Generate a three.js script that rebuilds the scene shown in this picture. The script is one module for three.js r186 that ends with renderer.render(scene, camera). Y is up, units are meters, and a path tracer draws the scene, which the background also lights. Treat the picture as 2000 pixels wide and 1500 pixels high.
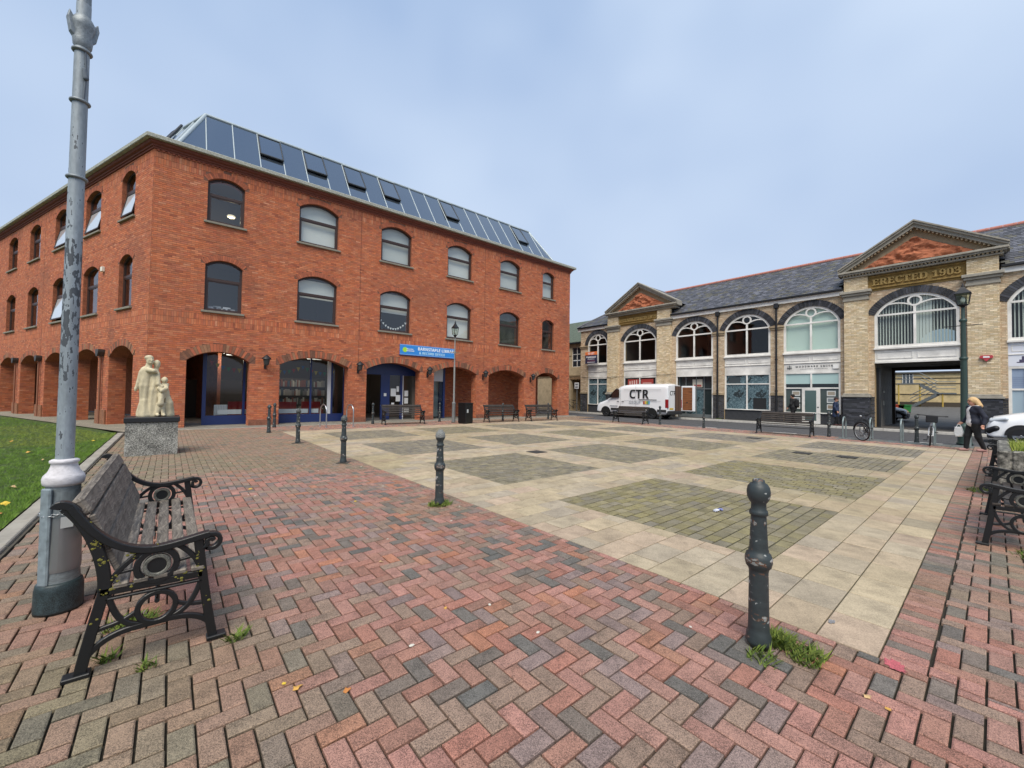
import * as THREE from 'three';
import { mergeGeometries } from 'three/addons/utils/BufferGeometryUtils.js';
import { FontLoader } from 'three/addons/loaders/FontLoader.js';
import { TextGeometry } from 'three/addons/geometries/TextGeometry.js';

// ---------------------------------------------------------------- camera, sky, sun, exposure
const scene = new THREE.Scene();
const camera = new THREE.PerspectiveCamera(2 * Math.atan(750 / 794.37) * 180 / Math.PI, 4 / 3, 0.05, 400);
camera.rotation.order = 'YXZ';
camera.rotation.set(0.025389, -Math.atan2(0.644, 0.765), 0.014896);
camera.position.set(-3.2, 1.5, 0.453);
const renderer = new THREE.WebGLRenderer({ antialias: true });
renderer.toneMapping = THREE.LinearToneMapping;
renderer.toneMappingExposure = 2.75;
renderer.shadowMap.enabled = true;
const rng = seed => () => { seed = (seed + 0x6D2B79F5) | 0; let t = Math.imul(seed ^ (seed >>> 15), 1 | seed); t = (t + Math.imul(t ^ (t >>> 7), 61 | t)) ^ t; return ((t ^ (t >>> 14)) >>> 0) / 4294967296; };
// tiling value noise: lattice of period p
function lattice(p, seed) { const r = rng(seed), a = new Float32Array(p * p); for (let i = 0; i < a.length; i++) a[i] = r(); return (x, y) => { const xi = Math.floor(x), yi = Math.floor(y), fx = x - xi, fy = y - yi, m = k => ((k % p) + p) % p; const sx = fx * fx * (3 - 2 * fx), sy = fy * fy * (3 - 2 * fy); const g = (i, j) => a[m(j) * p + m(i)]; return (g(xi, yi) * (1 - sx) + g(xi + 1, yi) * sx) * (1 - sy) + (g(xi, yi + 1) * (1 - sx) + g(xi + 1, yi + 1) * sx) * sy; }; }
function fbm(p, oct, seed) { const ls = []; for (let k = 0; k < oct; k++) ls.push(lattice(p << k, seed + k * 17)); return (u, v) => { let s = 0, a = 0.5, n = 0; for (let k = 0; k < oct; k++) { s += a * ls[k](u * (p << k), v * (p << k)); n += a; a *= 0.55; } return s / n; }; }
{ // overcast sky with a little blue showing through thin cloud
  const W = 512, H = 256, d = new Float32Array(W * H * 4), n = fbm(3, 5, 5);
  for (let j = 0; j < H; j++) for (let i = 0; i < W; i++) {
    const el = (j + 0.5) / H * 2 - 1, u = i / W;              // -1 .. 1
    const up = Math.max(0, el), cl = (n(u * 2, el * 0.8 + 0.5) - 0.5) * 2;
    let r = 0.136, g = 0.188, b = 0.281;
    const wht = Math.min(1, Math.max(0, 0.44 + cl * 1.15 - up * 0.12));
    r += (0.236 - r) * wht; g += (0.282 - g) * wht; b += (0.352 - b) * wht;
    const lo = Math.exp(-up * 6) * 0.75; r += (0.235 - r) * lo; g += (0.272 - g) * lo; b += (0.335 - b) * lo;
    if (el < 0) { r = 0.1; g = 0.095; b = 0.09; }
    const k = (j * W + i) * 4; d[k] = r; d[k + 1] = g; d[k + 2] = b; d[k + 3] = 1;
  }
  const t = new THREE.DataTexture(d, W, H, THREE.RGBAFormat, THREE.FloatType);
  t.mapping = THREE.EquirectangularReflectionMapping; t.magFilter = t.minFilter = THREE.LinearFilter; t.wrapS = THREE.RepeatWrapping; t.needsUpdate = true;
  scene.background = t; scene.environment = t;
}
const sun = new THREE.DirectionalLight(new THREE.Color(1, 0.92, 0.8), 1.5);
sun.name = 'sun'; sun.position.set(-9, 30, 6); sun.target.position.set(6, 0, -8);
sun.castShadow = true; sun.shadow.radius = 75; sun.shadow.mapSize.set(2048, 2048);
Object.assign(sun.shadow.camera, { left: -40, right: 40, top: 40, bottom: -40, near: 1, far: 120 });
scene.add(sun, sun.target);

// ---------------------------------------------------------------- helpers
const V3 = (x, y, z) => new THREE.Vector3(x, y, z);
const L = h => { const c = new THREE.Color(h); return [c.r, c.g, c.b]; };
const mixc = (a, b, t) => [a[0] + (b[0] - a[0]) * t, a[1] + (b[1] - a[1]) * t, a[2] + (b[2] - a[2]) * t];
const scl = (a, k) => [a[0] * k, a[1] * k, a[2] * k];
const clamp = (x, a = 0, b = 1) => Math.min(b, Math.max(a, x));
const smooth = (a, b, x) => { const t = clamp((x - a) / (b - a)); return t * t * (3 - 2 * t); };
const used = new Map();
function numbered(n) { const k = used.get(n) || 0; used.set(n, k + 1); return k ? `${n}_${String(k).padStart(3, '0')}` : n; }
class MB {                                                   // mesh builder: flat-shaded quads with uv in metres and linear vertex colours
  constructor() { this.p = []; this.n = []; this.u = []; this.c = []; this.i = []; this.m = null; }
  vert(v, n, u, c) {
    if (this.m) { v = V3(...v).applyMatrix4(this.m).toArray(); n = V3(...n).transformDirection(this.m).toArray(); }
    this.p.push(v[0], v[1], v[2]); this.n.push(n[0], n[1], n[2]); this.u.push(u[0], u[1]); this.c.push(c[0], c[1], c[2]); return this.p.length / 3 - 1;
  }
  poly(pts, col = [1, 1, 1], uo = [0, 0]) {                  // convex polygon, counter-clockwise
    const [a, b, c] = pts, e = [b[0] - a[0], b[1] - a[1], b[2] - a[2]], f = [c[0] - a[0], c[1] - a[1], c[2] - a[2]];
    let n = [e[1] * f[2] - e[2] * f[1], e[2] * f[0] - e[0] * f[2], e[0] * f[1] - e[1] * f[0]]; const l = Math.hypot(...n) || 1; n = n.map(x => x / l);
    const ax = Math.abs(n[0]), ay = Math.abs(n[1]), az = Math.abs(n[2]);
    const uv = ay >= ax && ay >= az ? v => [v[0] + uo[0], v[2] + uo[1]] : ax >= az ? v => [v[2] + uo[0], v[1] + uo[1]] : v => [v[0] + uo[0], v[1] + uo[1]];
    const k = pts.map(v => this.vert(v, n, uv(v), col));
    for (let j = 2; j < k.length; j++) this.i.push(k[0], k[j - 1], k[j]);
    return this;
  }
  box(x0, y0, z0, x1, y1, z1, col, uo, skip = '') {
    const q = (s, ...p) => { if (!skip.includes(s)) this.poly(p, col, uo); };
    q('t', [x0, y1, z1], [x1, y1, z1], [x1, y1, z0], [x0, y1, z0]); q('b', [x0, y0, z0], [x1, y0, z0], [x1, y0, z1], [x0, y0, z1]);
    q('f', [x0, y0, z1], [x1, y0, z1], [x1, y1, z1], [x0, y1, z1]); q('k', [x1, y0, z0], [x0, y0, z0], [x0, y1, z0], [x1, y1, z0]);
    q('r', [x1, y0, z1], [x1, y0, z0], [x1, y1, z0], [x1, y1, z1]); q('l', [x0, y0, z0], [x0, y0, z1], [x0, y1, z1], [x0, y1, z0]);
    return this;
  }
  bbox(cx, cy, cz, w, h, d, col, uo) { return this.box(cx - w / 2, cy - h / 2, cz - d / 2, cx + w / 2, cy + h / 2, cz + d / 2, col, uo); }
  cbox(x0, y0, z0, x1, y1, z1, c, col, uo) {                 // chamfered box
    const P = (x, y, z) => [x, y, z], X = [x0, x1], Y = [y0, y1], Z = [z0, z1];
    const s = [[x0 + c, x1 - c], [y0 + c, y1 - c], [z0 + c, z1 - c]];
    const cor = (i, j, k, a) => P(a === 0 ? X[i] : s[0][i], a === 1 ? Y[j] : s[1][j], a === 2 ? Z[k] : s[2][k]);
    const put = pts => { const [a, b, d] = pts, e = b.map((x, t) => x - a[t]), f = d.map((x, t) => x - a[t]); const n = [e[1] * f[2] - e[2] * f[1], e[2] * f[0] - e[0] * f[2], e[0] * f[1] - e[1] * f[0]]; const m = [0, 1, 2].map(t => pts.reduce((q, v) => q + v[t], 0) / pts.length), cc = [(x0 + x1) / 2, (y0 + y1) / 2, (z0 + z1) / 2]; this.poly(n[0] * (m[0] - cc[0]) + n[1] * (m[1] - cc[1]) + n[2] * (m[2] - cc[2]) < 0 ? pts.slice().reverse() : pts, col, uo); };
    for (const i of [0, 1]) { put([[0, 0], [1, 0], [1, 1], [0, 1]].map(([j, k]) => cor(i, j, k, 0))); put([[0, 0], [1, 0], [1, 1], [0, 1]].map(([j, k]) => cor(j, i, k, 1))); put([[0, 0], [1, 0], [1, 1], [0, 1]].map(([j, k]) => cor(j, k, i, 2))); }
    for (const i of [0, 1]) for (const j of [0, 1]) {
      put([cor(i, j, 0, 0), cor(i, j, 1, 0), cor(i, j, 1, 1), cor(i, j, 0, 1)]); put([cor(i, 0, j, 0), cor(i, 1, j, 0), cor(i, 1, j, 2), cor(i, 0, j, 2)]); put([cor(0, i, j, 1), cor(1, i, j, 1), cor(1, i, j, 2), cor(0, i, j, 2)]);
      for (const k of [0, 1]) put([cor(i, j, k, 0), cor(i, j, k, 1), cor(i, j, k, 2)]);
    }
    return this;
  }
  paver(x0, z0, x1, z1, y, c, d, col, uo, tx = 0, tz = 0) {  // block set in the ground: chamfered top, slightly tilted
    const mx = (x0 + x1) / 2, mz = (z0 + z1) / 2, Y = (x, z) => y + (x - mx) * tx + (z - mz) * tz;
    const t = [[x0 + c, z1 - c], [x1 - c, z1 - c], [x1 - c, z0 + c], [x0 + c, z0 + c]].map(([x, z]) => [x, Y(x, z), z]);
    const o = [[x0, z1], [x1, z1], [x1, z0], [x0, z0]].map(([x, z]) => [x, Y(x, z) - c * 0.7, z]), b = o.map(v => [v[0], v[1] - d, v[2]]);
    this.poly(t, col, uo);
    for (let k = 0; k < 4; k++) { const m = (k + 1) % 4; this.poly([o[k], o[m], t[m], t[k]], col, uo); this.poly([b[k], b[m], o[m], o[k]], col, uo); }
    return this;
  }
  geo(color = true) {
    const g = new THREE.BufferGeometry();
    g.setAttribute('position', new THREE.Float32BufferAttribute(this.p, 3)); g.setAttribute('normal', new THREE.Float32BufferAttribute(this.n, 3)); g.setAttribute('uv', new THREE.Float32BufferAttribute(this.u, 2));
    if (color) g.setAttribute('color', new THREE.Float32BufferAttribute(this.c, 3)); g.setIndex(this.i); return g;
  }
  get empty() { return !this.i.length; }
}
function mesh(name, geo, mat, parent) {
  if (Array.isArray(geo)) geo = mergeGeometries(geo.map(g => { g = g.index ? g.toNonIndexed() : g; for (const k of Object.keys(g.attributes)) if (!['position', 'normal', 'uv'].includes(k)) g.deleteAttribute(k); return g; }));
  if (geo instanceof MB) geo = geo.geo();
  const m = new THREE.Mesh(geo, mat); m.name = parent ? name : numbered(name); m.castShadow = m.receiveShadow = true; (parent || scene).add(m); return m;
}
const tag = (o, label, category, group) => { o.userData.label = label; o.userData.category = category; if (group) o.userData.group = group; return o; };
const struct = (name, geo, mat) => { const m = mesh(name, geo, mat); m.userData.kind = 'structure'; return m; };
function thing(name, label, category, pos = [0, 0, 0], turn = 0, group) { const o = new THREE.Group(); o.name = numbered(name); o.position.set(...pos); o.rotation.y = turn; scene.add(o); return tag(o, label, category, group); }
function part(name, parent, pos = [0, 0, 0], turn = 0) { const o = new THREE.Group(); o.name = name; o.position.set(...pos); o.rotation.y = turn; parent.add(o); return o; }
function copy(o, pos, turn, label, group) { const c = o.clone(); c.name = numbered(o.name.replace(/_\d{3}$/, '')); c.userData = { ...o.userData }; c.position.set(...pos); c.rotation.y = turn; scene.add(c); if (label) c.userData.label = label; if (group) c.userData.group = group; return c; }
const T4 = (g, x, y, z, ry = 0, rx = 0, rz = 0) => g.applyMatrix4(new THREE.Matrix4().compose(V3(x, y, z), new THREE.Quaternion().setFromEuler(new THREE.Euler(rx, ry, rz, 'YXZ')), V3(1, 1, 1)));
const lathe = (prof, seg = 24) => new THREE.LatheGeometry(prof.map(([r, y]) => new THREE.Vector2(Math.max(r, 0.0005), y)), seg);
const tube = (pts, r, seg = 0, rad = 8, closed = false) => new THREE.TubeGeometry(new THREE.CatmullRomCurve3(pts.map(p => V3(...p)), closed, 'catmullrom', 0.3), seg || pts.length * 6, r, rad, closed);
const rod = (a, b, r, rad = 10, r2 = r) => { const A = V3(...a), B = V3(...b), d = B.clone().sub(A), g = new THREE.CylinderGeometry(r2, r, d.length(), rad); g.applyQuaternion(new THREE.Quaternion().setFromUnitVectors(V3(0, 1, 0), d.clone().normalize())); const m = A.add(B).multiplyScalar(0.5); return g.translate(m.x, m.y, m.z); };
const cuboid = (x0, y0, z0, x1, y1, z1, c = 0) => (c ? new MB().cbox(x0, y0, z0, x1, y1, z1, c) : new MB().box(x0, y0, z0, x1, y1, z1)).geo(false);
// bar of width w and thickness t (along z, from z0) that follows a 2-D line of points in the xy plane
function bar(pts, w, t, z0 = 0, closed = false) {
  const n = pts.length, N = pts.map((p, i) => { const a = closed ? pts[(i + n - 1) % n] : pts[Math.max(0, i - 1)], b = closed ? pts[(i + 1) % n] : pts[Math.min(n - 1, i + 1)]; const dx = b[0] - a[0], dy = b[1] - a[1], l = Math.hypot(dx, dy) || 1; return [-dy / l, dx / l]; });
  const W = i => (typeof w === 'function' ? w(i / (n - 1)) : w) / 2, o = new MB(), c = Math.min(t * 0.18, 0.004);
  const ring = i => { const [x, y] = pts[i], [nx, ny] = N[i], h = W(i); const at = (s, z) => [x + nx * s, y + ny * s, z]; return [at(-h + c, z0 + t), at(h - c, z0 + t), at(h, z0 + t - c), at(h, z0 + c), at(h - c, z0), at(-h + c, z0), at(-h, z0 + c), at(-h, z0 + t - c)]; };
  const R = pts.map((_, i) => ring(i)), m = closed ? n : n - 1;
  for (let i = 0; i < m; i++) { const a = R[i], b = R[(i + 1) % n]; for (let k = 0; k < 8; k++) { const q = (k + 1) % 8; o.poly([a[k], b[k], b[q], a[q]]); } }
  if (!closed) { o.poly(R[0].slice().reverse()); o.poly(R[n - 1]); }
  return o.geo(false);
}
const arcPts = (cx, cy, r, a0, a1, n) => Array.from({ length: n + 1 }, (_, i) => { const a = a0 + (a1 - a0) * i / n; return [cx + r * Math.cos(a), cy + r * Math.sin(a)]; });
const bez = (p, n = 14) => Array.from({ length: n + 1 }, (_, i) => { const t = i / n, s = 1 - t; return p.length === 3 ? [0, 1].map(k => s * s * p[0][k] + 2 * s * t * p[1][k] + t * t * p[2][k]) : [0, 1].map(k => s * s * s * p[0][k] + 3 * s * s * t * p[1][k] + 3 * s * t * t * p[2][k] + t * t * t * p[3][k]); });
const extrude = (pts, depth, bevel = 0, holes = []) => { const s = new THREE.Shape(pts.map(p => new THREE.Vector2(...p))); for (const h of holes) s.holes.push(new THREE.Path(h.map(p => new THREE.Vector2(...p)))); return new THREE.ExtrudeGeometry(s, { depth, bevelEnabled: bevel > 0, bevelSize: bevel, bevelThickness: bevel, bevelSegments: 2, curveSegments: 8 }); };
// surface of a signed distance field (surface nets)
function sdfGeo(f, lo, hi, cell) {
  const n = [0, 1, 2].map(k => Math.ceil((hi[k] - lo[k]) / cell) + 1), [nx, ny, nz] = n, F = new Float32Array(nx * ny * nz), at = (i, j, k) => i + nx * (j + ny * k);
  for (let k = 0; k < nz; k++) for (let j = 0; j < ny; j++) for (let i = 0; i < nx; i++) F[at(i, j, k)] = f(lo[0] + i * cell, lo[1] + j * cell, lo[2] + k * cell);
  const id = new Int32Array(nx * ny * nz).fill(-1), P = [], I = [];
  for (let k = 0; k < nz - 1; k++) for (let j = 0; j < ny - 1; j++) for (let i = 0; i < nx - 1; i++) {
    let x = 0, y = 0, z = 0, c = 0; const v = (a, b, d) => F[at(i + a, j + b, k + d)];
    const e = (a, b) => { const p = v(...a), q = v(...b); if ((p < 0) !== (q < 0)) { const t = p / (p - q); x += a[0] + (b[0] - a[0]) * t; y += a[1] + (b[1] - a[1]) * t; z += a[2] + (b[2] - a[2]) * t; c++; } };
    const s0 = v(0, 0, 0) < 0; if (s0 === (v(1, 0, 0) < 0) && s0 === (v(0, 1, 0) < 0) && s0 === (v(0, 0, 1) < 0) && s0 === (v(1, 1, 0) < 0) && s0 === (v(1, 0, 1) < 0) && s0 === (v(0, 1, 1) < 0) && s0 === (v(1, 1, 1) < 0)) continue;
    for (const a of [0, 1]) for (const b of [0, 1]) { e([0, a, b], [1, a, b]); e([a, 0, b], [a, 1, b]); e([a, b, 0], [a, b, 1]); }
    id[at(i, j, k)] = P.length / 3; P.push(lo[0] + (i + x / c) * cell, lo[1] + (j + y / c) * cell, lo[2] + (k + z / c) * cell);
  }
  const quad = (a, b, c, d, flip) => { if (flip) I.push(a, c, b, a, d, c); else I.push(a, b, c, a, c, d); };
  for (let k = 1; k < nz - 1; k++) for (let j = 1; j < ny - 1; j++) for (let i = 1; i < nx - 1; i++) {
    const s = F[at(i, j, k)] < 0;
    if (s !== F[at(i + 1, j, k)] < 0) quad(id[at(i, j - 1, k - 1)], id[at(i, j, k - 1)], id[at(i, j, k)], id[at(i, j - 1, k)], !s);
    if (s !== F[at(i, j + 1, k)] < 0) quad(id[at(i - 1, j, k - 1)], id[at(i - 1, j, k)], id[at(i, j, k)], id[at(i, j, k - 1)], !s);
    if (s !== F[at(i, j, k + 1)] < 0) quad(id[at(i - 1, j - 1, k)], id[at(i, j - 1, k)], id[at(i, j, k)], id[at(i - 1, j, k)], !s);
  }
  const g = new THREE.BufferGeometry(); g.setAttribute('position', new THREE.Float32BufferAttribute(P, 3)); g.setIndex(I); g.computeVertexNormals();
  const u = []; for (let q = 0; q < P.length; q += 3) u.push(P[q] + P[q + 2], P[q + 1]); g.setAttribute('uv', new THREE.Float32BufferAttribute(u, 2)); return g;
}
// distance to a tapered capsule (flattened by fz across z if given), and the smooth union of several
function capsule([a, b, ra, rb]) { const ab = [b[0] - a[0], b[1] - a[1], b[2] - a[2]], l2 = ab[0] ** 2 + ab[1] ** 2 + ab[2] ** 2 || 1e-9; return (x, y, z) => { const t = clamp(((x - a[0]) * ab[0] + (y - a[1]) * ab[1] + (z - a[2]) * ab[2]) / l2); return Math.hypot(x - a[0] - ab[0] * t, y - a[1] - ab[1] * t, z - a[2] - ab[2] * t) - (ra + (rb - ra) * t); }; }
const ellip = (c, r) => (x, y, z) => { const X = (x - c[0]) / r[0], Y = (y - c[1]) / r[1], Z = (z - c[2]) / r[2], k = Math.hypot(X, Y, Z); return (k - 1) * Math.min(...r); };
const smin = (fs, k) => (x, y, z) => { let m = 1e9; for (const f of fs) { const d = f(x, y, z); const h = Math.max(k - Math.abs(m - d), 0) / k; m = Math.min(m, d) - h * h * k * 0.25; } return m; };
const blob = (bones, k, lo, hi, cell) => sdfGeo(smin(bones.map(b => typeof b === 'function' ? b : capsule(b)), k), lo, hi, cell);

// ---------------------------------------------------------------- textures and materials
function dataTex(size, fn, srgb = true) {
  const d = new Uint8Array(size * size * 4);
  for (let j = 0; j < size; j++) for (let i = 0; i < size; i++) { const c = fn(i / size, j / size, i, j), k = (j * size + i) * 4; for (let q = 0; q < 3; q++) d[k + q] = clamp(Array.isArray(c) ? c[q] : c) * 255; d[k + 3] = 255; }
  const t = new THREE.DataTexture(d, size, size); t.wrapS = t.wrapT = THREE.RepeatWrapping; t.magFilter = THREE.LinearFilter; t.minFilter = THREE.LinearMipmapLinearFilter; t.generateMipmaps = true; if (srgb) t.colorSpace = THREE.SRGBColorSpace; t.needsUpdate = true; return t;
}
const rep = (t, m) => { const c = t.clone(); c.repeat.set(1 / m, 1 / m); c.needsUpdate = true; return c; };     // one tile covers m metres
const nA = fbm(4, 5, 11), nB = fbm(32, 3, 23), nC = fbm(8, 5, 37), rr = rng(99);
const grit = (() => { const r = rng(3), a = new Float32Array(512 * 512); for (let i = 0; i < a.length; i++) a[i] = r(); return (i, j) => (a[(j & 511) * 512 + (i & 511)] * 2 + a[(j & 511) * 512 + ((i + 1) & 511)] + a[((j + 1) & 511) * 512 + (i & 511)]) / 4; })();
const sp1 = lattice(128, 611), sp2 = lattice(72, 612);
const TX = {
  grain: dataTex(512, (u, v, i, j) => { const s = sp1(u * 128, v * 128), q = sp2(u * 72, v * 72), c = nA(u, v); let k = 0.86 + 0.34 * (c - 0.5) + 0.42 * (s - 0.5) + 0.26 * (q - 0.5); if (s < 0.16) k -= 0.16; if (q > 0.85) k += 0.08; return k; }),
  slab: dataTex(512, (u, v, i, j) => 0.9 + 0.3 * (nA(u, v) - 0.5) + 0.2 * (sp1(u * 128, v * 128) - 0.5) + 0.1 * (nC(u, v) - 0.5)),
  grainH: dataTex(512, (u, v, i, j) => 0.5 + 0.5 * (sp1(u * 128, v * 128) - 0.5) + 0.4 * (sp2(u * 72, v * 72) - 0.5), false),
  soft: dataTex(512, (u, v, i, j) => 0.93 + 0.26 * (nA(u, v) - 0.5) + 0.14 * (nC(u, v) - 0.5) + 0.07 * (grit(i, j) - 0.5)),
  softH: dataTex(256, (u, v, i, j) => 0.5 + 0.6 * (nC(u, v) - 0.5) + 0.15 * (grit(i, j) - 0.5), false),
  granite: dataTex(512, (u, v, i, j) => { const n = fbm2(u, v), g = grit(i, j); return clamp(0.66 + 0.9 * (n - 0.5) + 0.35 * (g - 0.5) + 0.5 * (nA(u, v) - 0.5), 0.12, 0.98); }),
  asphalt: dataTex(512, (u, v, i, j) => 0.62 + 0.3 * (nA(u, v) - 0.5) + 0.35 * (grit(i, j) - 0.5)),
  wood: dataTex(512, (u, v, i, j) => { const w = nA(u, v * 0.25), s = nB(u * 0.12, v * 2 + w * 0.2); return 0.72 + 0.6 * (s - 0.5) + 0.25 * (w - 0.5) + 0.12 * (grit(i, j) - 0.5); }),
  galv: dataTex(512, (u, v, i, j) => 0.78 + 0.28 * (nC(u, v) - 0.5) + 0.2 * (nA(v, u) - 0.5) + 0.05 * (grit(i, j) - 0.5)),
};
function fbm2(u, v) { return nB(u * 2, v * 2); }
const M = (color, o = {}) => { const { tex, tm = 1, bump, bm, bs = 0.002, phys, vc, ...rest } = o; const p = { color: new THREE.Color(color), roughness: 0.85, ...rest }; if (tex) p.map = rep(tex, tm); if (bump) { p.bumpMap = rep(bump, bm || tm); p.bumpScale = bs; } if (vc) p.vertexColors = true; return new (phys ? THREE.MeshPhysicalMaterial : THREE.MeshStandardMaterial)(p); };
const glass = (c = '#ffffff', o = {}) => new THREE.MeshPhysicalMaterial({ color: new THREE.Color(c), transmission: 1, roughness: 0.02, ior: 1.5, thickness: 0, metalness: 0, side: THREE.DoubleSide, ...o });
const MT = {
  paver: M('#ffffff', { tex: TX.grain, tm: 0.28, bump: TX.grainH, bm: 0.2, bs: 0.0035, vc: true, roughness: 0.88 }),
  slab: M('#ffffff', { tex: TX.slab, tm: 0.6, bump: TX.grainH, bm: 0.3, bs: 0.0015, vc: true, roughness: 0.9 }),
  brick: M('#ffffff', { tex: TX.soft, tm: 0.9, bump: TX.grainH, bm: 0.5, bs: 0.004, vc: true, roughness: 0.9 }),
  ironBlack: M('#16181a', { roughness: 0.42, metalness: 0.0, tex: TX.soft, tm: 0.6, bump: TX.softH, bm: 0.15, bs: 0.0008 }),
  darkFrame: M('#3a2a22', { roughness: 0.5 }),
  white: M('#eceae4', { tex: TX.soft, tm: 2.5, roughness: 0.55 }),
  black: M('#15161a', { roughness: 0.5 }),
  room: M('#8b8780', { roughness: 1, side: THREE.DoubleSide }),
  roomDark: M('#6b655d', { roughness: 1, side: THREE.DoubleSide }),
  glass: glass(), glassDark: glass('#8c9696'),
  blind: M('#b9bcb4', { roughness: 0.9, side: THREE.DoubleSide }),
  stone: M('#8b8679', { tex: TX.soft, tm: 1.3, bump: TX.softH, bm: 0.4, bs: 0.003, roughness: 0.9 }),
  steel: M('#b9bdc0', { metalness: 0.9, roughness: 0.3 }),
  galv: M('#9aa2a6', { metalness: 0.55, roughness: 0.5, tex: TX.galv, tm: 0.3 }),
};
// projected size of something on the photograph, to pick the pieces that show largest
camera.updateMatrixWorld(); const camInv = camera.matrixWorld.clone().invert();
const depthOf = (x, y, z) => { const v = V3(x, y, z).applyMatrix4(camInv); const d = -v.z; if (d < 0.2 || Math.abs(v.x / d) > 1.3 || Math.abs(v.y / d) > 0.98) return 1e3 + v.length(); return v.length(); };
// ---------------------------------------------------------------- ground, road, paving
struct('ground', new MB().box(-150, -0.5, -150, 150, -0.12, 150).geo(false), M('#55524d', { tex: TX.asphalt, tm: 1.2 }));
const asphaltMat = M('#77777a', { tex: TX.asphalt, tm: 0.9, bump: TX.grainH, bm: 0.25, bs: 0.004, roughness: 0.9 });
struct('road', new MB().box(17.31, -0.11, -17.4, 23.8, -0.035, 40).box(19.5, -0.11, -80, 23.8, -0.035, -17.4).geo(false), asphaltMat);
struct('yard', new MB().box(25.0, -0.11, -16, 70, -0.01, 14).geo(false), M('#8c8984', { tex: TX.asphalt, tm: 1.5, bump: TX.grainH, bm: 0.3, bs: 0.004 }));
{ // far pavement with granite kerb stones
  const p = struct('pavement', new MB().box(23.95, -0.1, -60, 25.3, 0.075, 30).geo(false), M('#7d7a74', { tex: TX.asphalt, tm: 0.8 }));
  const km = M('#c3c0b8', { tex: TX.soft, tm: 1 });
  for (let z = -26; z < 8; z += 0.915) mesh('kerb_stone', new MB().cbox(23.8, -0.1, z, 23.948, 0.085, z + 0.905, 0.012).geo(false), km, p);
  const q = struct('near_kerb', new MB().box(17.2, -0.1, -17.4, 17.21, -0.05, 12).geo(false), km);
  for (let z = -17.4; z < 8; z += 0.915) mesh('kerb_stone', new MB().cbox(17.212, -0.1, z, 17.31, 0.0, z + 0.905, 0.012).geo(false), M('#8d8480', { tex: TX.soft, tm: 1 }), q);
}
{ // short white dashes on the road
  const m = M('#d8d8d2', { tex: TX.soft, tm: 0.5 });
  [[17.75, -9.0], [17.75, -5.6], [17.75, -1.2]].forEach(([x, z]) => tag(mesh('road_marking', new MB().box(x, -0.034, z - 0.45, x + 0.1, -0.031, z + 0.45).geo(false), m), 'short white painted dash on the road beside the kerb', 'road marking', 'white dashes beside the kerb'));
}
// ---- pavers
const pR = rng(2024), moss1 = fbm(5, 4, 71), moss2 = fbm(9, 4, 83);
const PAV = { red: L('#b07a69'), pink: L('#b88578'), brown: L('#9c8473'), rust: L('#bb7f63'), dark: L('#6f6d68'), mauve: L('#94807b'), olive: L('#8b8167') };
function paverColor(x, z) {
  const k = pR(); let c = k < 0.30 ? PAV.pink : k < 0.52 ? PAV.red : k < 0.72 ? PAV.brown : k < 0.76 ? PAV.rust : k < 0.87 ? PAV.mauve : PAV.dark;
  c = mixc(c, PAV.brown, pR() * 0.45); c = scl(c, 0.86 + pR() * 0.26);
  // algae grows where nobody walks: round the bench, at the lawn edge, along the near left
  const m = clamp(smooth(0.46, 0.62, moss1(x * 0.035 + 0.3, z * 0.035)) * 0.75 + smooth(1.5, 0.5, Math.hypot(x + 3.6, z + 1.9)) * 0.85 + smooth(-3.3, -4.1, x) * 0.6 + smooth(0.9, 0.2, Math.hypot(x + 0.4, z + 4.4)) * 0.5 + smooth(2.2, 1, Math.hypot(x + 3.2, z + 9.5)) * 0.5);
  return mixc(c, scl(PAV.olive, 0.85 + 0.3 * pR()), m * (0.5 + 0.5 * pR()));
}
const pavers = [];                                            // {x0,z0,x1,z1,c}
function herringbone(X0, Z0, X1, Z1, ox = 0, oz = 0) {
  const w = 0.1, i0 = Math.floor((X0 - ox) / w) - 2, i1 = Math.ceil((X1 - ox) / w) + 1, j0 = Math.floor((Z0 - oz) / w) - 2, j1 = Math.ceil((Z1 - oz) / w) + 1;
  for (let i = i0; i < i1; i++) for (let j = j0; j < j1; j++) {
    const k = (((i - j) % 4) + 4) % 4; if (k !== 0 && k !== 3) continue;
    const x = ox + i * w, z = oz + j * w, a = Math.max(X0, x), b = Math.min(X1, x + (k === 0 ? 0.2 : 0.1)), c = Math.max(Z0, z), d = Math.min(Z1, z + (k === 0 ? 0.1 : 0.2));
    if (b - a > 0.02 && d - c > 0.02) pavers.push([a, c, b, d]);
  }
}
herringbone(-4.28, -18.95, 0, 2.6, 0.03, 0.01);
herringbone(0, 0.2, 17.2, 2.6, 0.03, 0.01);
herringbone(0, -18.95, 17.2, -16.5);
herringbone(15.42, -16.5, 17.2, 0.0);
herringbone(17.2, -18.95, 19.3, -17.4);
for (let x = 0; x < 17.1; x += 0.1) pavers.push([x, 0, x + 0.1, 0.2]);      // soldier course beside the slabs
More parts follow.
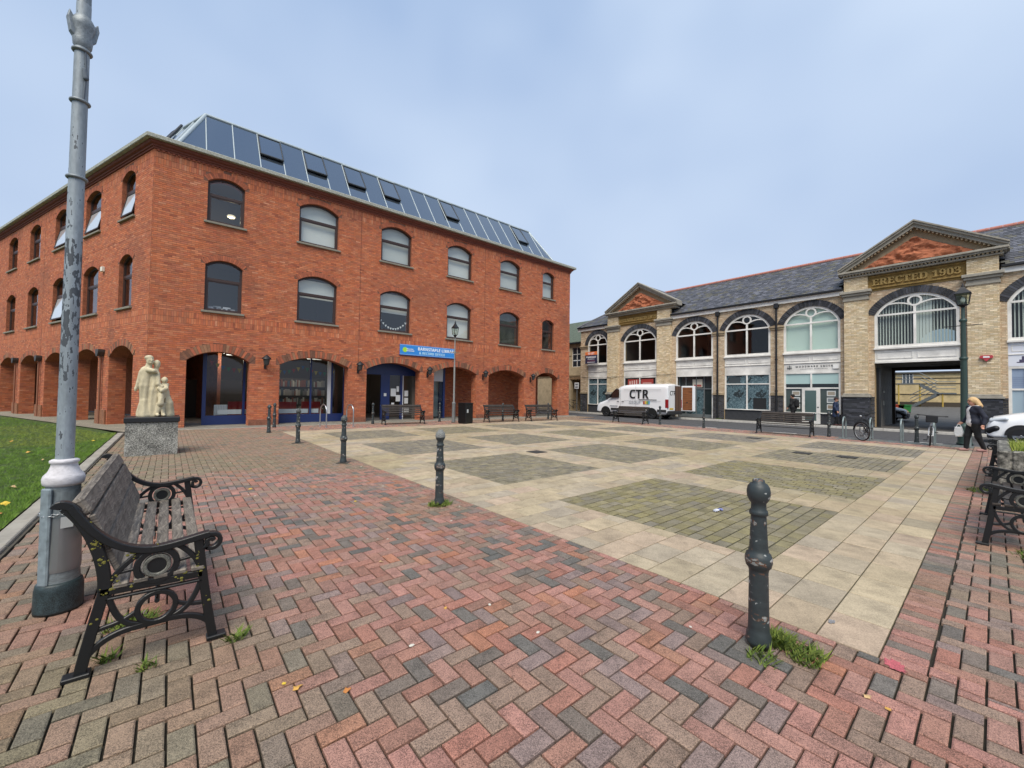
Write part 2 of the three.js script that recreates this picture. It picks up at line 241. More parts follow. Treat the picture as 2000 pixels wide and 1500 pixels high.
{
  const base = struct('brick_paving', new MB().box(-4.28, -0.11, -18.95, 17.2, -0.02, 2.6).geo(false), M('#3d382b', { tex: TX.grain, tm: 0.3, bump: TX.grainH, bm: 0.1, bs: 0.004 }));
  const list = pavers.map(([a, c, b, d]) => ({ a, b, c, d, D: depthOf((a + b) / 2, 0, (c + d) / 2), full: (b - a) * (d - c) > 0.019 }));
  const near = new Set(list.filter(p => p.full).sort((p, q) => p.D - q.D).slice(0, 300));
  const field = new MB(), G = new THREE.BufferGeometry(); G.name = '';
  const put = (mb, x0, z0, x1, z1, y, col, big) => mb.paver(x0, z0, x1, z1, y, big ? 0.006 : 0.005, 0.02, col, [pR() * 7, pR() * 7], (pR() - 0.5) * 0.02, (pR() - 0.5) * 0.02);
  const gapv = () => 0.0038 + pR() * 0.002;
  for (const p of list) {
    const g = gapv(), col = paverColor((p.a + p.b) / 2, (p.c + p.d) / 2), y = (pR() - 0.5) * 0.004;
    if (near.has(p)) { const w = (p.b - p.a) / 2 - g, h = (p.d - p.c) / 2 - g, m = new MB(); put(m, -w, -h, w, h, 0, col, true); const o = mesh('brick', m, MT.paver, base); o.position.set((p.a + p.b) / 2, y, (p.c + p.d) / 2); o.rotation.y = (pR() - 0.5) * 0.012; }
    else put(field, p.a + g, p.c + g, p.b - g, p.d - g, y, col);
  }
  mesh('brick_field', field, MT.paver, base).userData.kind = 'stuff';
}
{ // the square: pale slabs framing sixteen patches of small setts
  const base = struct('slab_paving', new MB().box(0, -0.11, -16.5, 15.42, -0.0118, 0).geo(false), M('#4c4832', { tex: TX.grain, tm: 0.3 }));
  const px = [1.1, 4.68, 8.24, 11.78].map(x => [x, x + 2.56]), pz = [-0.9, -4.8, -8.7, -12.6].map(z => [z - 2.7, z]);
  const sl = [], st = []; const gold = L('#b5a587'), grey = L('#a99d8b'), pinkish = L('#b5a08a');
  for (let r = 0; r < 55; r++) {
    const z1 = -0.3 * r, z0 = z1 - 0.3, zm = (z0 + z1) / 2, row = pz.findIndex(([a, b]) => zm > a && zm < b);
    const spans = row < 0 ? [[0, 15.42]] : [[0, px[0][0]], ...px.map((p, i) => [p[1], i < 3 ? px[i + 1][0] : 15.42])];
    for (const [s0, s1] of spans) { let x = s0, first = row >= 0 && r % 2 ? 0.225 : r < 3 ? 0.45 : r % 2 ? 0.225 : 0.45; while (x < s1 - 0.02) { let e = Math.min(s1, x + first); if (s1 - e < 0.09) e = s1; sl.push([x, z0, e, z1]); x = e; first = 0.45; } }
  }
  px.forEach(([a, b], i) => pz.forEach(([c, d], j) => { const along = (i * 3 + j * 5) % 7 !== 3; const green = clamp(moss2(i * 0.19 + 0.1, j * 0.23 + 0.3) * 2.2 - 0.5) * (i + j < 5 ? 1 : 0.55) + (i + j === 1 || i + j === 0 ? 0.3 : 0);
    const h = 0.135, l = 0.2, R = Math.round((along ? d - c : b - a) / h), hh = (along ? d - c : b - a) / R, len = along ? b - a : d - c, o0 = along ? a : c;
    for (let r = 0; r < R; r++) { let t = 0, f = r % 2 ? l / 2 : l; while (t < len - 0.01) { let e = Math.min(len, t + f * (0.93 + pR() * 0.14)); if (len - e < 0.05) e = len; const A = o0 + t, B = o0 + e, C = (along ? c : a) + r * hh; st.push(along ? [A, C, B, C + hh, green] : [C, A, C + hh, B, green]); t = e; f = l; } } }));
  const slabs = sl.map(q => ({ q, D: depthOf((q[0] + q[2]) / 2, 0, (q[1] + q[3]) / 2) })), near = new Set(slabs.slice().sort((a, b) => a.D - b.D).slice(0, 300)), field = new MB();
  for (const s of slabs) {
    const [x0, z0, x1, z1] = s.q, g = 0.0042, y = (pR() - 0.5) * 0.003, k = pR(), m = moss2(x0 * 0.05, z0 * 0.05);
    let col = scl(mixc(gold, k < 0.5 ? grey : pinkish, pR()), 0.88 + pR() * 0.22); col = mixc(col, L('#8f8355'), smooth(0.5, 0.7, m) * 0.35);
    if (near.has(s)) { const w = (x1 - x0) / 2 - g, h = (z1 - z0) / 2 - g, b = new MB().paver(-w, -h, w, h, 0, 0.004, 0.012, col, [pR() * 9, pR() * 9], (pR() - 0.5) * 0.008, (pR() - 0.5) * 0.008), o = mesh('slab', b, MT.slab, base); o.position.set((x0 + x1) / 2, y, (z0 + z1) / 2); }
    else field.paver(x0 + g, z0 + g, x1 - g, z1 - g, y, 0.003, 0.012, col, [pR() * 9, pR() * 9], (pR() - 0.5) * 0.008, (pR() - 0.5) * 0.008);
  }
  mesh('slab_field', field, MT.slab, base).userData.kind = 'stuff';
  const setts = st.map(q => ({ q, D: depthOf((q[0] + q[2]) / 2, 0, (q[1] + q[3]) / 2) })), nearS = new Set(setts.slice().sort((a, b) => a.D - b.D).slice(0, 300)), sf = new MB();
  for (const s of setts) {
    const [x0, z0, x1, z1, gr] = s.q, g = 0.0075, y = -0.003 + (pR() - 0.5) * 0.005; let col = mixc(mixc(L('#8f8672'), L('#76716a'), pR()), L('#877e56'), clamp(gr * (0.15 + 0.6 * pR()))); col = scl(col, 0.84 + pR() * 0.3);
    if (nearS.has(s)) { const w = (x1 - x0) / 2 - g, h = (z1 - z0) / 2 - g, b = new MB().paver(-w, -h, w, h, 0, 0.006, 0.012, col, [pR() * 9, pR() * 9], (pR() - 0.5) * 0.03, (pR() - 0.5) * 0.03), o = mesh('sett', b, MT.slab, base); o.position.set((x0 + x1) / 2, y, (z0 + z1) / 2); }
    else sf.paver(x0 + g, z0 + g, x1 - g, z1 - g, y, 0.006, 0.012, col, [pR() * 9, pR() * 9], (pR() - 0.5) * 0.03, (pR() - 0.5) * 0.03);
  }
  mesh('sett_field', sf, MT.slab, base).userData.kind = 'stuff';
}
{ // grey flags in front of and under the arcade
  const f = struct('arcade_paving', new MB().box(-3.2, -0.1, -19.02, 19.3, 0.02, -18.955).geo(false), M('#b5afa2', { tex: TX.soft, tm: 1 }));
  const fm = M('#ffffff', { tex: TX.grain, tm: 0.7, vc: true }), r = rng(8);
  for (let z = -19.02, k = 0; z > -23; z -= 0.6, k++) for (let x = -3.2 + (k % 2) * 0.3; x < 19.2; x += 0.9) mesh('flagstone', new MB().paver(x + 0.003, z - 0.597, Math.min(19.3, x + 0.897), z - 0.003, 0.03 + r() * 0.004, 0.004, 0.1, scl(L('#8c877c'), 0.9 + r() * 0.2), [r() * 9, r() * 9]), fm, f);
  // narrow concrete path along the splayed side of the library
  const d = [-0.365, -0.931], n = [-0.931, 0.365], at = (s, o) => [-3.87 + d[0] * s + n[0] * o, -19.7 + d[1] * s + n[1] * o], p = new MB(), q = (s0, s1, o0, o1, y) => { const [a, b, c, e] = [at(s0, o0), at(s0, o1), at(s1, o1), at(s1, o0)]; p.poly([[a[0], y, a[1]], [e[0], y, e[1]], [c[0], y, c[1]], [b[0], y, b[1]]].reverse(), scl(L('#97907f'), 0.9 + r() * 0.2), [r() * 5, r() * 5]); };
  for (let s = -0.9; s < 30; s += 0.9) q(s, s + 0.893, 0, 0.85, 0.028);
  for (let s = 0; s < 30; s += 0.9) q(s, s + 0.893, -3, 0, 0.027);
  struct('path', p, fm);
}
{ // lawn with its concrete edging
  const out = [[-4.5, 6], [-4.5, -18.3], [-5.2, -20.6], [-13.5, -41.8], [-60, -41.8], [-60, 6]];
  const m = new MB(); m.poly(out.map(([x, z]) => [x, 0.015, z]).reverse(), L('#57702a')); const lw = struct('lawn', m, M('#ffffff', { tex: TX.grain, tm: 0.5, bump: TX.grainH, bm: 0.2, bs: 0.02, vc: true }));
  if (lw.geometry.attributes.normal.array[1] < 0) lw.geometry = new MB().poly(out.map(([x, z]) => [x, 0.015, z]), L('#57702a')).geo();
  const km = M('#9a958a', { tex: TX.soft, tm: 0.8, bump: TX.softH, bm: 0.2, bs: 0.003 });
  const e = struct('lawn_edging', new MB().box(-4.49, -0.1, -18.3, -4.29, 0.0, 4).geo(false), M('#5c574b', { tex: TX.grain, tm: 0.3 }));
  for (let z = -18.3; z < 3; z += 0.915) { const o = mesh('edging_stone', new MB().cbox(-0.085, -0.08, 0, 0.07, 0.03, 0.9, 0.01).geo(false), km, e); o.position.set(-4.39, (pR() - 0.5) * 0.012, z); o.rotation.y = (pR() - 0.5) * 0.02; }
  const blade = new MB(); for (let k = 0; k < 7; k++) { const a = k * 2.4, l = 0.03 + (k % 3) * 0.012, x = Math.cos(a) * 0.012, z = Math.sin(a) * 0.012, w = 0.0022; blade.poly([[x - w, 0, z], [x + w, 0, z], [x + Math.cos(a) * l * 0.7, l, z + Math.sin(a) * l * 0.7]]); }
  const N = 70000, im = new THREE.InstancedMesh(blade.geo(false), M('#ffffff', { roughness: 0.8, side: THREE.DoubleSide }), N), mm = new THREE.Matrix4(), c = new THREE.Color(), r = rng(77), gn = fbm(6, 4, 19); let n = 0;
  while (n < N) {
    const z = -3 - 27 * Math.pow(r(), 1.5), x = -4.52 - 10 * Math.pow(r(), 1.4) * (1 + (-z - 3) * 0.06); if (z < -18.3 && x > -4.5 - (-z - 18.3) * 0.36 - 0.3) continue;
    mm.compose(V3(x, 0.012, z), new THREE.Quaternion().setFromEuler(new THREE.Euler((r() - 0.5) * 0.5, r() * 6.3, (r() - 0.5) * 0.5)), V3(1, 1, 1).multiplyScalar(0.7 + r() * 0.7)); im.setMatrixAt(n, mm);
    const k = gn(x * 0.06, z * 0.06), v = 0.75 + r() * 0.5; const q = scl(mixc(L('#5f8429'), L('#8d9440'), smooth(0.45, 0.7, k) * 0.6 + r() * 0.25), v); c.setRGB(...q); im.setColorAt(n, c); n++;
  }
  im.name = 'grass'; im.userData.kind = 'stuff'; tag(im, 'short mown green grass on the lawn beside the library', 'grass'); scene.add(im);
}
// ---------------------------------------------------------------- brick walls, used by both buildings
const bR = rng(515), wallN = fbm(6, 4, 131);
// courses of bricks on a wall whose face is z = 0 (x along, y up); openings: [x0, x1, y0, spring, rise, ring]; bands: soldier courses [y0, y1]
function arcOf(o) { const c = (o[1] - o[0]) / 2, h = o[4]; const R = (c * c + h * h) / (2 * h); return { cx: (o[0] + o[1]) / 2, cy: o[3] + h - R, R, a: Math.asin(Math.min(1, c / R)) }; }
function blocked(o, y0, y1) {
  const ym = (y0 + y1) / 2; if (ym < o[2]) return null; if (ym < o[3]) return [o[0], o[1]];
  if (!o[4]) return null;
  const A = arcOf(o), Ro = A.R + o[5], dy = ym - A.cy; if (dy >= Ro) return null; const w = Math.sqrt(Ro * Ro - dy * dy); const lim = Ro * Math.sin(A.a); return [A.cx - Math.min(w, lim), A.cx + Math.min(w, lim)];
}
function courses(x0, x1, y0, y1, opens, bands, L_ = 0.225, H = 0.075) {
  const out = []; let y = y0, k = 0;
  while (y < y1 - 0.01) {
    const band = bands.find(b => y >= b[0] - 0.001 && y < b[1] - 0.001), h = band ? Math.min(0.225, y1 - y) : Math.min(H, y1 - y), w = band ? 0.075 : L_;
    let free = [[x0, x1]];
    for (const o of opens) { const b = blocked(o, y, y + h); if (b) free = free.flatMap(([p, q]) => b[1] <= p || b[0] >= q ? [[p, q]] : [[p, b[0]], [b[1], q]].filter(s => s[1] - s[0] > 0.015)); }
    for (const [p, q] of free) { let i = Math.floor(p / w) - 1; for (; i * w < q; i++) { const a = i * w + (k % 2 && !band ? w / 2 : 0), lo = Math.max(p, a), hi = Math.min(q, a + w); if (hi - lo > 0.02) out.push([lo, y, hi, y + h]); } }
    y += h; k++;
  }
  return out;
}
function brickBox(mb, x0, y0, x1, y1, col, g = 0.0045, d = 0.007) { mb.box(x0 + g * 0.7, y0 + g * 1.25, 0, x1 - g * 0.7, y1 - g * 1.25, d * (0.7 + bR() * 0.6), col, [bR() * 9, bR() * 9], 'k'); }
function archRing(mb, o, n, cols, d = 0.014) {                // wedge bricks round an arch
  const A = arcOf(o), R1 = A.R + o[5];
  for (let i = 0; i < n; i++) {
    const t0 = Math.PI / 2 + A.a - 2 * A.a * (i + 0.06) / n, t1 = Math.PI / 2 + A.a - 2 * A.a * (i + 0.94) / n, P = (r, t) => [A.cx + r * Math.cos(t), A.cy + r * Math.sin(t)];
    const [a, b, c, e] = [P(A.R + 0.002, t0), P(A.R + 0.002, t1), P(R1 - 0.006, t1), P(R1 - 0.006, t0)], col = scl(cols[Math.floor(bR() * cols.length)], 0.85 + bR() * 0.3), u = [bR() * 9, bR() * 9], z = d * (0.8 + bR() * 0.4), f = v => [v[0], v[1], z], k = v => [v[0], v[1], 0];
    mb.poly([f(a), f(b), f(c), f(e)], col, u); for (const [p, q] of [[a, b], [b, c], [c, e], [e, a]]) mb.poly([k(p), k(q), f(q), f(p)], col, u);
  }
}
const openPath = o => { const p = [[o[0], o[2]], [o[1], o[2]]]; if (!o[4]) p.push([o[1], o[3]], [o[0], o[3]]); else { const A = arcOf(o); p.push(...arcPts(A.cx, A.cy, A.R, Math.PI / 2 - A.a, Math.PI / 2 + A.a, 14)); } return p; };
function wallSlab(x0, x1, y0, y1, opens, depth) {              // backing wall with its openings cut through; openings that reach the floor notch the outline
  const floor = opens.filter(o => o[2] <= y0 + 0.001).sort((a, b) => a[0] - b[0]), holes = opens.filter(o => o[2] > y0 + 0.001), line = [[x0, y0]];
  for (const o of floor) { const p = openPath(o); line.push(p[0]); line.push(...p.slice(2).reverse(), p[1]); }
  line.push([x1, y0], [x1, y1], [x0, y1]);
  return extrude(line, depth, 0, holes.map(openPath)).translate(0, 0, -depth);
}
const frameAt = (F, x, y, z) => { const c = Math.cos(F.turn), s = Math.sin(F.turn); return [F.pos[0] + x * c + z * s, F.pos[1] + y, F.pos[2] - x * s + z * c]; };
// ---------------------------------------------------------------- library
const LIB = thing('library_building', 'three-storey red brick library with ground-floor arches and glazed mansard roof', 'building');
{
  const red = ['#bb6a45', '#b36341', '#c47650', '#b06045', '#aa6750', '#c07c5a', '#a6684d'].map(L), tint = (x, y, k) => { let c = red[Math.floor(bR() * red.length)]; if (bR() < 0.05) c = L('#8a4a3a'); if (bR() < 0.015) c = L('#c98e6f'); c = scl(mixc(c, L('#b56a48'), 0.35), 1.1 + bR() * 0.18); return mixc(c, L('#8c5a48'), smooth(0.5, 0.75, wallN(x * 0.05 + k, y * 0.05)) * 0.5); };
  const mortarM = M('#8a5f4c', { tex: TX.grain, tm: 0.6 }), jambM = M('#b46b4b', { tex: TX.grain, tm: 0.4, bump: TX.grainH, bm: 0.2, bs: 0.004 });
  const ringCols = ['#b9694a', '#ab6248', '#8a5e48', '#a3775a', '#7d5745'].map(L);
  const Ff = { pos: [0, 0, -19.7], turn: 0 }, Fs = { pos: [-3.87, 0, -19.7], turn: Math.atan2(-0.931, 0.365) };
  const cx = [-1.62, 1.93, 5.73, 9.66, 13.5, 17.0], hw = [0.62, 0.85, 0.84, 0.84, 0.84, 0.58];
  const winF = [], arF = [[-2.73, -0.65], [0.47, 3.4], [4.29, 7.22], [8.06, 10.96], [11.86, 14.8], [15.88, 18.02]].map(([a, b]) => [a, b, 0.0, 2.66, 0.38, 0.31]);
  cx.forEach((c, i) => { const r = hw[i] > 0.7 ? 0.3 : 0.24; winF.push([c - hw[i], c + hw[i], 8.24, 9.86, r, 0.22], [c - hw[i], c + hw[i], 4.66, 6.5, r, 0.22]); });
  // side wall: local x runs from -26 (far) to 0 (corner)
  const winS = [], arS = []; const sc = [2.15, 5.75, 9.75, 13.75, 17.75, 21.75], sw = [0.62, 0.85, 0.87, 0.87, 0.87, 0.87];
  sc.forEach((s, i) => { winS.push([-s - sw[i], -s + sw[i], 8.28, 9.9, 0.27, 0.22], [-s - sw[i], -s + sw[i], 4.7, 6.55, 0.27, 0.22]); });
  [[1.16, 3.42], [4.55, 7.4], [8.47, 11.35], [12.45, 15.38], [16.42, 19.35], [20.4, 23.3]].forEach(([a, b]) => arS.push([-b, -a, 0, 2.78, 0.42, 0.26]));
  const bands = [[4.05, 4.45], [9.975, 10.4]];
  const fullGeo = Array.from({ length: 10 }, () => { const m = new MB(); brickBox(m, -0.1125, -0.0375, 0.1125, 0.0375, tint(bR() * 20, bR() * 9, 0)); return m.geo(); });
  const all = [];
  const wall = (name, F, x0, x1, opens, key) => {
    const W = mesh(name, wallSlab(x0, x1, 0, 10.55, opens, 0.55), [mortarM, jambM], LIB); W.position.set(...F.pos); W.rotation.y = F.turn;
    const mb = new MB(), bs = courses(x0 + 0.002, x1 - 0.002, 0.0, 10.5, opens, bands);
    return { W, mb, bs: bs.map(b => ({ b, F, W, mb, full: b[2] - b[0] > 0.22 && b[3] - b[1] < 0.08, D: depthOf(...frameAt(F, (b[0] + b[2]) / 2, (b[1] + b[3]) / 2, 0)) })) };
  };
  const A = wall('front_wall', Ff, -3.87, 19.23, [...winF, ...arF], 0), B = wall('side_wall', Fs, -27, 0, [...winS, ...arS], 3);
  const near = new Set([...A.bs, ...B.bs].filter(b => b.full).sort((a, b) => a.D - b.D).slice(0, 300));
  for (const S of [A, B]) {
    for (const q of S.bs) { const [a, b, c, d] = q.b; const groove = Math.abs((b + d) / 2 - 7.38) < 0.037 || Math.abs((b + d) / 2 - 3.5) < 0.03;
      if (near.has(q)) { const o = mesh('brick', fullGeo[Math.floor(bR() * 10)], MT.brick, q.W); o.position.set((a + c) / 2, (b + d) / 2, 0); }
      else brickBox(S.mb, a, b, c, d, tint((a + c) / 2, b, S === A ? 0 : 3), 0.0045, groove ? 0.0008 : 0.007); }
    mesh('brickwork', S.mb, MT.brick, S.W).userData.kind = 'stuff';
    for (const o of S === A ? [...winF, ...arF] : [...winS, ...arS]) { const m = new MB(), A2 = arcOf(o); archRing(m, o, Math.round(2 * A2.a * (A2.R + o[5] / 2) / (o[2] > 1 ? 0.078 : 0.105)), o[2] > 1 ? ringCols.slice(0, 2) : ringCols); mesh('arch_ring', m, MT.brick, S.W).userData.kind = 'stuff'; }
  }
  // movement joints: thin dark sealant lines down the wall
  const seal = M('#5e3a30'); for (const x of [3.87, 11.47]) { const j = mesh('movement_joint', cuboid(x - 0.009, 3.0, 0, x + 0.009, 10.5, 0.0105), seal, A.W); j.position.z = 0; }
  mesh('movement_joint', cuboid(-12.1, 3.1, 0, -12.082, 10.5, 0.0105), seal, B.W);
  // brick faces of the arch jambs and of the piers' feet
  const jamb = new MB(); const jambs = (F, ars) => ars.forEach(o => [[o[0], 1], [o[1], -1]].forEach(([x, s]) => {
    const p = frameAt(F, x, 0, 0); jamb.m = new THREE.Matrix4().compose(V3(...p), new THREE.Quaternion().setFromEuler(new THREE.Euler(0, F.turn + s * Math.PI / 2, 0)), V3(1, 1, 1));
    const u0 = s > 0 ? 0 : -0.545, u1 = s > 0 ? 0.545 : 0; for (const [a, b, c, d] of courses(u0, u1, 0, 2.63, [], [])) brickBox(jamb, a, b, c, d, tint(x, b, 1), 0.0045, 0.006);
  }));
  jambs(Ff, arF); jambs(Fs, arS); jamb.m = null; mesh('jamb_brickwork', jamb, MT.brick, LIB).userData.kind = 'stuff';
  // cornice: corbelled brick under a stone coping; the outline turns the corner
  const corner = [-3.87, -19.7], dS = [-0.365, -0.931], nS = [-0.931, 0.365];
  const line = o => { // plan offset o outwards: far side end, corner, right end, returned
    const t = o * Math.tan((Math.PI / 2 - 0.3735) / 2); // mitre
    const c = [corner[0] - t, corner[1] + o]; const e = [19.23 + o, corner[1] + o], e2 = [19.23 + o, -34], f = [corner[0] + dS[0] * 27 + nS[0] * o, corner[1] + dS[1] * 27 + nS[1] * o]; return [f, c, e, e2]; };
  const sweep = prof => { const m = new MB(), Ls = prof.map(([o]) => line(o)); for (let k = 0; k + 1 < prof.length; k++) for (let s = 0; s < 3; s++) { const a = Ls[k][s], b = Ls[k][s + 1], c = Ls[k + 1][s + 1], d = Ls[k + 1][s]; m.poly([[a[0], prof[k][1], a[1]], [b[0], prof[k][1], b[1]], [c[0], prof[k + 1][1], c[1]], [d[0], prof[k + 1][1], d[1]]]); } return m.geo(false); };
  const corn = mesh('cornice', sweep([[0.009, 10.5], [0.05, 10.5], [0.05, 10.56], [0.09, 10.57], [0.09, 10.63], [0.16, 10.66], [0.19, 10.76], [0.0, 10.76]]), M('#7d4334', { tex: TX.soft, tm: 0.6 }), LIB);
  mesh('coping', sweep([[0.0, 10.762], [0.3, 10.762], [0.32, 10.78], [0.32, 10.9], [0.29, 10.93], [0.0, 10.98], [-0.6, 10.98]]), M('#b3b5aa', { tex: TX.grain, tm: 0.8, bump: TX.softH, bm: 0.3, bs: 0.004 }), corn);
  const dent = new MB(); for (let x = -3.8; x < 19.2; x += 0.15) dent.box(x, 10.44, -19.695, x + 0.075, 10.5, -19.655, scl(L('#9c5540'), 0.85 + bR() * 0.3), [bR(), bR()]); mesh('dentil_course', dent, MT.brick, corn);
  // ---- windows
  const frameM = M('#3d2c27', { roughness: 0.45 }), paneM = glass('#eef2f3', { ior: 1.85 }), sillM = MT.stone, lampM = M('#fff4d8', { emissive: new THREE.Color('#fff2cc'), emissiveIntensity: 0.25 });
  const shade = { w: M('#e2e3da', { side: THREE.DoubleSide }), g: M('#cfd2ca', { side: THREE.DoubleSide }) }, slatM = M('#8f9480', { side: THREE.DoubleSide });
  function window_(F, o, kind) {
    const w = part('window', LIB, frameAt(F, (o[0] + o[1]) / 2, o[2], -0.2), F.turn), hw = (o[1] - o[0]) / 2, h = o[3] - o[2], oo = [-hw, hw, 0, h, o[4], 0], path = openPath(oo), A = arcOf(oo), tr = h * 0.70;
    const inset = d => { const q = [[-hw + d, d], [hw - d, d]], R = A.R - d, a = Math.asin((hw - d) / R); q.push(...arcPts(0, A.cy, R, Math.PI / 2 - a, Math.PI / 2 + a, 12)); return q; };
    const fr = mesh('frame', [extrude(path, 0.07, 0, [inset(0.075)]), cuboid(-hw + 0.07, tr - 0.05, 0.004, hw - 0.07, tr + 0.05, 0.075)], frameM, w);
    if (kind !== 'open') mesh('casement', [cuboid(-hw + 0.075, 0.075, 0.01, -hw + 0.12, tr - 0.05, 0.06), cuboid(hw - 0.12, 0.075, 0.01, hw - 0.075, tr - 0.05, 0.06), cuboid(-hw + 0.12, 0.075, 0.01, hw - 0.12, 0.12, 0.06), cuboid(-hw + 0.12, tr - 0.095, 0.01, hw - 0.12, tr - 0.05, 0.06)], frameM, w);
    const up = new THREE.ShapeGeometry(new THREE.Shape([[-hw + 0.07, tr + 0.05], [hw - 0.07, tr + 0.05], ...inset(0.075).slice(2)].map(p => new THREE.Vector2(...p)))); mesh('pane', up.translate(0, 0, 0.035), paneM, w);
    if (kind === 'open') { // bottom-hung pane tilted outwards, its sky reflection painted as an opaque pale colour
      const g = part('casement', w, [0, 0.08, 0.06]); g.rotation.x = 0; const c = part('casement', w); w.remove(c); w.remove(g);
      const leaf = mesh('open_casement', [cuboid(-hw + 0.08, -(tr - 0.13), -0.02, -hw + 0.13, 0, 0.02), cuboid(hw - 0.13, -(tr - 0.13), -0.02, hw - 0.08, 0, 0.02), cuboid(-hw + 0.08, -(tr - 0.13), -0.02, hw - 0.08, -(tr - 0.18), 0.02), cuboid(-hw + 0.08, -0.05, -0.02, hw - 0.08, 0, 0.02)], frameM, w); leaf.position.set(0, tr - 0.05, 0.05); leaf.rotation.x = -0.2;
      const gl = mesh('pane', new THREE.PlaneGeometry(2 * hw - 0.24, tr - 0.2), M('#c3c9ce', { roughness: 0.1, metalness: 0.0, phys: true, clearcoat: 1, side: THREE.DoubleSide }), leaf); gl.position.set(0, -(tr - 0.13) / 2, 0.0);
    } else mesh('pane', new THREE.PlaneGeometry(2 * hw - 0.24, tr - 0.2).translate(0, 0.12 + (tr - 0.2) / 2, 0.035), paneM, w);
    mesh('sill', cuboid(-hw - 0.1, -0.085, 0.0, hw + 0.1, -0.002, 0.29, 0.008), sillM, w);
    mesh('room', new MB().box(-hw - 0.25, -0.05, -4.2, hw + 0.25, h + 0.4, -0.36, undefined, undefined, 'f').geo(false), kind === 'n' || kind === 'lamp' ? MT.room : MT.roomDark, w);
    if (kind === 'w' || kind === 'g' || kind === 'half') mesh('blind', new THREE.PlaneGeometry(2 * hw - 0.1, kind === 'half' ? h * 0.45 : h + 0.3).translate(0, kind === 'half' ? h * 0.85 : (h + 0.3) / 2, -0.12), shade[kind === 'g' ? 'g' : 'w'], w);
    if (kind === 'v') for (let x = -hw + 0.06; x < hw - 0.05; x += 0.1) { const b = mesh('blind_slat', new THREE.PlaneGeometry(0.085, h + 0.2), slatM, w); b.position.set(x + 0.04, (h + 0.2) / 2, -0.13); b.rotation.y = 0.5; }
    if (kind === 'lamp') { mesh('ceiling_lamp', lathe([[0, -0.05], [0.13, -0.045], [0.16, 0], [0.13, 0.05], [0, 0.055]], 20).scale(1, 0.9, 1), lampM, w).position.set(0.25, 0.72, -0.75); const pl = new THREE.PointLight('#ffeecc', 0.25, 0); pl.position.set(0.25, 0.55, -0.75); pl.castShadow = true; w.add(pl); }
    if (kind === 'flags') { mesh('blind', new THREE.PlaneGeometry(2 * hw - 0.1, h * 0.55).translate(0, h * 0.82, -0.12), shade.w, w); const m = new MB(); for (let k = 0; k < 11; k++) { const t = k / 10 * 2 - 1, x = t * (hw - 0.16), y = 0.22 + 0.38 * t * t; m.poly([[x - 0.06, y, -0.05], [x, y - 0.11, -0.05], [x + 0.06, y + 0.01, -0.05]], [0.7, 0.7, 0.7]); } mesh('bunting', m, M('#e6e6e2', { side: THREE.DoubleSide }), w); }
    if (kind === 'stuff') { const r = rng(o[0] * 100 | 0); for (let k = 0; k < 5; k++) mesh('stored_box', cuboid(-0.13, 0, -0.1, 0.13, 0.12 + r() * 0.12, 0.1), M(['#cfd2d4', '#9fa4a8', '#d9d5c8'][k % 3]), w).position.set(-hw + 0.3 + k * (2 * hw - 0.6) / 4, 0.08, -0.42); }
  }
  const kf = ['lamp', 'stuff', 'w', 'half', 'g', 'flags', 'w', 'w', 'g', 'v', 'g', 'n'];
  winF.forEach((o, i) => window_(Ff, o, kf[i]));
  const ks = ['open', 'n', 'open', 'n', 'open', 'open', 'n', 'n', 'n', 'n', 'n', 'n'];
  winS.forEach((o, i) => window_(Fs, o, ks[i]));
  // ---- glazed mansard
  const dark = M('#76828f', { metalness: 0.85, roughness: 0.08 }), bars = M('#a9b4b8', { metalness: 0.3, roughness: 0.45 }), darkBar = M('#2b2f33', { roughness: 0.5 });
  const roof = part('roof', LIB), y0 = 11.12, y1 = 13.7, zE = -20.2, zR = -22.0, W = 0.97, xl = -2.3, xr = xl + 20 * W;
  const S = (x, t, k = 0) => [x, y0 + (y1 - y0) * t + k * 0.57, zE + (zR - zE) * t + k * 0.82];  // point on the front slope, k = proud of it
  mesh('roof_kerb', new MB().box(-3.2, 10.98, -20.3, 18.4, 11.13, -20.12).geo(false), darkBar, roof);
  const vents = new Set([2, 4, 6, 8, 12, 18]);
  for (let i = 0; i < 20; i++) {
    const a = xl + i * W + 0.03, b = a + W - 0.06, m = new MB(), tt = 0.985, col = [1, 1, 1];
    if (!vents.has(i)) { m.poly([S(a, 0.01), S(b, 0.01), S(b, tt), S(a, tt)], scl(col, 0.9 + bR() * 0.2)); mesh('roof_pane', m, dark, roof); }
    else {
      m.poly([S(a, 0.01), S(b, 0.01), S(b, 0.4), S(a, 0.4)]); mesh('roof_pane', m, dark, roof);
      const sk = part('skylight', roof), m2 = new MB(); const O = (x, t) => S(x, t, 0.1); m2.poly([O(a + 0.02, 0.42), O(b - 0.02, 0.42), S(b - 0.02, 0.93, 0.03), S(a + 0.02, 0.93, 0.03)]); mesh('pane', m2, dark, sk);
      mesh('frame', [rod(O(a, 0.41), O(b, 0.41), 0.045, 6), rod(O(a, 0.41), S(a, 0.95, 0.04), 0.03, 6), rod(O(b, 0.41), S(b, 0.95, 0.04), 0.03, 6)], darkBar, sk); mesh('head_flashing', rod(S(a, 0.965, 0.04), S(b, 0.965, 0.04), 0.05, 6), bars, sk);
    }
  }
  for (let i = 0; i <= 20; i++) mesh('glazing_bar', rod(S(xl + i * W, 0), S(xl + i * W, 1), 0.028, 6), bars, roof);
  const bl = [-3.25, y0, zE], br = [18.15, y0, zE], tl = [xl, y1, zR], tr = [xr, y1, zR];
  { const m = new MB(); m.poly([bl, S(xl - 0.03, 0.01), S(xl - 0.03, 0.98)]); mesh('roof_pane', m, dark, roof); const q = new MB(); q.poly([S(xr + 0.03, 0.01), br, S(xr + 0.03, 0.98)]); mesh('roof_pane', q, dark, roof); }
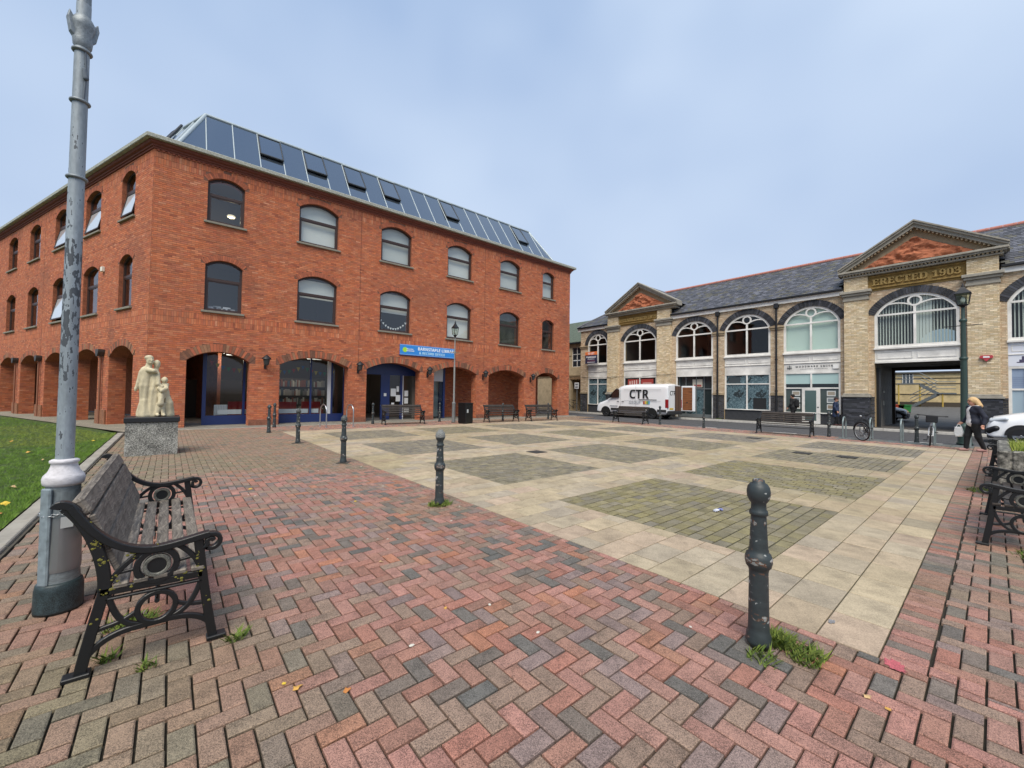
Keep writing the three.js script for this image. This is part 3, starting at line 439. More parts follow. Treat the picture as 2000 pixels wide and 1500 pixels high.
  mesh('hip_bar', rod(bl, tl, 0.075, 8), bars, roof); mesh('hip_bar', rod(br, tr, 0.06, 8), bars, roof); mesh('ridge_bar', rod(tl, tr, 0.07, 8), bars, roof);
  // right hip end, flat top, and the slope along the splayed side with its own bars and open vents
  const far = 26, sideB = s => [bl[0] + dS[0] * s, y0, bl[2] + dS[1] * s], sideT = s => [tl[0] + dS[0] * s, y1, tl[2] + dS[1] * s];
  mesh('roof_slope', new MB().poly([br, [18.15, y0, -33], tr]).poly([tr, [18.15, y0, -33], [xr, y1, -33]]).geo(false), dark, roof);
  mesh('roof_deck', new MB().poly([tl, tr, [xr, y1, -33], sideT(14)]).geo(false), M('#6d7070'), roof);
  mesh('parapet_gutter', new MB().poly([[-3.87, 10.975, -19.7], [19.2, 10.975, -19.7], [19.2, 10.975, -33], [-9, 10.975, -33]]).geo(false), M('#5d5f5c'), roof);
  for (let i = 0; i < 22; i++) { const a = i * 1.0 + 0.03, b = a + 0.94, m = new MB(); m.poly([sideB(b), sideB(a), sideT(a), sideT(b)]); mesh('roof_pane', m, dark, roof); mesh('glazing_bar', rod(sideB(a - 0.03), sideT(a - 0.03), 0.03, 6), bars, roof); }
  mesh('ridge_bar', rod(tl, sideT(22), 0.07, 8), bars, roof);
  for (const s of [1.2, 3.2]) { const o = [-0.13, 0.13, 0.05], P = (a, t) => { const u = sideB(a), v = sideT(a); return [u[0] + (v[0] - u[0]) * t + o[0], u[1] + (v[1] - u[1]) * t + o[1], u[2] + (v[2] - u[2]) * t + o[2]]; }; const m = new MB(); m.poly([P(s + 0.95, 0.25), P(s, 0.25), P(s, 0.75), P(s + 0.95, 0.75)]); m.poly([P(s + 0.95, 0.25), P(s, 0.25), P(s, 0.75), P(s + 0.95, 0.75)].reverse()); const sk = part('skylight', roof); mesh('pane', m, darkBar, sk); mesh('frame', [rod(P(s, 0.25), P(s, 0.75), 0.05, 6), rod(P(s, 0.25), P(s + 0.95, 0.25), 0.05, 6)], darkBar, sk); }
  // ---- ground floor behind the arches: shopfront glazing, brick infill, interior
  const blue = M('#1b2f63', { roughness: 0.4 }), pale = M('#c9cdd0', { roughness: 0.6 });
  const sf = part('shopfront', LIB), gp = (x0, x1, y0, y1, z) => mesh('pane', new THREE.PlaneGeometry(x1 - x0, y1 - y0).translate((x0 + x1) / 2, (y0 + y1) / 2, z), paneG, sf), paneG = glass('#e6eced'), bx = (n, m, ...a) => mesh(n, cuboid(...a), m, sf), Z = -20.75;
  const inner = M('#6f665e', { roughness: 1, side: THREE.DoubleSide });
  bx('ceiling', M('#8d8880'), -3.8, 3.3, -27, 19.1, 3.5, -20.26); bx('back_wall', inner, -3.8, 0, -27.1, 7.3, 3.3, -27); bx('floor', M('#6d6862'), -3.3, 0.01, -27, 7.3, 0.12, Z - 0.1);
  bx('partition', inner, 7.3, 0, -27, 7.4, 3.3, Z); bx('side_partition', inner, -3.45, 0.03, -26.9, -3.35, 3.3, -21.6);
  // bay 1 and 2 shop windows
  bx('post', blue, -2.16, 0.03, Z - 0.06, -2.03, 3.3, Z + 0.06); bx('plinth', blue, -2.03, 0.03, Z - 0.05, 3.95, 0.42, Z + 0.05); gp(-2.03, -0.75, 0.42, 3.3, Z); bx('post', blue, -0.75, 0.42, Z - 0.04, -0.66, 3.3, Z + 0.04); gp(-0.66, 0.6, 0.42, 3.3, Z);
  bx('post', blue, 0.55, 0.42, Z - 0.03, 0.63, 3.3, Z + 0.03); gp(0.63, 1.95, 0.42, 3.3, Z); bx('post', blue, 1.95, 0.42, Z - 0.03, 2.03, 3.3, Z + 0.03); gp(2.03, 2.75, 0.42, 3.3, Z); bx('post', pale, 2.75, 0.42, Z - 0.05, 2.9, 3.3, Z + 0.05); bx('post', blue, 2.9, 0.42, Z - 0.05, 2.99, 3.3, Z + 0.05); gp(2.99, 3.5, 0.42, 3.3, Z); bx('post', blue, 3.5, 0.42, Z - 0.05, 3.95, 3.3, Z + 0.05);
  for (const [a, b] of [[-1.6, -0.76], [-0.65, -0.2], [0.64, 1.94], [2.04, 2.4]]) bx('notice_strip', M('#d7dadb'), a, 0.46, Z - 0.14, b, 0.66, Z - 0.12);
  { // radiator-like slatted display stand, red sofas, book shelves, bunting, strip lights
    bx('radiator', M('#d9dbdc'), -1.72, 0.42, Z - 0.4, -1.25, 0.86, Z - 0.3); for (let k = 0; k < 8; k++) bx('radiator_fin', M('#b8bcbe'), -1.7 + k * 0.058, 0.46, Z - 0.3, -1.67 + k * 0.058, 0.84, Z - 0.28);
    const sofa = M('#a3211f', { roughness: 0.7 }); for (const [x, z] of [[-1.05, -22.4], [-0.2, -22.9], [0.9, -22.0], [2.2, -22.6]]) { bx('sofa_seat', sofa, x, 0.12, z - 0.8, x + 0.9, 0.55, z); bx('sofa_back', sofa, x, 0.55, z - 0.8, x + 0.9, 0.95, z - 0.6); }
    const r = rng(31), cols = ['#6d6a66', '#8d8880', '#45525c', '#7a4a3a', '#a09a8c', '#3f4a3e', '#b9b4a6'].map(c => M(c)); bx('bookcase', M('#4a423a'), 0.7, 0.12, -24.6, 3.6, 2.2, -24.2); bx('bookcase', M('#4a423a'), -3.2, 0.12, -25.6, 0.2, 2.0, -25.2);
    for (let row = 0; row < 4; row++) for (let x = 0.75; x < 3.5;) { const w = 0.05 + r() * 0.09, h = 0.26 + r() * 0.14; bx('book', cols[r() * 7 | 0], x, 0.3 + row * 0.48, -24.2, x + w * 0.9, 0.3 + row * 0.48 + h, -24.08); x += w; }
    const strip = M('#ffffff', { emissive: new THREE.Color('#fff6e6'), emissiveIntensity: 0.28 }); for (const [x, z] of [[-1.5, -21.9], [-1.3, -22.9], [-1.1, -23.9], [-0.3, -22.6], [1.4, -22.4], [2.4, -23.2], [2.9, -22.2], [1.0, -24.2]]) bx('strip_light', strip, x, 3.22, z - 0.06, x + 0.7, 3.27, z + 0.06);
    for (const x of [-1, 1.8]) { const l = new THREE.PointLight('#fff2e0', 1.0, 0); l.position.set(x, 3.0, -23); l.castShadow = true; sf.add(l); }
    const fl = new MB(), fc = ['#b23a34', '#c9b23c', '#3c6a9a', '#3f8a5a'].map(L); for (let k = 0; k < 26; k++) { const x = -1.9 + k * 0.2, y = 2.75 - 0.28 * Math.sin((k % 9) / 9 * Math.PI); fl.poly([[x, y, -21.4], [x + 0.08, y - 0.2, -21.4], [x + 0.16, y, -21.4]], fc[k % 4]); } mesh('bunting', fl, M('#ffffff', { vc: true, side: THREE.DoubleSide }), sf);
  }
  // bay 3: doorway; bay 4: door and brick return; bays 5 and 6: brick back wall with an opening at the end
  bx('header', blue, 3.95, 2.45, Z - 0.05, 7.5, 3.3, Z + 0.05); bx('post', blue, 5.45, 0.03, Z - 0.05, 5.55, 2.45, Z + 0.05); bx('door_leaf', blue, 5.55, 0.03, Z - 0.03, 5.95, 2.45, Z + 0.03); gp(5.95, 6.6, 0.1, 2.45, Z); bx('door_stile', blue, 6.55, 0.03, Z - 0.04, 6.68, 2.45, Z + 0.05); bx('door_stile', pale, 6.68, 0.03, Z - 0.04, 6.73, 2.45, Z + 0.06); gp(6.73, 7.3, 0.1, 2.45, Z);
  const paper = M('#d6dad8'); for (const [x, y, w, h] of [[6.0, 1.3, 0.3, 0.42], [6.05, 0.85, 0.16, 0.1], [6.33, 1.55, 0.14, 0.3], [6.3, 1.02, 0.25, 0.35], [6.8, 1.3, 0.22, 0.32], [6.8, 0.9, 0.22, 0.32], [6.78, 0.35, 0.3, 0.3], [5.62, 1.3, 0.14, 0.16], [8.22, 1.3, 0.16, 0.36]]) bx('notice', paper, x, y, Z + 0.04, x + w, y + h, Z + 0.052);
  bx('wall', inner, 7.4, 0.03, Z - 0.1, 8.0, 3.3, Z); bx('post', blue, 8.0, 0.03, Z - 0.05, 8.35, 3.3, Z + 0.03); bx('post', pale, 8.35, 0.03, Z - 0.04, 8.45, 3.3, Z + 0.06); bx('panel', pale, 8.45, 2.2, Z - 0.02, 9.25, 3.3, Z + 0.02); gp(8.45, 9.25, 0.1, 2.2, Z); bx('panel', M('#8f9a98'), 8.5, 0.1, Z - 0.5, 9.2, 2.2, Z - 0.45); bx('post', blue, 9.25, 0.03, -21.9, 9.38, 3.3, Z + 0.05);
  const bw = mesh('infill_wall', cuboid(9.38, 0.03, -22.3, 16.3, 3.3, -21.9), mortarM, sf); const bm = new MB(); bm.m = new THREE.Matrix4().makeTranslation(0, 0, -21.9); for (const [a, b, c, d] of courses(9.38, 16.3, 0.03, 3.3, [], [])) brickBox(bm, a, b, c, d, tint(a, b, 2)); bm.m = null; mesh('brickwork', bm, MT.brick, sf).userData.kind = 'stuff';
  bx('end_pier', jambM, 18.7, 0.03, -20.95, 19.2, 3.3, -20.26); bx('far_wall', pale, 16.3, 0.03, -27.3, 16.5, 3.3, -22.3); bx('far_wall', jambM, 16.5, 0.03, -23.3, 18.7, 3.3, -23.05);
  mesh('gable_wall', [cuboid(18.7, 0, -34, 19.22, 10.5, -23), cuboid(18.7, 2.9, -23, 19.22, 10.5, -20.26)], jambM, LIB); mesh('floor_slab', new MB().box(-3.6, 3.5, -33, 18.7, 3.56, -20.3).geo(false), inner, LIB);
  { const m = new MB(); m.box(-27, 0, -3.75, -2.6, 3.4, -3.6); m.box(-27, 3.3, -3.6, -0.6, 3.5, -0.555); m.box(-27.2, 0, -3.7, -27, 3.4, -0.3); const w = mesh('arcade_back_wall', m.geo(false), M('#b46b4b', { tex: TX.grain, tm: 0.6 }), LIB); w.position.set(...Fs.pos); w.rotation.y = Fs.turn; }
  // rainwater heads and downpipes on the splayed side
  for (const s of [4.0, 7.95, 11.92, 15.9, 19.9]) { const p = part('downpipe', LIB, frameAt(Fs, -s, 0, 0.0), Fs.turn), m = M('#3b3836', { roughness: 0.5 }); mesh('hopper', extrude([[-0.16, 3.1], [0.16, 3.1], [0.16, 3.0], [0.06, 2.82], [-0.06, 2.82], [-0.16, 3.0]], 0.2, 0.005).translate(0, 0, 0.02), m, p); mesh('pipe', rod([0, 0.05, 0.09], [0, 2.85, 0.09], 0.04, 10), M('#8c5d47', { tex: TX.soft, tm: 0.4 }), p); mesh('pier_foot', cuboid(-0.5, 0.02, 0.01, 0.5, 0.62, 0.07, 0.01), M('#9c6a4c', { tex: TX.grain, tm: 0.5 }), p); }
  // stone feet of the front piers
  for (const [a, b] of [[-0.65, 0.47], [3.4, 4.29], [7.22, 8.06], [10.96, 11.86], [14.8, 15.88]]) mesh('pier_foot', cuboid(a + 0.004, 0.02, -19.69, b - 0.004, 0.27, -19.66, 0.006), M('#96604a', { tex: TX.grain, tm: 0.4 }), LIB);
}
// ---------------------------------------------------------------- the Edwardian terrace across the road
const font = await new FontLoader().loadAsync('fonts/droid/droid_serif_bold.typeface.json'), fontSans = await new FontLoader().loadAsync('fonts/droid/droid_sans_bold.typeface.json');
const text3 = (s, size, depth, f = font, bevel = 0) => { const g = new TextGeometry(s, { font: f, size, depth, curveSegments: 4, bevelEnabled: bevel > 0, bevelSize: bevel, bevelThickness: bevel, bevelSegments: 1 }); g.computeBoundingBox(); const b = g.boundingBox; return g.translate(-(b.max.x + b.min.x) / 2, 0, 0); };
const TER = thing('brick_terrace', 'two-storey yellow brick terrace with arched white windows, slate roof and two pediments', 'building');
{
  const F = { pos: [25, 0, 0], turn: -Math.PI / 2 }, at = (x, y, z) => frameAt(F, x, y, z), put = o => { o.position.set(...F.pos); o.rotation.y = F.turn; return o; };
  const P = (name, g, m, par = TER) => par === TER ? put(mesh(name, g, m, TER)) : mesh(name, g, m, par);
  const yel = ['#e8d6b2', '#dfcaa4', '#efdfc0', '#d6bf98', '#e4d0ae', '#dcc7a6'].map(L), cream = ['#d8c3a4', '#d2ba9c', '#dfccb0', '#ccb294'].map(L), dk = ['#44464b', '#3a3c42', '#50525a', '#34363b'].map(L);
  const tone = a => scl(a[Math.floor(bR() * a.length)], 0.86 + bR() * 0.26);
  const stoneM = M('#a8967a', { tex: TX.soft, tm: 0.8, bump: TX.softH, bm: 0.3, bs: 0.004 }), stoneD = M('#a19c90', { tex: TX.soft, tm: 0.8, bump: TX.softH, bm: 0.3, bs: 0.004 }), mortar = M('#b5a182', { tex: TX.grain, tm: 0.6 }), white = MT.white, jamb = M('#b79d74', { tex: TX.soft, tm: 0.5 });
  const bays = [[-21.63, 1.06], [-17.53, 1.46], [-13.2, 1.33], [-9.77, 1.36], [-6.36, 1.36], [-2.08, 1.51], [2.2, 1.36], [5.7, 1.36]];
  const opens = bays.map(([c, h]) => [c - h, c + h, 0, 5.9, 0.95, 0.34]);
  const X0 = -23.5, X1 = 8;
  const W = P('wall', wallSlab(X0, X1, 0, 7.3, opens, 0.4), [mortar, jamb]);
  { const up = new MB(), dkb = new MB();
    for (const [a, b, c, d] of courses(X0, X1, 0, 7.3, opens, [])) brickBox(d < 1.66 ? dkb : up, a, b, c, d, d < 1.66 ? tone(dk) : tone(cream), 0.005, 0.008);
    mesh('brickwork', up, MT.brick, W).userData.kind = 'stuff'; mesh('plinth_brickwork', dkb, MT.brick, W).userData.kind = 'stuff';
    for (const o of opens) { const m = new MB(); archRing(m, o, 40, dk, 0.04); mesh('arch_ring', m, MT.brick, W).userData.kind = 'stuff'; } }
  // piers between bays: plinth cap, impost blocks and small brackets
  const gaps = []; for (let i = 0; i + 1 < bays.length; i++) gaps.push([bays[i][0] + bays[i][1], bays[i + 1][0] - bays[i + 1][1]]); gaps.unshift([X0, bays[0][0] - bays[0][1]]);
  for (const [a, b] of gaps) {
    if (b - a > 1.0 && a > -20.9 && a < 0.5 && (a < -19 || a > -17) && !(a > -12 && a < -5)) continue;
    P('plinth_cap', [cuboid(a - 0.03, 1.66, 0.005, b + 0.03, 1.74, 0.07, 0.01), cuboid(a - 0.015, 1.74, 0.005, b + 0.015, 1.82, 0.045, 0.01)], stoneM);
    P('impost', [cuboid(a - 0.05, 5.78, 0.005, b + 0.05, 5.88, 0.12, 0.01), cuboid(a - 0.03, 5.66, 0.005, b + 0.03, 5.78, 0.07, 0.008)], stoneM);
  }
  // windows
  const vBlind = M('#c9d0c8', { side: THREE.DoubleSide }), curtain = M('#cfe2d6', { roughness: 0.95, side: THREE.DoubleSide });
  const paneT = glass('#eef2f2');
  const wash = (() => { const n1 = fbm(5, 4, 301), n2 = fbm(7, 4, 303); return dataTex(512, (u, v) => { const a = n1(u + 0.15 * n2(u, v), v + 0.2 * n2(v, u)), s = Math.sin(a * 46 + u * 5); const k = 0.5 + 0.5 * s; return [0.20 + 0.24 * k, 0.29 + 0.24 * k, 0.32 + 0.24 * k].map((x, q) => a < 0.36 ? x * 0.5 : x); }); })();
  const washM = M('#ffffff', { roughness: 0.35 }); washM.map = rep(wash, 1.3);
  function archWindow(c, hw, kind) {
    const y0 = 4.2, sp = 5.9, rise = 0.95, g = part('window', TER, at(c, 0, -0.12), F.turn), h = sp - y0, oo = [-hw, hw, y0, sp, rise, 0], A = arcOf(oo);
    const inset = d => { const q = [[-hw + d, y0 + d], [hw - d, y0 + d]], R = A.R - d, a = Math.asin(Math.min(1, (hw - d) / R)); q.push(...arcPts(0, A.cy, R, Math.PI / 2 - a, Math.PI / 2 + a, 20)); return q; };
    mesh('frame', extrude(openPath(oo), 0.1, 0, [inset(0.12)]), white, g);
    mesh('mullion', cuboid(-0.05, y0 + 0.11, 0.01, 0.05, sp + 0.28, 0.09), white, g); mesh('transom', cuboid(-hw + 0.11, sp - 0.06, 0.02, hw - 0.11, sp + 0.03, 0.11), white, g);
    const rr_ = 0.23, ry = sp + rise - 0.12 - rr_ - 0.02, top = sp + 0.3;
    mesh('roundel', bar(arcPts(0, ry, rr_, 0, 2 * Math.PI * 31 / 32, 31), 0.085, 0.08, 0.012, true), white, g);
    for (const s of [-1, 1]) mesh('tracery_bar', bar(bez([[s * (hw - 0.14), sp + 0.18], [s * (hw * 0.82), sp + 0.62], [s * hw * 0.3, sp + 0.66], [0, top]], 16), 0.07, 0.075, 0.014), white, g);
    mesh('pane', new THREE.PlaneGeometry(hw - 0.17, h - 0.17).translate(-hw / 2 + 0.035, y0 + 0.11 + (h - 0.17) / 2, 0.05), paneT, g); mesh('pane', new THREE.PlaneGeometry(hw - 0.17, h - 0.17).translate(hw / 2 - 0.035, y0 + 0.11 + (h - 0.17) / 2, 0.05), paneT, g);
    const up = [[-hw + 0.11, sp + 0.03], [hw - 0.11, sp + 0.03], ...inset(0.12).slice(2)]; mesh('fanlight', new THREE.ShapeGeometry(new THREE.Shape(up.map(p => new THREE.Vector2(...p)))).translate(0, 0, 0.05), paneT, g);
    mesh('sill', cuboid(-hw - 0.03, y0 - 0.1, 0.0, hw + 0.03, y0 - 0.002, 0.2, 0.01), white, g);
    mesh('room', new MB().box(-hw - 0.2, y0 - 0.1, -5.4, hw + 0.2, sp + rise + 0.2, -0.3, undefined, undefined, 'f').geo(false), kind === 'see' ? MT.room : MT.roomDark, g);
    if (kind === 'curtain') mesh('blind', new THREE.PlaneGeometry(2 * hw - 0.06, h + rise - 0.1, 60, 1).translate(0, y0 + (h + rise - 0.1) / 2, -0.1), curtain, g);
    if (kind === 'see') for (let x = -hw + 0.1; x < hw - 0.08; x += 0.115) { const t = Math.abs(x) < hw ? Math.sqrt(Math.max(0, A.R * A.R - x * x)) + A.cy : sp; const b = mesh('blind_slat', new THREE.PlaneGeometry(0.1, t - y0 - 0.12), vBlind, g); b.position.set(x, y0 + 0.05 + (t - y0 - 0.12) / 2, -0.1); b.rotation.y = Math.abs(x - 0.35) < 0.3 ? 0.1 : 1.1; }
    if (kind === 'see') { const rw = mesh('glowing_rear_window', extrude(openPath([-0.2, hw - 0.1, y0 + 0.1, y0 + 0.9, 0.5, 0]), 0.02), M('#cfe0e8', { emissive: new THREE.Color('#9db6c4'), emissiveIntensity: 0.25 }), g); rw.position.z = -5.3; }  // daylight through the far window is put in as a glow
  }
  function panels(c, hw, y0, y1) { const g = part('spandrel_panel', TER, at(c, 0, -0.1), F.turn); mesh('board', cuboid(-hw, y0, 0, hw, y1, 0.05), white, g); for (const s of [-1, 1]) { const a = s < 0 ? -hw + 0.1 : 0.08, b = s < 0 ? -0.08 : hw - 0.1; mesh('panel_moulding', [cuboid(a, y0 + 0.1, 0.05, b, y0 + 0.13, 0.075), cuboid(a, y1 - 0.13, 0.05, b, y1 - 0.1, 0.075), cuboid(a, y0 + 0.13, 0.05, a + 0.03, y1 - 0.13, 0.075), cuboid(b - 0.03, y0 + 0.13, 0.05, b, y1 - 0.13, 0.075)], white, g); } mesh('drip_moulding', cuboid(-hw, y0 - 0.05, 0, hw, y0 - 0.002, 0.09, 0.01), white, g); }
  const kinds = ['n', 'n', 'n', 'n', 'curtain', 'see', 'see', 'n'];
  bays.forEach(([c, hw], i) => { archWindow(c, hw, kinds[i]); panels(c, hw, i === 5 ? 3.52 : 3.6, 4.09); });
  // shopfronts
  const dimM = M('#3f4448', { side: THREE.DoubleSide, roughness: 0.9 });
  function shop(c, hw, o) {
    const g = part('shopfront', TER, at(c, 0, -0.1), F.turn), b = (n, m, ...a) => mesh(n, cuboid(...a), m, g), fy = 3.05;
    b('fascia_board', o.fasciaM || white, -hw, fy, -0.02, hw, 3.545, 0.04); const sill = o.sill ?? 0.78;
    b('head', white, -hw, fy - 0.1, -0.04, hw, fy - 0.001, 0.06); b('jamb', white, -hw, sill, -0.05, -hw + 0.1, fy - 0.1, 0.05); b('jamb', white, hw - 0.1, sill, -0.05, hw, fy - 0.1, 0.05);
    if (sill > 0.3) { b('sill', white, -hw, sill - 0.06, -0.05, hw, sill, 0.07); b('stallriser', M('#3b3d41', { tex: TX.soft, tm: 0.4 }), -hw, 0.07, -0.15, hw, sill - 0.06, 0.0); }
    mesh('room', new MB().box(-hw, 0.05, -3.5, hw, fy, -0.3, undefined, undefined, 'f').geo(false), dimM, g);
    return { g, b, fy, sill };
  }
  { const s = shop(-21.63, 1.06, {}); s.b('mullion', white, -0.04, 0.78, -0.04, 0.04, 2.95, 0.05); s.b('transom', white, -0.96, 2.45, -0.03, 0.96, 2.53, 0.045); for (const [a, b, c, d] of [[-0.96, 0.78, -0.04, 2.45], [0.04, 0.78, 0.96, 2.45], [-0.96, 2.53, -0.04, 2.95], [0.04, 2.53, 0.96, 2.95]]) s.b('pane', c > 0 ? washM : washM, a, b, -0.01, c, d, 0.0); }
  { const s = shop(-17.53, 1.46, {}); s.b('mullion', white, -0.04, 0.78, -0.04, 0.04, 2.95, 0.05); const post = M('#a8423c'), pt = M('#d8b9b0'); s.b('pane', M('#2c3033', { roughness: 0.2 }), -1.36, 0.78, -0.012, 1.36, 2.95, -0.002); s.b('poster', post, -1.1, 2.1, 0.0, -0.1, 2.85, 0.006); s.b('poster', post, 0.1, 2.1, 0.0, 1.15, 2.85, 0.006); for (let k = 0; k < 4; k++) s.b('poster_bar', pt, -0.95 + k * 0.2, 2.3, 0.006, -0.85 + k * 0.2, 2.7 + 0.03 * k, 0.009); s.b('poster_bar', pt, 0.25, 2.5, 0.006, 1.0, 2.56, 0.009); }
  { // grey recessed entrance with smeared glass and a paper notice
    const s = shop(-13.2, 1.33, { sill: 0.08 }), grey = M('#6f7577', { roughness: 0.45 }), Z = -0.28; s.b('pane', M('#2b3436', { roughness: 0.25 }), -1.23, 0.1, Z - 0.02, 1.23, 2.95, Z); for (const x of [-1.23, -0.75, 0.0, 0.55, 1.17]) s.b('stile', grey, x, 0.08, Z, x + 0.06, 2.95, Z + 0.06); s.b('rail', grey, -1.23, 2.05, Z, 1.23, 2.12, Z + 0.065); s.b('rail', grey, -1.23, 0.08, Z, 1.23, 0.3, Z + 0.065);
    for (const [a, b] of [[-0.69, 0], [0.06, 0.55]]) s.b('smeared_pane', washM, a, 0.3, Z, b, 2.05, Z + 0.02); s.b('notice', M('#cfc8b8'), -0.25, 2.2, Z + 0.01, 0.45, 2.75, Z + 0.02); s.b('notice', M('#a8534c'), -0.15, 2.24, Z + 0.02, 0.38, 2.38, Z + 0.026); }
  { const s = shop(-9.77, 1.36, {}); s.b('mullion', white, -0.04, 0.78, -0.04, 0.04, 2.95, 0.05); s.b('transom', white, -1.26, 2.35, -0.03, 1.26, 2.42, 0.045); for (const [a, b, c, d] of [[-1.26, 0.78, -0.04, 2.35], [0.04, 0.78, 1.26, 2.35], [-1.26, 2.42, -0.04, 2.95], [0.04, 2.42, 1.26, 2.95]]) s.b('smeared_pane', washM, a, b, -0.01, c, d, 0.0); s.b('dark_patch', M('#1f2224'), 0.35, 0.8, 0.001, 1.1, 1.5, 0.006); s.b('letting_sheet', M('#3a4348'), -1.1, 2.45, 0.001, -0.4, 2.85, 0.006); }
  { // office with white door, pictures in the side lights
    const s = shop(-6.36, 1.36, { sill: 0.72 }); s.b('transom', white, -1.26, 2.08, -0.03, 1.26, 2.15, 0.05); s.b('mullion', white, -0.04, 2.15, -0.03, 0.04, 2.95, 0.05); for (const a of [-1.26, 0.04]) { s.b('pane', M('#1c2123', { roughness: 0.1 }), a, 2.15, -0.012, a + 1.22, 2.95, -0.002); s.b('roller_blind', M('#a9c4c2'), a, 2.36, 0.0, a + 1.22, 2.95, 0.006); }
    s.b('door_frame', white, -0.45, 0.08, -0.04, 0.42, 2.08, 0.055); s.b('door_pane', M('#4f6462', { roughness: 0.12 }), -0.30, 0.25, 0.055, 0.24, 1.98, 0.06); s.b('letter_box', M('#3a3f40'), 0.28, 1.0, 0.055, 0.36, 1.05, 0.07);
    const pic = [M('#8d7f6c'), M('#7c8488'), M('#9a9284')]; for (const [a, b] of [[-1.26, -0.45], [0.42, 1.26]]) { s.b('pane', M('#424d4b', { roughness: 0.12 }), a, 0.72, -0.012, b, 2.08, -0.002); for (let k = 0; k < 3; k++) { const x = a < 0 ? -0.95 : 0.72; s.b('picture', M('#c9ccca'), x, 0.9 + k * 0.38, 0.0, x + 0.4, 1.2 + k * 0.38, 0.006); s.b('picture_image', pic[k], x + 0.04, 0.96 + k * 0.38, 0.006, x + 0.36, 1.15 + k * 0.38, 0.009); } }
    const ink = M('#3c4043'); mesh('sign_lettering', text3('W O O D W A R D   S M I T H', 0.1, 0.008, fontSans).translate(0.12, 3.32, 0.042), ink, s.g); mesh('sign_lettering', text3('C H A R T E R E D   A R C H I T E C T S', 0.055, 0.006, fontSans).translate(0.12, 3.2, 0.042), M('#6a6e70'), s.g);
    mesh('emblem', [cuboid(-1.16, 3.2, 0.04, -1.13, 3.42, 0.05), cuboid(-1.09, 3.2, 0.04, -1.05, 3.46, 0.05), cuboid(-1.01, 3.2, 0.04, -0.98, 3.42, 0.05), cuboid(-1.2, 3.28, 0.041, -0.94, 3.31, 0.049)], ink, s.g); s.b('alarm_box', M('#e9e9e6'), 1.02, 3.2, 0.04, 1.27, 3.42, 0.1); }
  { // shop at the right end: pale sign with a curly initial and a small lorry, grey blinds
    const s = shop(2.2, 1.36, { fasciaM: M('#d4d8e2') }); s.b('sign_board', M('#d4d8e2'), -1.36, 3.06, 0.04, 1.36, 4.15, 0.06); s.b('mullion', white, -0.9, 0.78, -0.04, -0.84, 2.95, 0.05); s.b('transom', white, -1.26, 2.0, -0.03, 1.26, 2.08, 0.045); s.b('pane', M('#8b9bb2', { roughness: 0.2 }), -1.26, 2.08, -0.012, 1.26, 2.95, -0.002); s.b('pane', M('#9db0bc', { roughness: 0.2 }), -1.26, 0.78, -0.012, 1.26, 2.0, -0.002); for (let k = 0; k < 6; k++) s.b('blind_slat', M('#7e8ea8'), -1.26, 2.1 + k * 0.09, 0.0, 1.26, 2.14 + k * 0.09, 0.006);
    mesh('sign_lettering', text3('D', 0.34, 0.008, font).applyMatrix4(new THREE.Matrix4().set(1, 0.28, 0, 0, 0, 1, 0, 0, 0, 0, 1, 0, 0, 0, 0, 1)).translate(-0.72, 3.68, 0.062), M('#2c3050'), s.g);
    const v = M('#4a4660'); mesh('sign_picture', [cuboid(-1.05, 3.24, 0.06, -0.55, 3.34, 0.066), cuboid(-0.98, 3.34, 0.06, -0.78, 3.48, 0.066), cuboid(-1.12, 3.2, 0.06, -0.5, 3.24, 0.066)], v, s.g); mesh('sign_picture', [cuboid(-0.77, 3.36, 0.0605, -0.52, 3.52, 0.067)], M('#7f8a78'), s.g); }
  { const s = shop(5.7, 1.36, {}); s.b('pane', M('#8b9bb2', { roughness: 0.2 }), -1.26, 0.78, -0.012, 1.26, 2.95, -0.002); }
  // passage through to the yard
  { const g = part('passage', TER, at(-2.08, 0, 0), F.turn), pale = M('#a7a39a', { tex: TX.grain, tm: 0.9 }), b = (n, m, ...a) => mesh(n, cuboid(...a), m, g); b('ceiling', M('#8b8a86', { tex: TX.soft, tm: 1 }), -1.9, 3.47, -6.5, 1.9, 3.52, -0.11); b('passage_wall', pale, -1.9, 0, -5.5, -1.51, 3.47, -0.9); b('gate_post', MT.black, -1.52, 0, -0.95, -1.40, 3.2, -0.42); b('passage_wall', M('#3b3d41', { tex: TX.soft, tm: 0.4 }), 1.51, 0, -5.5, 1.9, 3.47, -0.41); b('end_post', M('#40372f'), -1.52, 0, -5.75, -1.38, 3.4, -5.52); b('lintel', M('#37322d'), -1.9, 3.28, -5.72, 1.9, 3.47, -5.53); for (const [x, z] of [[-0.2, -2], [0.3, -3.6], [0.6, -4.8]]) b('ceiling_hatch', M('#4e4c4a'), x, 3.455, z, x + 0.8, 3.472, z + 0.3); b('wall_light', M('#d9d6cc'), -1.515, 1.9, -2.6, -1.46, 2.0, -2.5); b('wall_light', M('#d9d6cc'), -1.515, 1.2, -2.5, -1.47, 1.45, -2.42);
    mesh('fascia_return', cuboid(-1.51, 3.40, -0.1, 1.51, 3.468, 0.02), white, g);
    struct('passage_floor', new MB().box(25.1, -0.02, -3.6, 31, 0.05, -0.55).geo(false), M('#6d6660', { tex: TX.grain, tm: 0.6 })); }
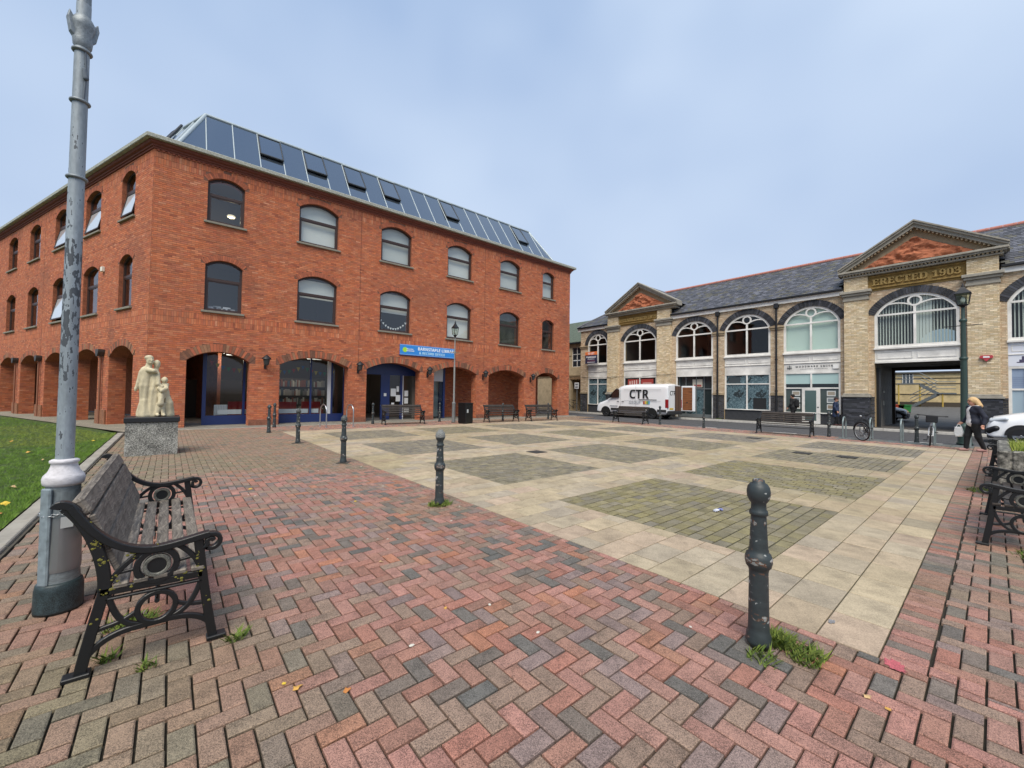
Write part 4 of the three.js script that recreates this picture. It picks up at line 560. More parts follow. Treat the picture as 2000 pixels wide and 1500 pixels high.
  // the building's closed back and floors so that daylight enters only by its openings
  P('wall_cable', tube([[-23.3, 3.1, 0.03], [-22.5, 3.08, 0.03], [-20.6, 3.02, 0.05], [-20.4, 3.05, 0.26], [-19.4, 3.05, 0.26], [-17.5, 3.0, 0.06], [-15.95, 3.1, 0.26], [-14.8, 3.12, 0.26], [-14.6, 3.15, 0.03]], 0.016, 60, 6), MT.black); P('rear_wall', [cuboid(X0, 0, -6.3, -3.98, 7.3, -6.0), cuboid(-0.18, 0, -6.3, X1, 7.3, -6.0), cuboid(-3.98, 3.53, -6.3, -0.18, 7.3, -6.0)], jamb); P('end_wall', cuboid(X0, 0, -6, X0 + 0.3, 7.3, -0.4), jamb);
  // eaves
  const spans = [[X0 - 0.25, -20.45], [-14.85, -4.85], [0.68, X1]]; for (const [a, b] of spans) { P('eaves_board', cuboid(a, 7.2, 0.0, b, 7.44, 0.14), white); const gt = P('gutter', cuboid(a, 7.44, 0.02, b, 7.56, 0.28, 0.02), MT.black); }
  for (const x of [-11.52, -8.06]) { const g = part('downpipe', TER, at(x, 0, 0), F.turn); mesh('pipe', rod([0, 0.08, 0.14], [0, 7.1, 0.14], 0.055, 10), MT.black, g); mesh('hopper', cuboid(-0.12, 6.95, 0.05, 0.12, 7.25, 0.26, 0.02), MT.black, g); for (const y of [1.9, 3.8, 5.6]) mesh('pipe_collar', rod([0, y, 0.14], [0, y + 0.08, 0.14], 0.072, 10), MT.black, g); }
  // slate roof
  const roof = part('roof', TER, F.pos, F.turn), yE = 7.55, yR = 10.25, zE = 0.22, zR = -3.6, rL = Math.hypot(yR - yE, zR - zE), uy = (yR - yE) / rL, uz = (zR - zE) / rL, slateC = ['#5c5e66', '#54565e', '#676972', '#4d5058', '#616058'].map(L), sl = new MB();
  for (let k = 0; k < 23; k++) { const t0 = k * 0.205 - 0.02, t1 = t0 + 0.24, row = 0.018; for (let x = X0 - 0.4 + (k % 2) * 0.13; x < X1; x += 0.26) { if (x < -19.9 - (1 - t0 / rL) * 3.6 || (t0 < 0.85 && ((x > -20.75 && x < -14.8) || (x > -5.1 && x < 0.66)))) continue; const dz = row * (0.7 + bR() * 0.9), Q = (xx, t, o) => [xx, yE + uy * t + o * -uz, zE + uz * t + o * uy], c = scl(slateC[Math.floor(bR() * 5)], 0.8 + bR() * 0.4), u = [bR() * 9, bR() * 9]; sl.poly([Q(x + 0.003, t0, dz), Q(x + 0.257, t0, dz), Q(x + 0.257, t1, 0.002), Q(x + 0.003, t1, 0.002)], c, u); sl.poly([Q(x + 0.003, t0, dz - 0.012), Q(x + 0.257, t0, dz - 0.012), Q(x + 0.257, t0, dz), Q(x + 0.003, t0, dz)], c, u); } }
  mesh('slates', sl, M('#ffffff', { vc: true, tex: TX.soft, tm: 0.7, roughness: 0.7 }), roof).userData.kind = 'stuff';
  mesh('roof_deck', new MB().poly([[X0 - 0.3, yE + 0.37, -0.35], [X1, yE + 0.37, -0.35], [X1, yR - 0.03, zR], [-19.9, yR - 0.03, zR]]).poly([[X1, yR - 0.03, zR], [X1, yE, -7.3], [X0 - 0.3, yE, -7.3], [-19.9, yR - 0.03, zR]]).poly([[X0 - 0.3, yE - 0.03, zE], [-19.9, yR - 0.03, zR], [X0 - 0.3, yE, -7.3]]).geo(false), M('#55575e', { tex: TX.soft, tm: 0.5, side: THREE.DoubleSide }), roof);
  { const rt = []; for (let x = -19.9; x < X1; x += 0.45) rt.push(rod([x, yR + 0.02, zR], [x + 0.44, yR + 0.02, zR], 0.11, 8)); mesh('ridge_tiles', rt, M('#b97a6c', { tex: TX.soft, tm: 0.6 }), roof); mesh('hip_tiles', rod([X0 - 0.3, yE, zE], [-19.9, yR, zR], 0.07, 6), M('#6c6e74'), roof); }
  // pedimented frontispieces
  const terraM = M('#b8704f', { tex: TX.soft, tm: 0.7, bump: TX.grainH, bm: 0.25, bs: 0.006 }), deep = M('#9c8049', { tex: TX.soft, tm: 0.6, bump: TX.softH, bm: 0.2, bs: 0.003 });
  function frontispiece(p0, p1, q0, q1, words, px0, px1) {   // two pilasters p0..p1 and q0..q1, lettering, pediment px0..px1
    const g = part('frontispiece', TER, F.pos, F.turn), d = 0.22, y = new MB(), dd = new MB(), c = (px0 + px1) / 2;
    for (const [a, b] of [[p0, p1], [q0, q1]]) {
      mesh('pilaster', cuboid(a, 0, 0.012, b, 8.02, d), mortar, g); const bk = (x0, x1, M4) => { for (const mb of [y, dd]) mb.m = M4; for (const [s, t, u, v] of courses(x0, x1, 0.05, 8.0, [], [])) { if (t < 1.7) brickBox(dd, s, t, u, v, tone(dk), 0.005, 0.008); else brickBox(y, s, t, u, v, tone(yel), 0.005, 0.008); } for (const mb of [y, dd]) mb.m = null; };
      bk(a, b, new THREE.Matrix4().makeTranslation(0, 0, d)); bk(-d, 0, new THREE.Matrix4().makeRotationY(-Math.PI / 2).setPosition(a, 0, 0)); bk(0, d, new THREE.Matrix4().makeRotationY(Math.PI / 2).setPosition(b, 0, d));
      mesh('plinth_cap', [cuboid(a - 0.12, 1.62, 0.01, b + 0.12, 1.72, d + 0.12, 0.012), cuboid(a - 0.06, 1.72, 0.01, b + 0.06, 1.82, d + 0.06, 0.012)], stoneD, g); mesh('plinth_foot', cuboid(a - 0.06, 0.0, 0.011, b + 0.06, 1.62, d + 0.05), M('#3b3d42', { tex: TX.soft, tm: 0.35 }), g);
      const pl = new MB(); pl.m = new THREE.Matrix4().makeTranslation(0, 0, d + 0.05); for (const [s, t, u, v] of courses(a - 0.06, b + 0.06, 0.02, 1.6, [], [])) brickBox(pl, s, t, u, v, tone(dk), 0.005, 0.01); pl.m = null; mesh('plinth_brickwork', pl, MT.brick, g).userData.kind = 'stuff';
      mesh('capital', [cuboid(a - 0.05, 6.78, 0.01, b + 0.05, 6.9, d + 0.06, 0.012), cuboid(a - 0.02, 6.9, 0.01, b + 0.02, 7.04, d + 0.03, 0.01), cuboid(a - 0.1, 7.04, 0.01, b + 0.1, 7.16, d + 0.12, 0.015), cuboid(a - 0.16, 7.16, 0.01, b + 0.16, 7.3, d + 0.2, 0.015)], stoneD, g);
    }
    mesh('brickwork', y, MT.brick, g).userData.kind = 'stuff'; mesh('plinth_brickwork', dd, MT.brick, g).userData.kind = 'stuff';
    mesh('upper_wall', cuboid(p1, 7.2, -0.3, q0, 8.02, 0.05), deep, g); mesh('panel_moulding', [cuboid(p1, 7.3, 0.05, q0, 7.37, 0.13, 0.01), cuboid(p1, 7.9, 0.05, q0, 8.0, 0.12, 0.01)], deep, g);
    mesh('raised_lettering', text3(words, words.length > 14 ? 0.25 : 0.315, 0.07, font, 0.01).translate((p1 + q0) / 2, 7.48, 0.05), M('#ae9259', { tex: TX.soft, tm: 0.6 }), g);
    const D = 0.5; mesh('entablature', [cuboid(px0 + 0.15, 8.02, -0.3, px1 - 0.15, 8.1, 0.34, 0.01), cuboid(px0 + 0.06, 8.16, -0.3, px1 - 0.06, 8.24, 0.45, 0.012), cuboid(px0, 8.24, -0.3, px1, 8.34, D + 0.02, 0.015)], stoneD, g);
    const den = []; for (let x = px0 + 0.2; x < px1 - 0.2; x += 0.13) den.push(cuboid(x, 8.1, 0.2, x + 0.07, 8.16, 0.4)); mesh('dentils', den, stoneM, g);
    const ap = 10.2, half = (px1 - px0) / 2, sl_ = (ap - 8.34) / half; const rake = (o0, o1, z0, z1) => { const off = v => v / Math.cos(Math.atan(sl_)); return extrude([[px0 - 0.02, 8.34 + off(o0) - 0.0], [c, ap + off(o0)], [px1 + 0.02, 8.34 + off(o0)], [px1 + 0.02, 8.34 + off(o1)], [c, ap + off(o1)], [px0 - 0.02, 8.34 + off(o1)]], z1 - z0).translate(0, 0, z0); };
    mesh('raking_cornice', [rake(-0.14, 0.0, -0.3, D - 0.1), rake(0.0, 0.09, -0.3, D), rake(0.09, 0.15, -0.3, D + 0.06)], stoneD, g);
    const rd = []; for (let t = 0.06; t < 0.97; t += 0.045) for (const s of [-1, 1]) { const x = c + s * half * (1 - t), yy = 8.34 + (ap - 8.34) * t - 0.24; if (yy > 8.4) rd.push(cuboid(x - 0.035, yy, 0.16, x + 0.035, yy + 0.07, 0.36)); } mesh('dentils', rd, stoneM, g);
    mesh('tympanum', extrude([[px0 + 0.2, 8.345], [px1 - 0.2, 8.345], [c, ap - 0.12]], 0.3).translate(0, 0, -0.2), stoneM, g);
    // modelled terracotta relief: scrolls and leaves heaped towards the middle
    const rf = new THREE.PlaneGeometry(half * 1.36, 1.22, 96, 40), pa = rf.attributes.position, n1 = fbm(9, 4, words.length), n2 = fbm(5, 3, words.length + 9);
    for (let k = 0; k < pa.count; k++) { const x = pa.getX(k), yy = pa.getY(k) + 0.61, lim = 1.2 * (1 - Math.abs(x) / (half * 0.68)); const yq = Math.min(yy, Math.max(0, lim)); const a = n1(x * 0.42 + 0.5 + 0.12 * n2(x * 0.5, yy * 0.5), yq * 0.5), sw = Math.sin((Math.hypot(x * 3.2, yq * 4 - 1.5)) * 3.2 + Math.atan2(yq - 0.5, x) * 3); pa.setXYZ(k, x, 8.42 + yq, 0.1 + 0.02 + Math.max(0, lim - yq > 0.02 ? 0.2 * (a - 0.3) * 1.8 + 0.03 * sw * (a > 0.4 ? 1 : 0.3) + 0.09 * Math.exp(-x * x * 1.5) : 0)); } rf.computeVertexNormals();
    mesh('terracotta_relief', rf.translate(c, 0, 0), terraM, g);
    mesh('pediment_roof', new MB().poly([[px0, 8.36, 0.4], [c, ap + 0.12, 0.4], [c, ap + 0.12, -3.4], [px0, 8.36, -1.2]].reverse()).poly([[c, ap + 0.12, 0.4], [px1, 8.36, 0.4], [px1, 8.36, -1.2], [c, ap + 0.12, -3.4]].reverse()).geo(false), M('#5a5c60', { side: THREE.DoubleSide }), g);
  }
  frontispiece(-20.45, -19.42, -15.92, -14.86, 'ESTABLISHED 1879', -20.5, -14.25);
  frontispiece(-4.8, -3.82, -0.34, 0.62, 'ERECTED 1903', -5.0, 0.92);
  // red and white alarm bell box on the right pilaster
  tag(mesh('alarm_box', [extrude([[-0.17, 0.08], [0.17, 0.08], [0.2, 0.14], [0.17, 0.2], [-0.17, 0.2], [-0.2, 0.14]], 0.09, 0.006), extrude([[-0.12, 0.08], [0.12, 0.08], [0, -0.06]], 0.09, 0.006)], M('#b3404a')).translateX(0), 'small red heart-shaped alarm box on the yellow brick pilaster beside the passage', 'alarm box');
  const ab = scene.children[scene.children.length - 1]; ab.position.set(...at(0.22, 3.35, 0.24)); ab.rotation.y = F.turn; const in_ = mesh('face_plate', extrude([[-0.1, 0.1], [0.1, 0.1], [0.09, 0.17], [-0.09, 0.17]], 0.01).translate(0, 0, 0.096), M('#e6e2e2'), ab);
}
{ // next building up the side street
  const b = thing('cream_building', 'cream rendered building with green slate roof beyond the terrace', 'building'), F = { pos: [26.5, 0, 0], turn: -Math.PI / 2 }, wm = M('#c6b290', { tex: TX.soft, tm: 1.5 }), put = o => { o.position.set(...F.pos); o.rotation.y = F.turn; return o; }, P = (n, g, m) => put(mesh(n, g, m, b));
  P('wall', extrude([[-34, 0], [-23.2, 0], [-23.2, 6.6], [-34, 6.6]], 0.3, 0, [[[-25.9, 4.2], [-24.7, 4.2], [-24.7, 6.1], [-25.9, 6.1]], [[-25.95, 0.05], [-24.65, 0.05], [-24.65, 3.0], [-25.95, 3.0]]]).translate(0, 0, -0.3), wm);
  P('string_course', cuboid(-34, 3.3, 0.0, -23.55, 3.42, 0.06), M('#8f7c5e')); P('string_course', cuboid(-34, 5.25, 0.0, -25.95, 5.33, 0.04), M('#6f6452')); P('lintel', cuboid(-26.1, 3.02, 0.0, -24.5, 3.2, 0.05), M('#8a6e50'));
  const w = part('window', b, frameAt(F, -25.3, 4.2, -0.15), F.turn); mesh('frame', [cuboid(-0.6, 0, 0, -0.55, 1.9, 0.06), cuboid(0.55, 0, 0, 0.6, 1.9, 0.06), cuboid(-0.55, 0, 0, 0.55, 0.05, 0.06), cuboid(-0.55, 1.85, 0, 0.55, 1.9, 0.06), cuboid(-0.035, 0.05, 0, 0.035, 1.85, 0.055), cuboid(-0.55, 0.62, 0, 0.55, 0.68, 0.055), cuboid(-0.55, 1.2, 0, 0.55, 1.26, 0.055)], MT.white, w); for (const x of [-0.55, 0.035]) for (const y of [0.05, 0.68, 1.26]) mesh('pane', cuboid(x, y, 0.02, x + 0.515, y + (y > 1 ? 0.59 : 0.55), 0.03), M('#2b3138', { roughness: 0.1 }), w);
  P('reveal', new MB().box(-26.2, 0, -3.4, -24.4, 3.1, -0.31, undefined, undefined, 'f').geo(false), wm);
  P('roof', new MB().poly([[-34, 6.55, 0.35], [-23.2, 6.55, 0.35], [-23.2, 9.4, -4], [-34, 9.4, -4]]).poly([[-23.2, 6.55, 0.35], [-23.2, 6.55, -8], [-23.2, 9.4, -4]]).geo(false), M('#5f6b5c', { tex: TX.grain, tm: 0.8, side: THREE.DoubleSide })); P('gutter', cuboid(-34, 6.42, 0.1, -23.55, 6.55, 0.36), MT.black);
}
{ // yard behind: raised ground, building, steel stair
  struct('yard_ramp', new MB().poly([[31, -0.005, 8], [48, 0.95, 8], [48, 0.95, -14], [31, -0.005, -14]]).poly([[48, 0.95, 8], [70, 0.95, 8], [70, 0.95, -14], [48, 0.95, -14]]).geo(false), M('#8c8984', { tex: TX.asphalt, tm: 1.5 }));
  const b = thing('yard_building', 'cream building with dark bands seen through the passage', 'building'), w = M('#d6c193', { tex: TX.soft, tm: 1.5 });
  mesh('wall', cuboid(51, 0.9, -10, 51.4, 4.05, 3), w, b); mesh('dark_base', cuboid(50.95, 0.9, -10, 50.999, 1.35, 3), M('#4c443a'), b); for (const y of [2.05, 3.05, 3.55]) mesh('dark_band', cuboid(50.96, y, -10, 50.999, y + 0.06, 3), M('#40372e'), b); mesh('parapet', cuboid(50.8, 4.05, -10, 51.5, 4.2, 3), M('#3c3834'), b);
  mesh('window', cuboid(50.95, 3.1, -5.3, 50.998, 4.0, -4.55), M('#56606a', { roughness: 0.2 }), b); for (const z of [-5.3, -5.06, -4.82, -4.58]) mesh('window_bar', cuboid(50.9, 3.08, z, 50.949, 4.02, z + 0.04), MT.white, b);
  const st = thing('steel_stair', 'grey steel fire stair with railings in the yard', 'stair', [49, 0, 0]), g = MT.galv, B = (n, ...a) => mesh(n, cuboid(...a), g, st);
  B('upper_landing', -0.6, 2.95, -5.4, 0.6, 3.06, -3.9); B('lower_landing', -0.6, 2.08, -2.75, 0.6, 2.2, -1.7);
  const flight = (za, ya, zb, yb, x) => { for (const dx of [-0.55, 0.5]) mesh('stringer', extrude([[za, ya], [zb, yb], [zb, yb - 0.28], [za, ya - 0.28]], 0.05).rotateY(-Math.PI / 2).translate(x + dx, 0, 0), g, st); for (let k = 0; k <= 8; k++) { const z = za + (zb - za) * k / 8, y = ya + (yb - ya) * k / 8; B('tread', x - 0.5, y - 0.06, z - 0.12, x + 0.5, y - 0.02, z + 0.12); } for (const h of [0.35, 0.65, 0.95]) mesh('rail', rod([x - 0.55, ya + h, za], [x - 0.55, yb + h, zb], 0.03, 6), g, st); };
  flight(-3.9, 3.05, -2.75, 2.18, 0); flight(-2.8, 2.15, -4.45, 1.0, -0.9);
  for (const h of [0.35, 0.65, 0.95]) { mesh('rail', rod([-0.6, 3.06 + h, -5.4], [-0.6, 3.06 + h, -3.9], 0.03, 6), g, st); mesh('rail', rod([-0.6, 2.2 + h, -2.75], [-0.6, 2.2 + h, -1.7], 0.03, 6), g, st); }
  for (const [z, y] of [[-2.5, 2.1], [-3.9, 2.95], [-5.3, 2.95]]) mesh('post', rod([-0.5, 0.95, z], [-0.5, y, z], 0.06, 8), M('#b59a4c'), st);
  const bin = (z, col, lab) => { const t = thing('wheeled_bin', lab, 'bin', [40, 0.52, z]); mesh('body', extrude([[-0.28, 0.08], [0.28, 0.08], [0.33, 0.55], [-0.33, 0.55]], 0.55, 0.01).rotateY(-Math.PI / 2).translate(0.28, 0, 0), M(col, { roughness: 0.5 }), t); mesh('lid', cuboid(-0.32, 0.55, -0.36, 0.3, 0.63, 0.36, 0.02), M(col, { roughness: 0.5 }), t); for (const s of [-0.25, 0.25]) mesh('wheel', rod([0.2, 0.08, s - 0.03], [0.2, 0.08, s + 0.03], 0.08, 12), MT.black, t); };
  bin(-4.35, '#b8432a', 'red wheeled bin standing in the yard'); bin(-4.0, '#2f7d3f', 'green wheeled bin standing in the yard');
}
// ---------------------------------------------------------------- street furniture
// ---- bollards
const bollardMat = (() => { const n = fbm(6, 5, 401), n2 = fbm(14, 4, 402); const t = dataTex(512, (u, v) => { const a = n(u, v * 2), b = n2(u, v * 3); let c = [0.175, 0.205, 0.212].map(x => x * (0.85 + 0.4 * b)); if (a > 0.6 && b > 0.6) c = [0.5, 0.51, 0.5]; else if (a > 0.57 && b > 0.56) c = [0.36, 0.26, 0.21]; if (b > 0.76) c = [0.6, 0.61, 0.6]; return c; }); const m = M('#ffffff', { roughness: 0.5, bump: TX.softH, bm: 0.3, bs: 0.001 }); m.map = t; return m; })();
const bollProf = [[0.0, 0], [0.094, 0], [0.096, 0.03], [0.088, 0.045], [0.091, 0.06], [0.08, 0.085], [0.076, 0.12], [0.07, 0.44], [0.073, 0.45], [0.076, 0.46], [0.092, 0.475], [0.1, 0.5], [0.1, 0.525], [0.09, 0.55], [0.073, 0.56], [0.075, 0.572], [0.068, 0.585], [0.056, 0.78], [0.066, 0.785], [0.069, 0.797], [0.066, 0.81], [0.056, 0.82], [0.055, 0.855], [0.07, 0.87], [0.084, 0.895], [0.087, 0.925], [0.08, 0.955], [0.062, 0.975], [0.045, 0.98], [0.045, 0.995], [0.03, 1.003], [0, 1.004]];
{
  bollProf.forEach(q => { q[0] *= 0.745; }); const geo = lathe(bollProf, 32); { const q = geo.attributes.uv, y = geo.attributes.position; for (let k = 0; k < q.count; k++) q.setXY(k, q.getX(k) * 0.5, y.getY(k) * 0.9); } const cap = lathe([[0.0875, 0.905], [0.0885, 0.925], [0.0815, 0.957], [0.063, 0.9775], [0.0465, 0.982], [0.0465, 0.9965], [0.03, 1.0055], [0, 1.006]].map(([r, y]) => [r * 0.75, y]), 32), plate = cuboid(-0.12, 0.0, -0.12, 0.12, 0.012, 0.12, 0.004);
  const capM = M('#6a6e6c', { tex: TX.granite, tm: 0.2, roughness: 0.6 });
  const row = [[-0.41, -0.49, 'dark green iron bollard with peeling paint and weeds at the slab corner', 0.7], [-0.37, -4.4, 'dark iron bollard with white worn cap and grass ring beside the pale slabs', 2], [-0.35, -8.43, 'dark iron bollard with bare grey ball top, third along the slab edge', 1], [-0.33, -12.5, 'iron bollard standing on a square foot plate, fourth along the slab edge', 4], [-0.44, -16.3, 'iron bollard at the far end of the slab-edge row, before the brick pier', 5]];
  const rest = [[0.13, -18.6, 'dark iron bollard tight against the library pier behind the slab-edge row'], [4.23, -18.6, 'dark iron bollard between steel hoop and bench by the library doorway'], [7.72, -18.4, 'dark iron bollard by the library between bench and tall lamp post'], [11.35, -17.6, 'dark iron bollard behind the bench under the fifth arch'], [14.9, -17.5, 'dark iron bollard behind the bench under the end arch'], [16.9, -11.1, 'dark iron bollard between the street-side bench and the parked van'], [16.75, -8.7, 'dark iron bollard standing alone between the two street-side benches'], [16.94, -3.82, 'dark iron bollard between long bench and first bicycle hoop'], [17.0, -1.34, 'dark iron bollard in front of the passage, between the bicycles'], [24.2, -22.7, 'dark iron bollard on the far pavement at the corner of the terrace'], [24.2, -19.7, 'dark iron bollard on the far pavement in front of the parked van']];
  [...row, ...rest].forEach(([x, z, l, r], i) => { const t = thing('bollard', l, 'bollard', [x, x > 24 ? 0.075 : 0, z], r || i * 1.3, 'iron bollards round the square'); mesh('post', geo, bollardMat, t); if (i > 0 && i < 4) { const c = mesh('worn_cap', cap, i === 1 ? M('#a9aca9', { tex: TX.granite, tm: 0.15 }) : capM, t); } if (i >= 2 && i < 4) mesh('foot_plate', plate, M('#4a463f'), t); });
}
// ---- cast-iron benches
const woodGrey = M('#968c80', { tex: TX.wood, tm: 0.5, bump: TX.wood, bm: 0.5, bs: 0.003, roughness: 0.85 }), woodDark = M('#4a413a', { tex: TX.wood, tm: 0.5, roughness: 0.7 });
function benchEndGeo() {                                      // in the xy plane: x = forwards, y = up
  const T = 0.032, z0 = -T / 2, b = [], p = (pts, w, t = T, zz) => b.push(bar(pts, w, t, zz ?? -t / 2));
  p(bez([[0.005, 0.02], [0.04, 0.22], [0.085, 0.42]], 8), 0.05);                                   // back leg
  p(bez([[0.085, 0.42], [0.09, 0.6], [0.0, 0.82], [-0.075, 0.885]], 14), t => 0.055 - 0.012 * t);    // back stay
  p(bez([[-0.105, 0.885], [-0.1, 0.915], [-0.06, 0.905], [-0.03, 0.86]], 8), 0.04, 0.042); 
  p([...bez([[-0.05, 0.885], [0.02, 0.76], [0.1, 0.62], [0.27, 0.6]], 14), ...bez([[0.27, 0.6], [0.36, 0.595], [0.46, 0.625], [0.53, 0.632]], 8).slice(1)], 0.036, 0.055); // arm
  p([[0.525, 0.632], ...arcPts(0.542, 0.588, 0.042, Math.PI / 2, -Math.PI * 0.75, 14), ...arcPts(0.536, 0.586, 0.017, -Math.PI * 0.8, -Math.PI * 1.9, 8)], 0.024, 0.05);
  p(bez([[0.56, 0.02], [0.525, 0.22], [0.5, 0.42], [0.478, 0.61]], 10), 0.046);                     // front leg
  p([[0.07, 0.415], [0.5, 0.405]], 0.04); p([[0.09, 0.372], [0.5, 0.365]], 0.014);                   // seat rail
  p(bez([[0.09, 0.43], [0.12, 0.5], [0.17, 0.56], [0.24, 0.595]], 8), 0.026, 0.024); p(bez([[0.49, 0.43], [0.48, 0.5], [0.43, 0.56], [0.38, 0.6]], 8), 0.026, 0.024);
  p(arcPts(0.295, 0.505, 0.086, 0, 2 * Math.PI, 26), 0.03, 0.036);                                   // roundel above the seat rail
  p([[0.2, 0.505], [0.14, 0.5]], 0.016, 0.02); p([[0.385, 0.505], [0.45, 0.515]], 0.016, 0.02);
  p(arcPts(0.3, 0.27, 0.082, 0, 2 * Math.PI, 26), 0.026, 0.03);                                      // open ring below
  p(bez([[0.1, 0.39], [0.13, 0.25], [0.17, 0.2], [0.26, 0.19]], 10), 0.026, 0.026); p(bez([[0.5, 0.38], [0.47, 0.26], [0.43, 0.2], [0.34, 0.19]], 10), 0.026, 0.026);
  p(bez([[0.065, 0.22], [0.12, 0.23], [0.16, 0.23], [0.215, 0.27]], 8), 0.022, 0.022); p(bez([[0.525, 0.23], [0.48, 0.23], [0.43, 0.24], [0.385, 0.27]], 8), 0.022, 0.022);
  p([...bez([[0.03, 0.1], [0.1, 0.19], [0.18, 0.19], [0.29, 0.187]], 10), ...bez([[0.29, 0.187], [0.4, 0.19], [0.49, 0.18], [0.545, 0.1]], 10).slice(1)], 0.03, 0.028);
  b.push(cuboid(-0.06, 0, -0.035, 0.045, 0.022, 0.035, 0.004), cuboid(0.53, 0, -0.035, 0.625, 0.022, 0.035, 0.004));
  return b;
}
const endGeos = benchEndGeo(), medal = [bar(arcPts(0.295, 0.505, 0.052, 0, 2 * Math.PI, 24), 0.02, 0.04, -0.02), extrude(arcPts(0.295, 0.505, 0.044, 0, 2 * Math.PI * 0.97, 20), 0.02).translate(0, 0, -0.01)];
const medalM = M('#8b8a80', { tex: TX.granite, tm: 0.1, roughness: 0.6 });
function makeBench(len, wood, label, group) {
  const t = thing('park_bench', label, 'bench', [0, 0, 0], 0, group), h = len / 2;
  for (const s of [-1, 1]) { const e = mesh('end_frame', endGeos.map(g => g.clone()), MT.ironBlack, t); e.rotation.y = -Math.PI / 2; e.position.x = s * h; mesh('medallion_ring', medal[0].clone(), medalM, e); mesh('medallion', medal[1].clone(), MT.ironBlack, e); }
  for (let k = 0; k < 5; k++) { const z = 0.115 + k * 0.083; mesh('seat_slat', cuboid(-h - 0.02, 0.428 - (k === 0 ? 0.006 : 0), z, h + 0.02, 0.455 - (k === 0 ? 0.006 : 0), z + 0.064, 0.006), wood, t); }
  const back = wood === woodGrey ? [[0.50, 0.06, 0.165], [0.675, 0.005, 0.15]] : [[0.50, 0.068, 0.06], [0.588, 0.045, 0.06], [0.676, 0.018, 0.06], [0.76, -0.012, 0.055]]; for (const [y, z, w] of back) { const b = mesh('back_slat', cuboid(-h + 0.018, -w / 2, 0, h - 0.018, w / 2, 0.028, 0.006), wood, t); b.position.set(0, y + w / 2, z + 0.03); b.rotation.x = -0.36; }
  const top = mesh('top_rail', cuboid(-h + 0.018, -0.05, -0.005, h - 0.018, 0.05, 0.05, 0.014), wood, t); top.position.set(0, 0.86, -0.035); top.rotation.x = -0.5;
  mesh('tie_rod', rod([-h, 0.3, 0.3], [h, 0.3, 0.3], 0.012, 8), MT.ironBlack, t);
  return t;
}
{
  const near = makeBench(2.0, woodGrey, 'weathered grey bench with lichened black iron ends, backing onto the tall lamp post'); near.position.set(-3.52, 0, -3.62); near.rotation.y = Math.PI / 2;
  const r = rng(61), li = [], pts = [[0.01, 0.79, 8], [0.045, 0.68, 22], [0.075, 0.58, 14], [0.19, 0.6, 14], [0.28, 0.6, 6], [0.09, 0.42, 4], [0.13, 0.46, 16], [0.2, 0.42, 3], [0.485, 0.43, 14], [0.4, 0.41, 8], [0.48, 0.53, 8], [0.05, 0.28, 2], [0.525, 0.25, 3]];
  for (const [u, y, n] of pts) for (let k = 0; k < n; k++) { const q = new THREE.IcosahedronGeometry(0.002 + r() * r() * 0.01, 1).scale(1, 0.8, 0.3).translate(u + (r() + r() - 1) * 0.025, y + (r() + r() - 1) * 0.04, 0.0165); li.push(q); }
  const lm = mesh('lichen', li, M('#a7a04a', { tex: TX.granite, tm: 0.05, roughness: 1 }), near); lm.rotation.y = -Math.PI / 2; lm.position.x = -1.0;
  const dark = makeBench(1.9, woodDark, 'dark slatted bench in front of the library doorway, beside the black bin', 'dark benches round the square'); dark.position.set(5.45, 0, -18.1); dark.rotation.y = -0.1;
  copy(dark, [10.75, 0, -17.2], -0.1, 'dark slatted bench in front of the fifth library arch');
  copy(dark, [13.45, 0, -16.85], -0.1, 'dark slatted bench in front of the end library arch');
  copy(dark, [16.75, 0, -12.65], -Math.PI / 2, 'dark slatted bench on the street edge in front of the white lettered van');
  copy(dark, [16.65, 0, -5.2], -Math.PI / 2, 'dark slatted bench on the street edge opposite the white office door');
  copy(dark, [4.24, 0, 0.93], Math.PI, 'dark iron-ended bench beside the concrete planter, on the near side').scale.x = 0.92;
  copy(dark, [10.25, 0, 0.93], Math.PI, 'dark iron-ended bench half hidden behind the concrete planter').scale.x = 0.92;
}
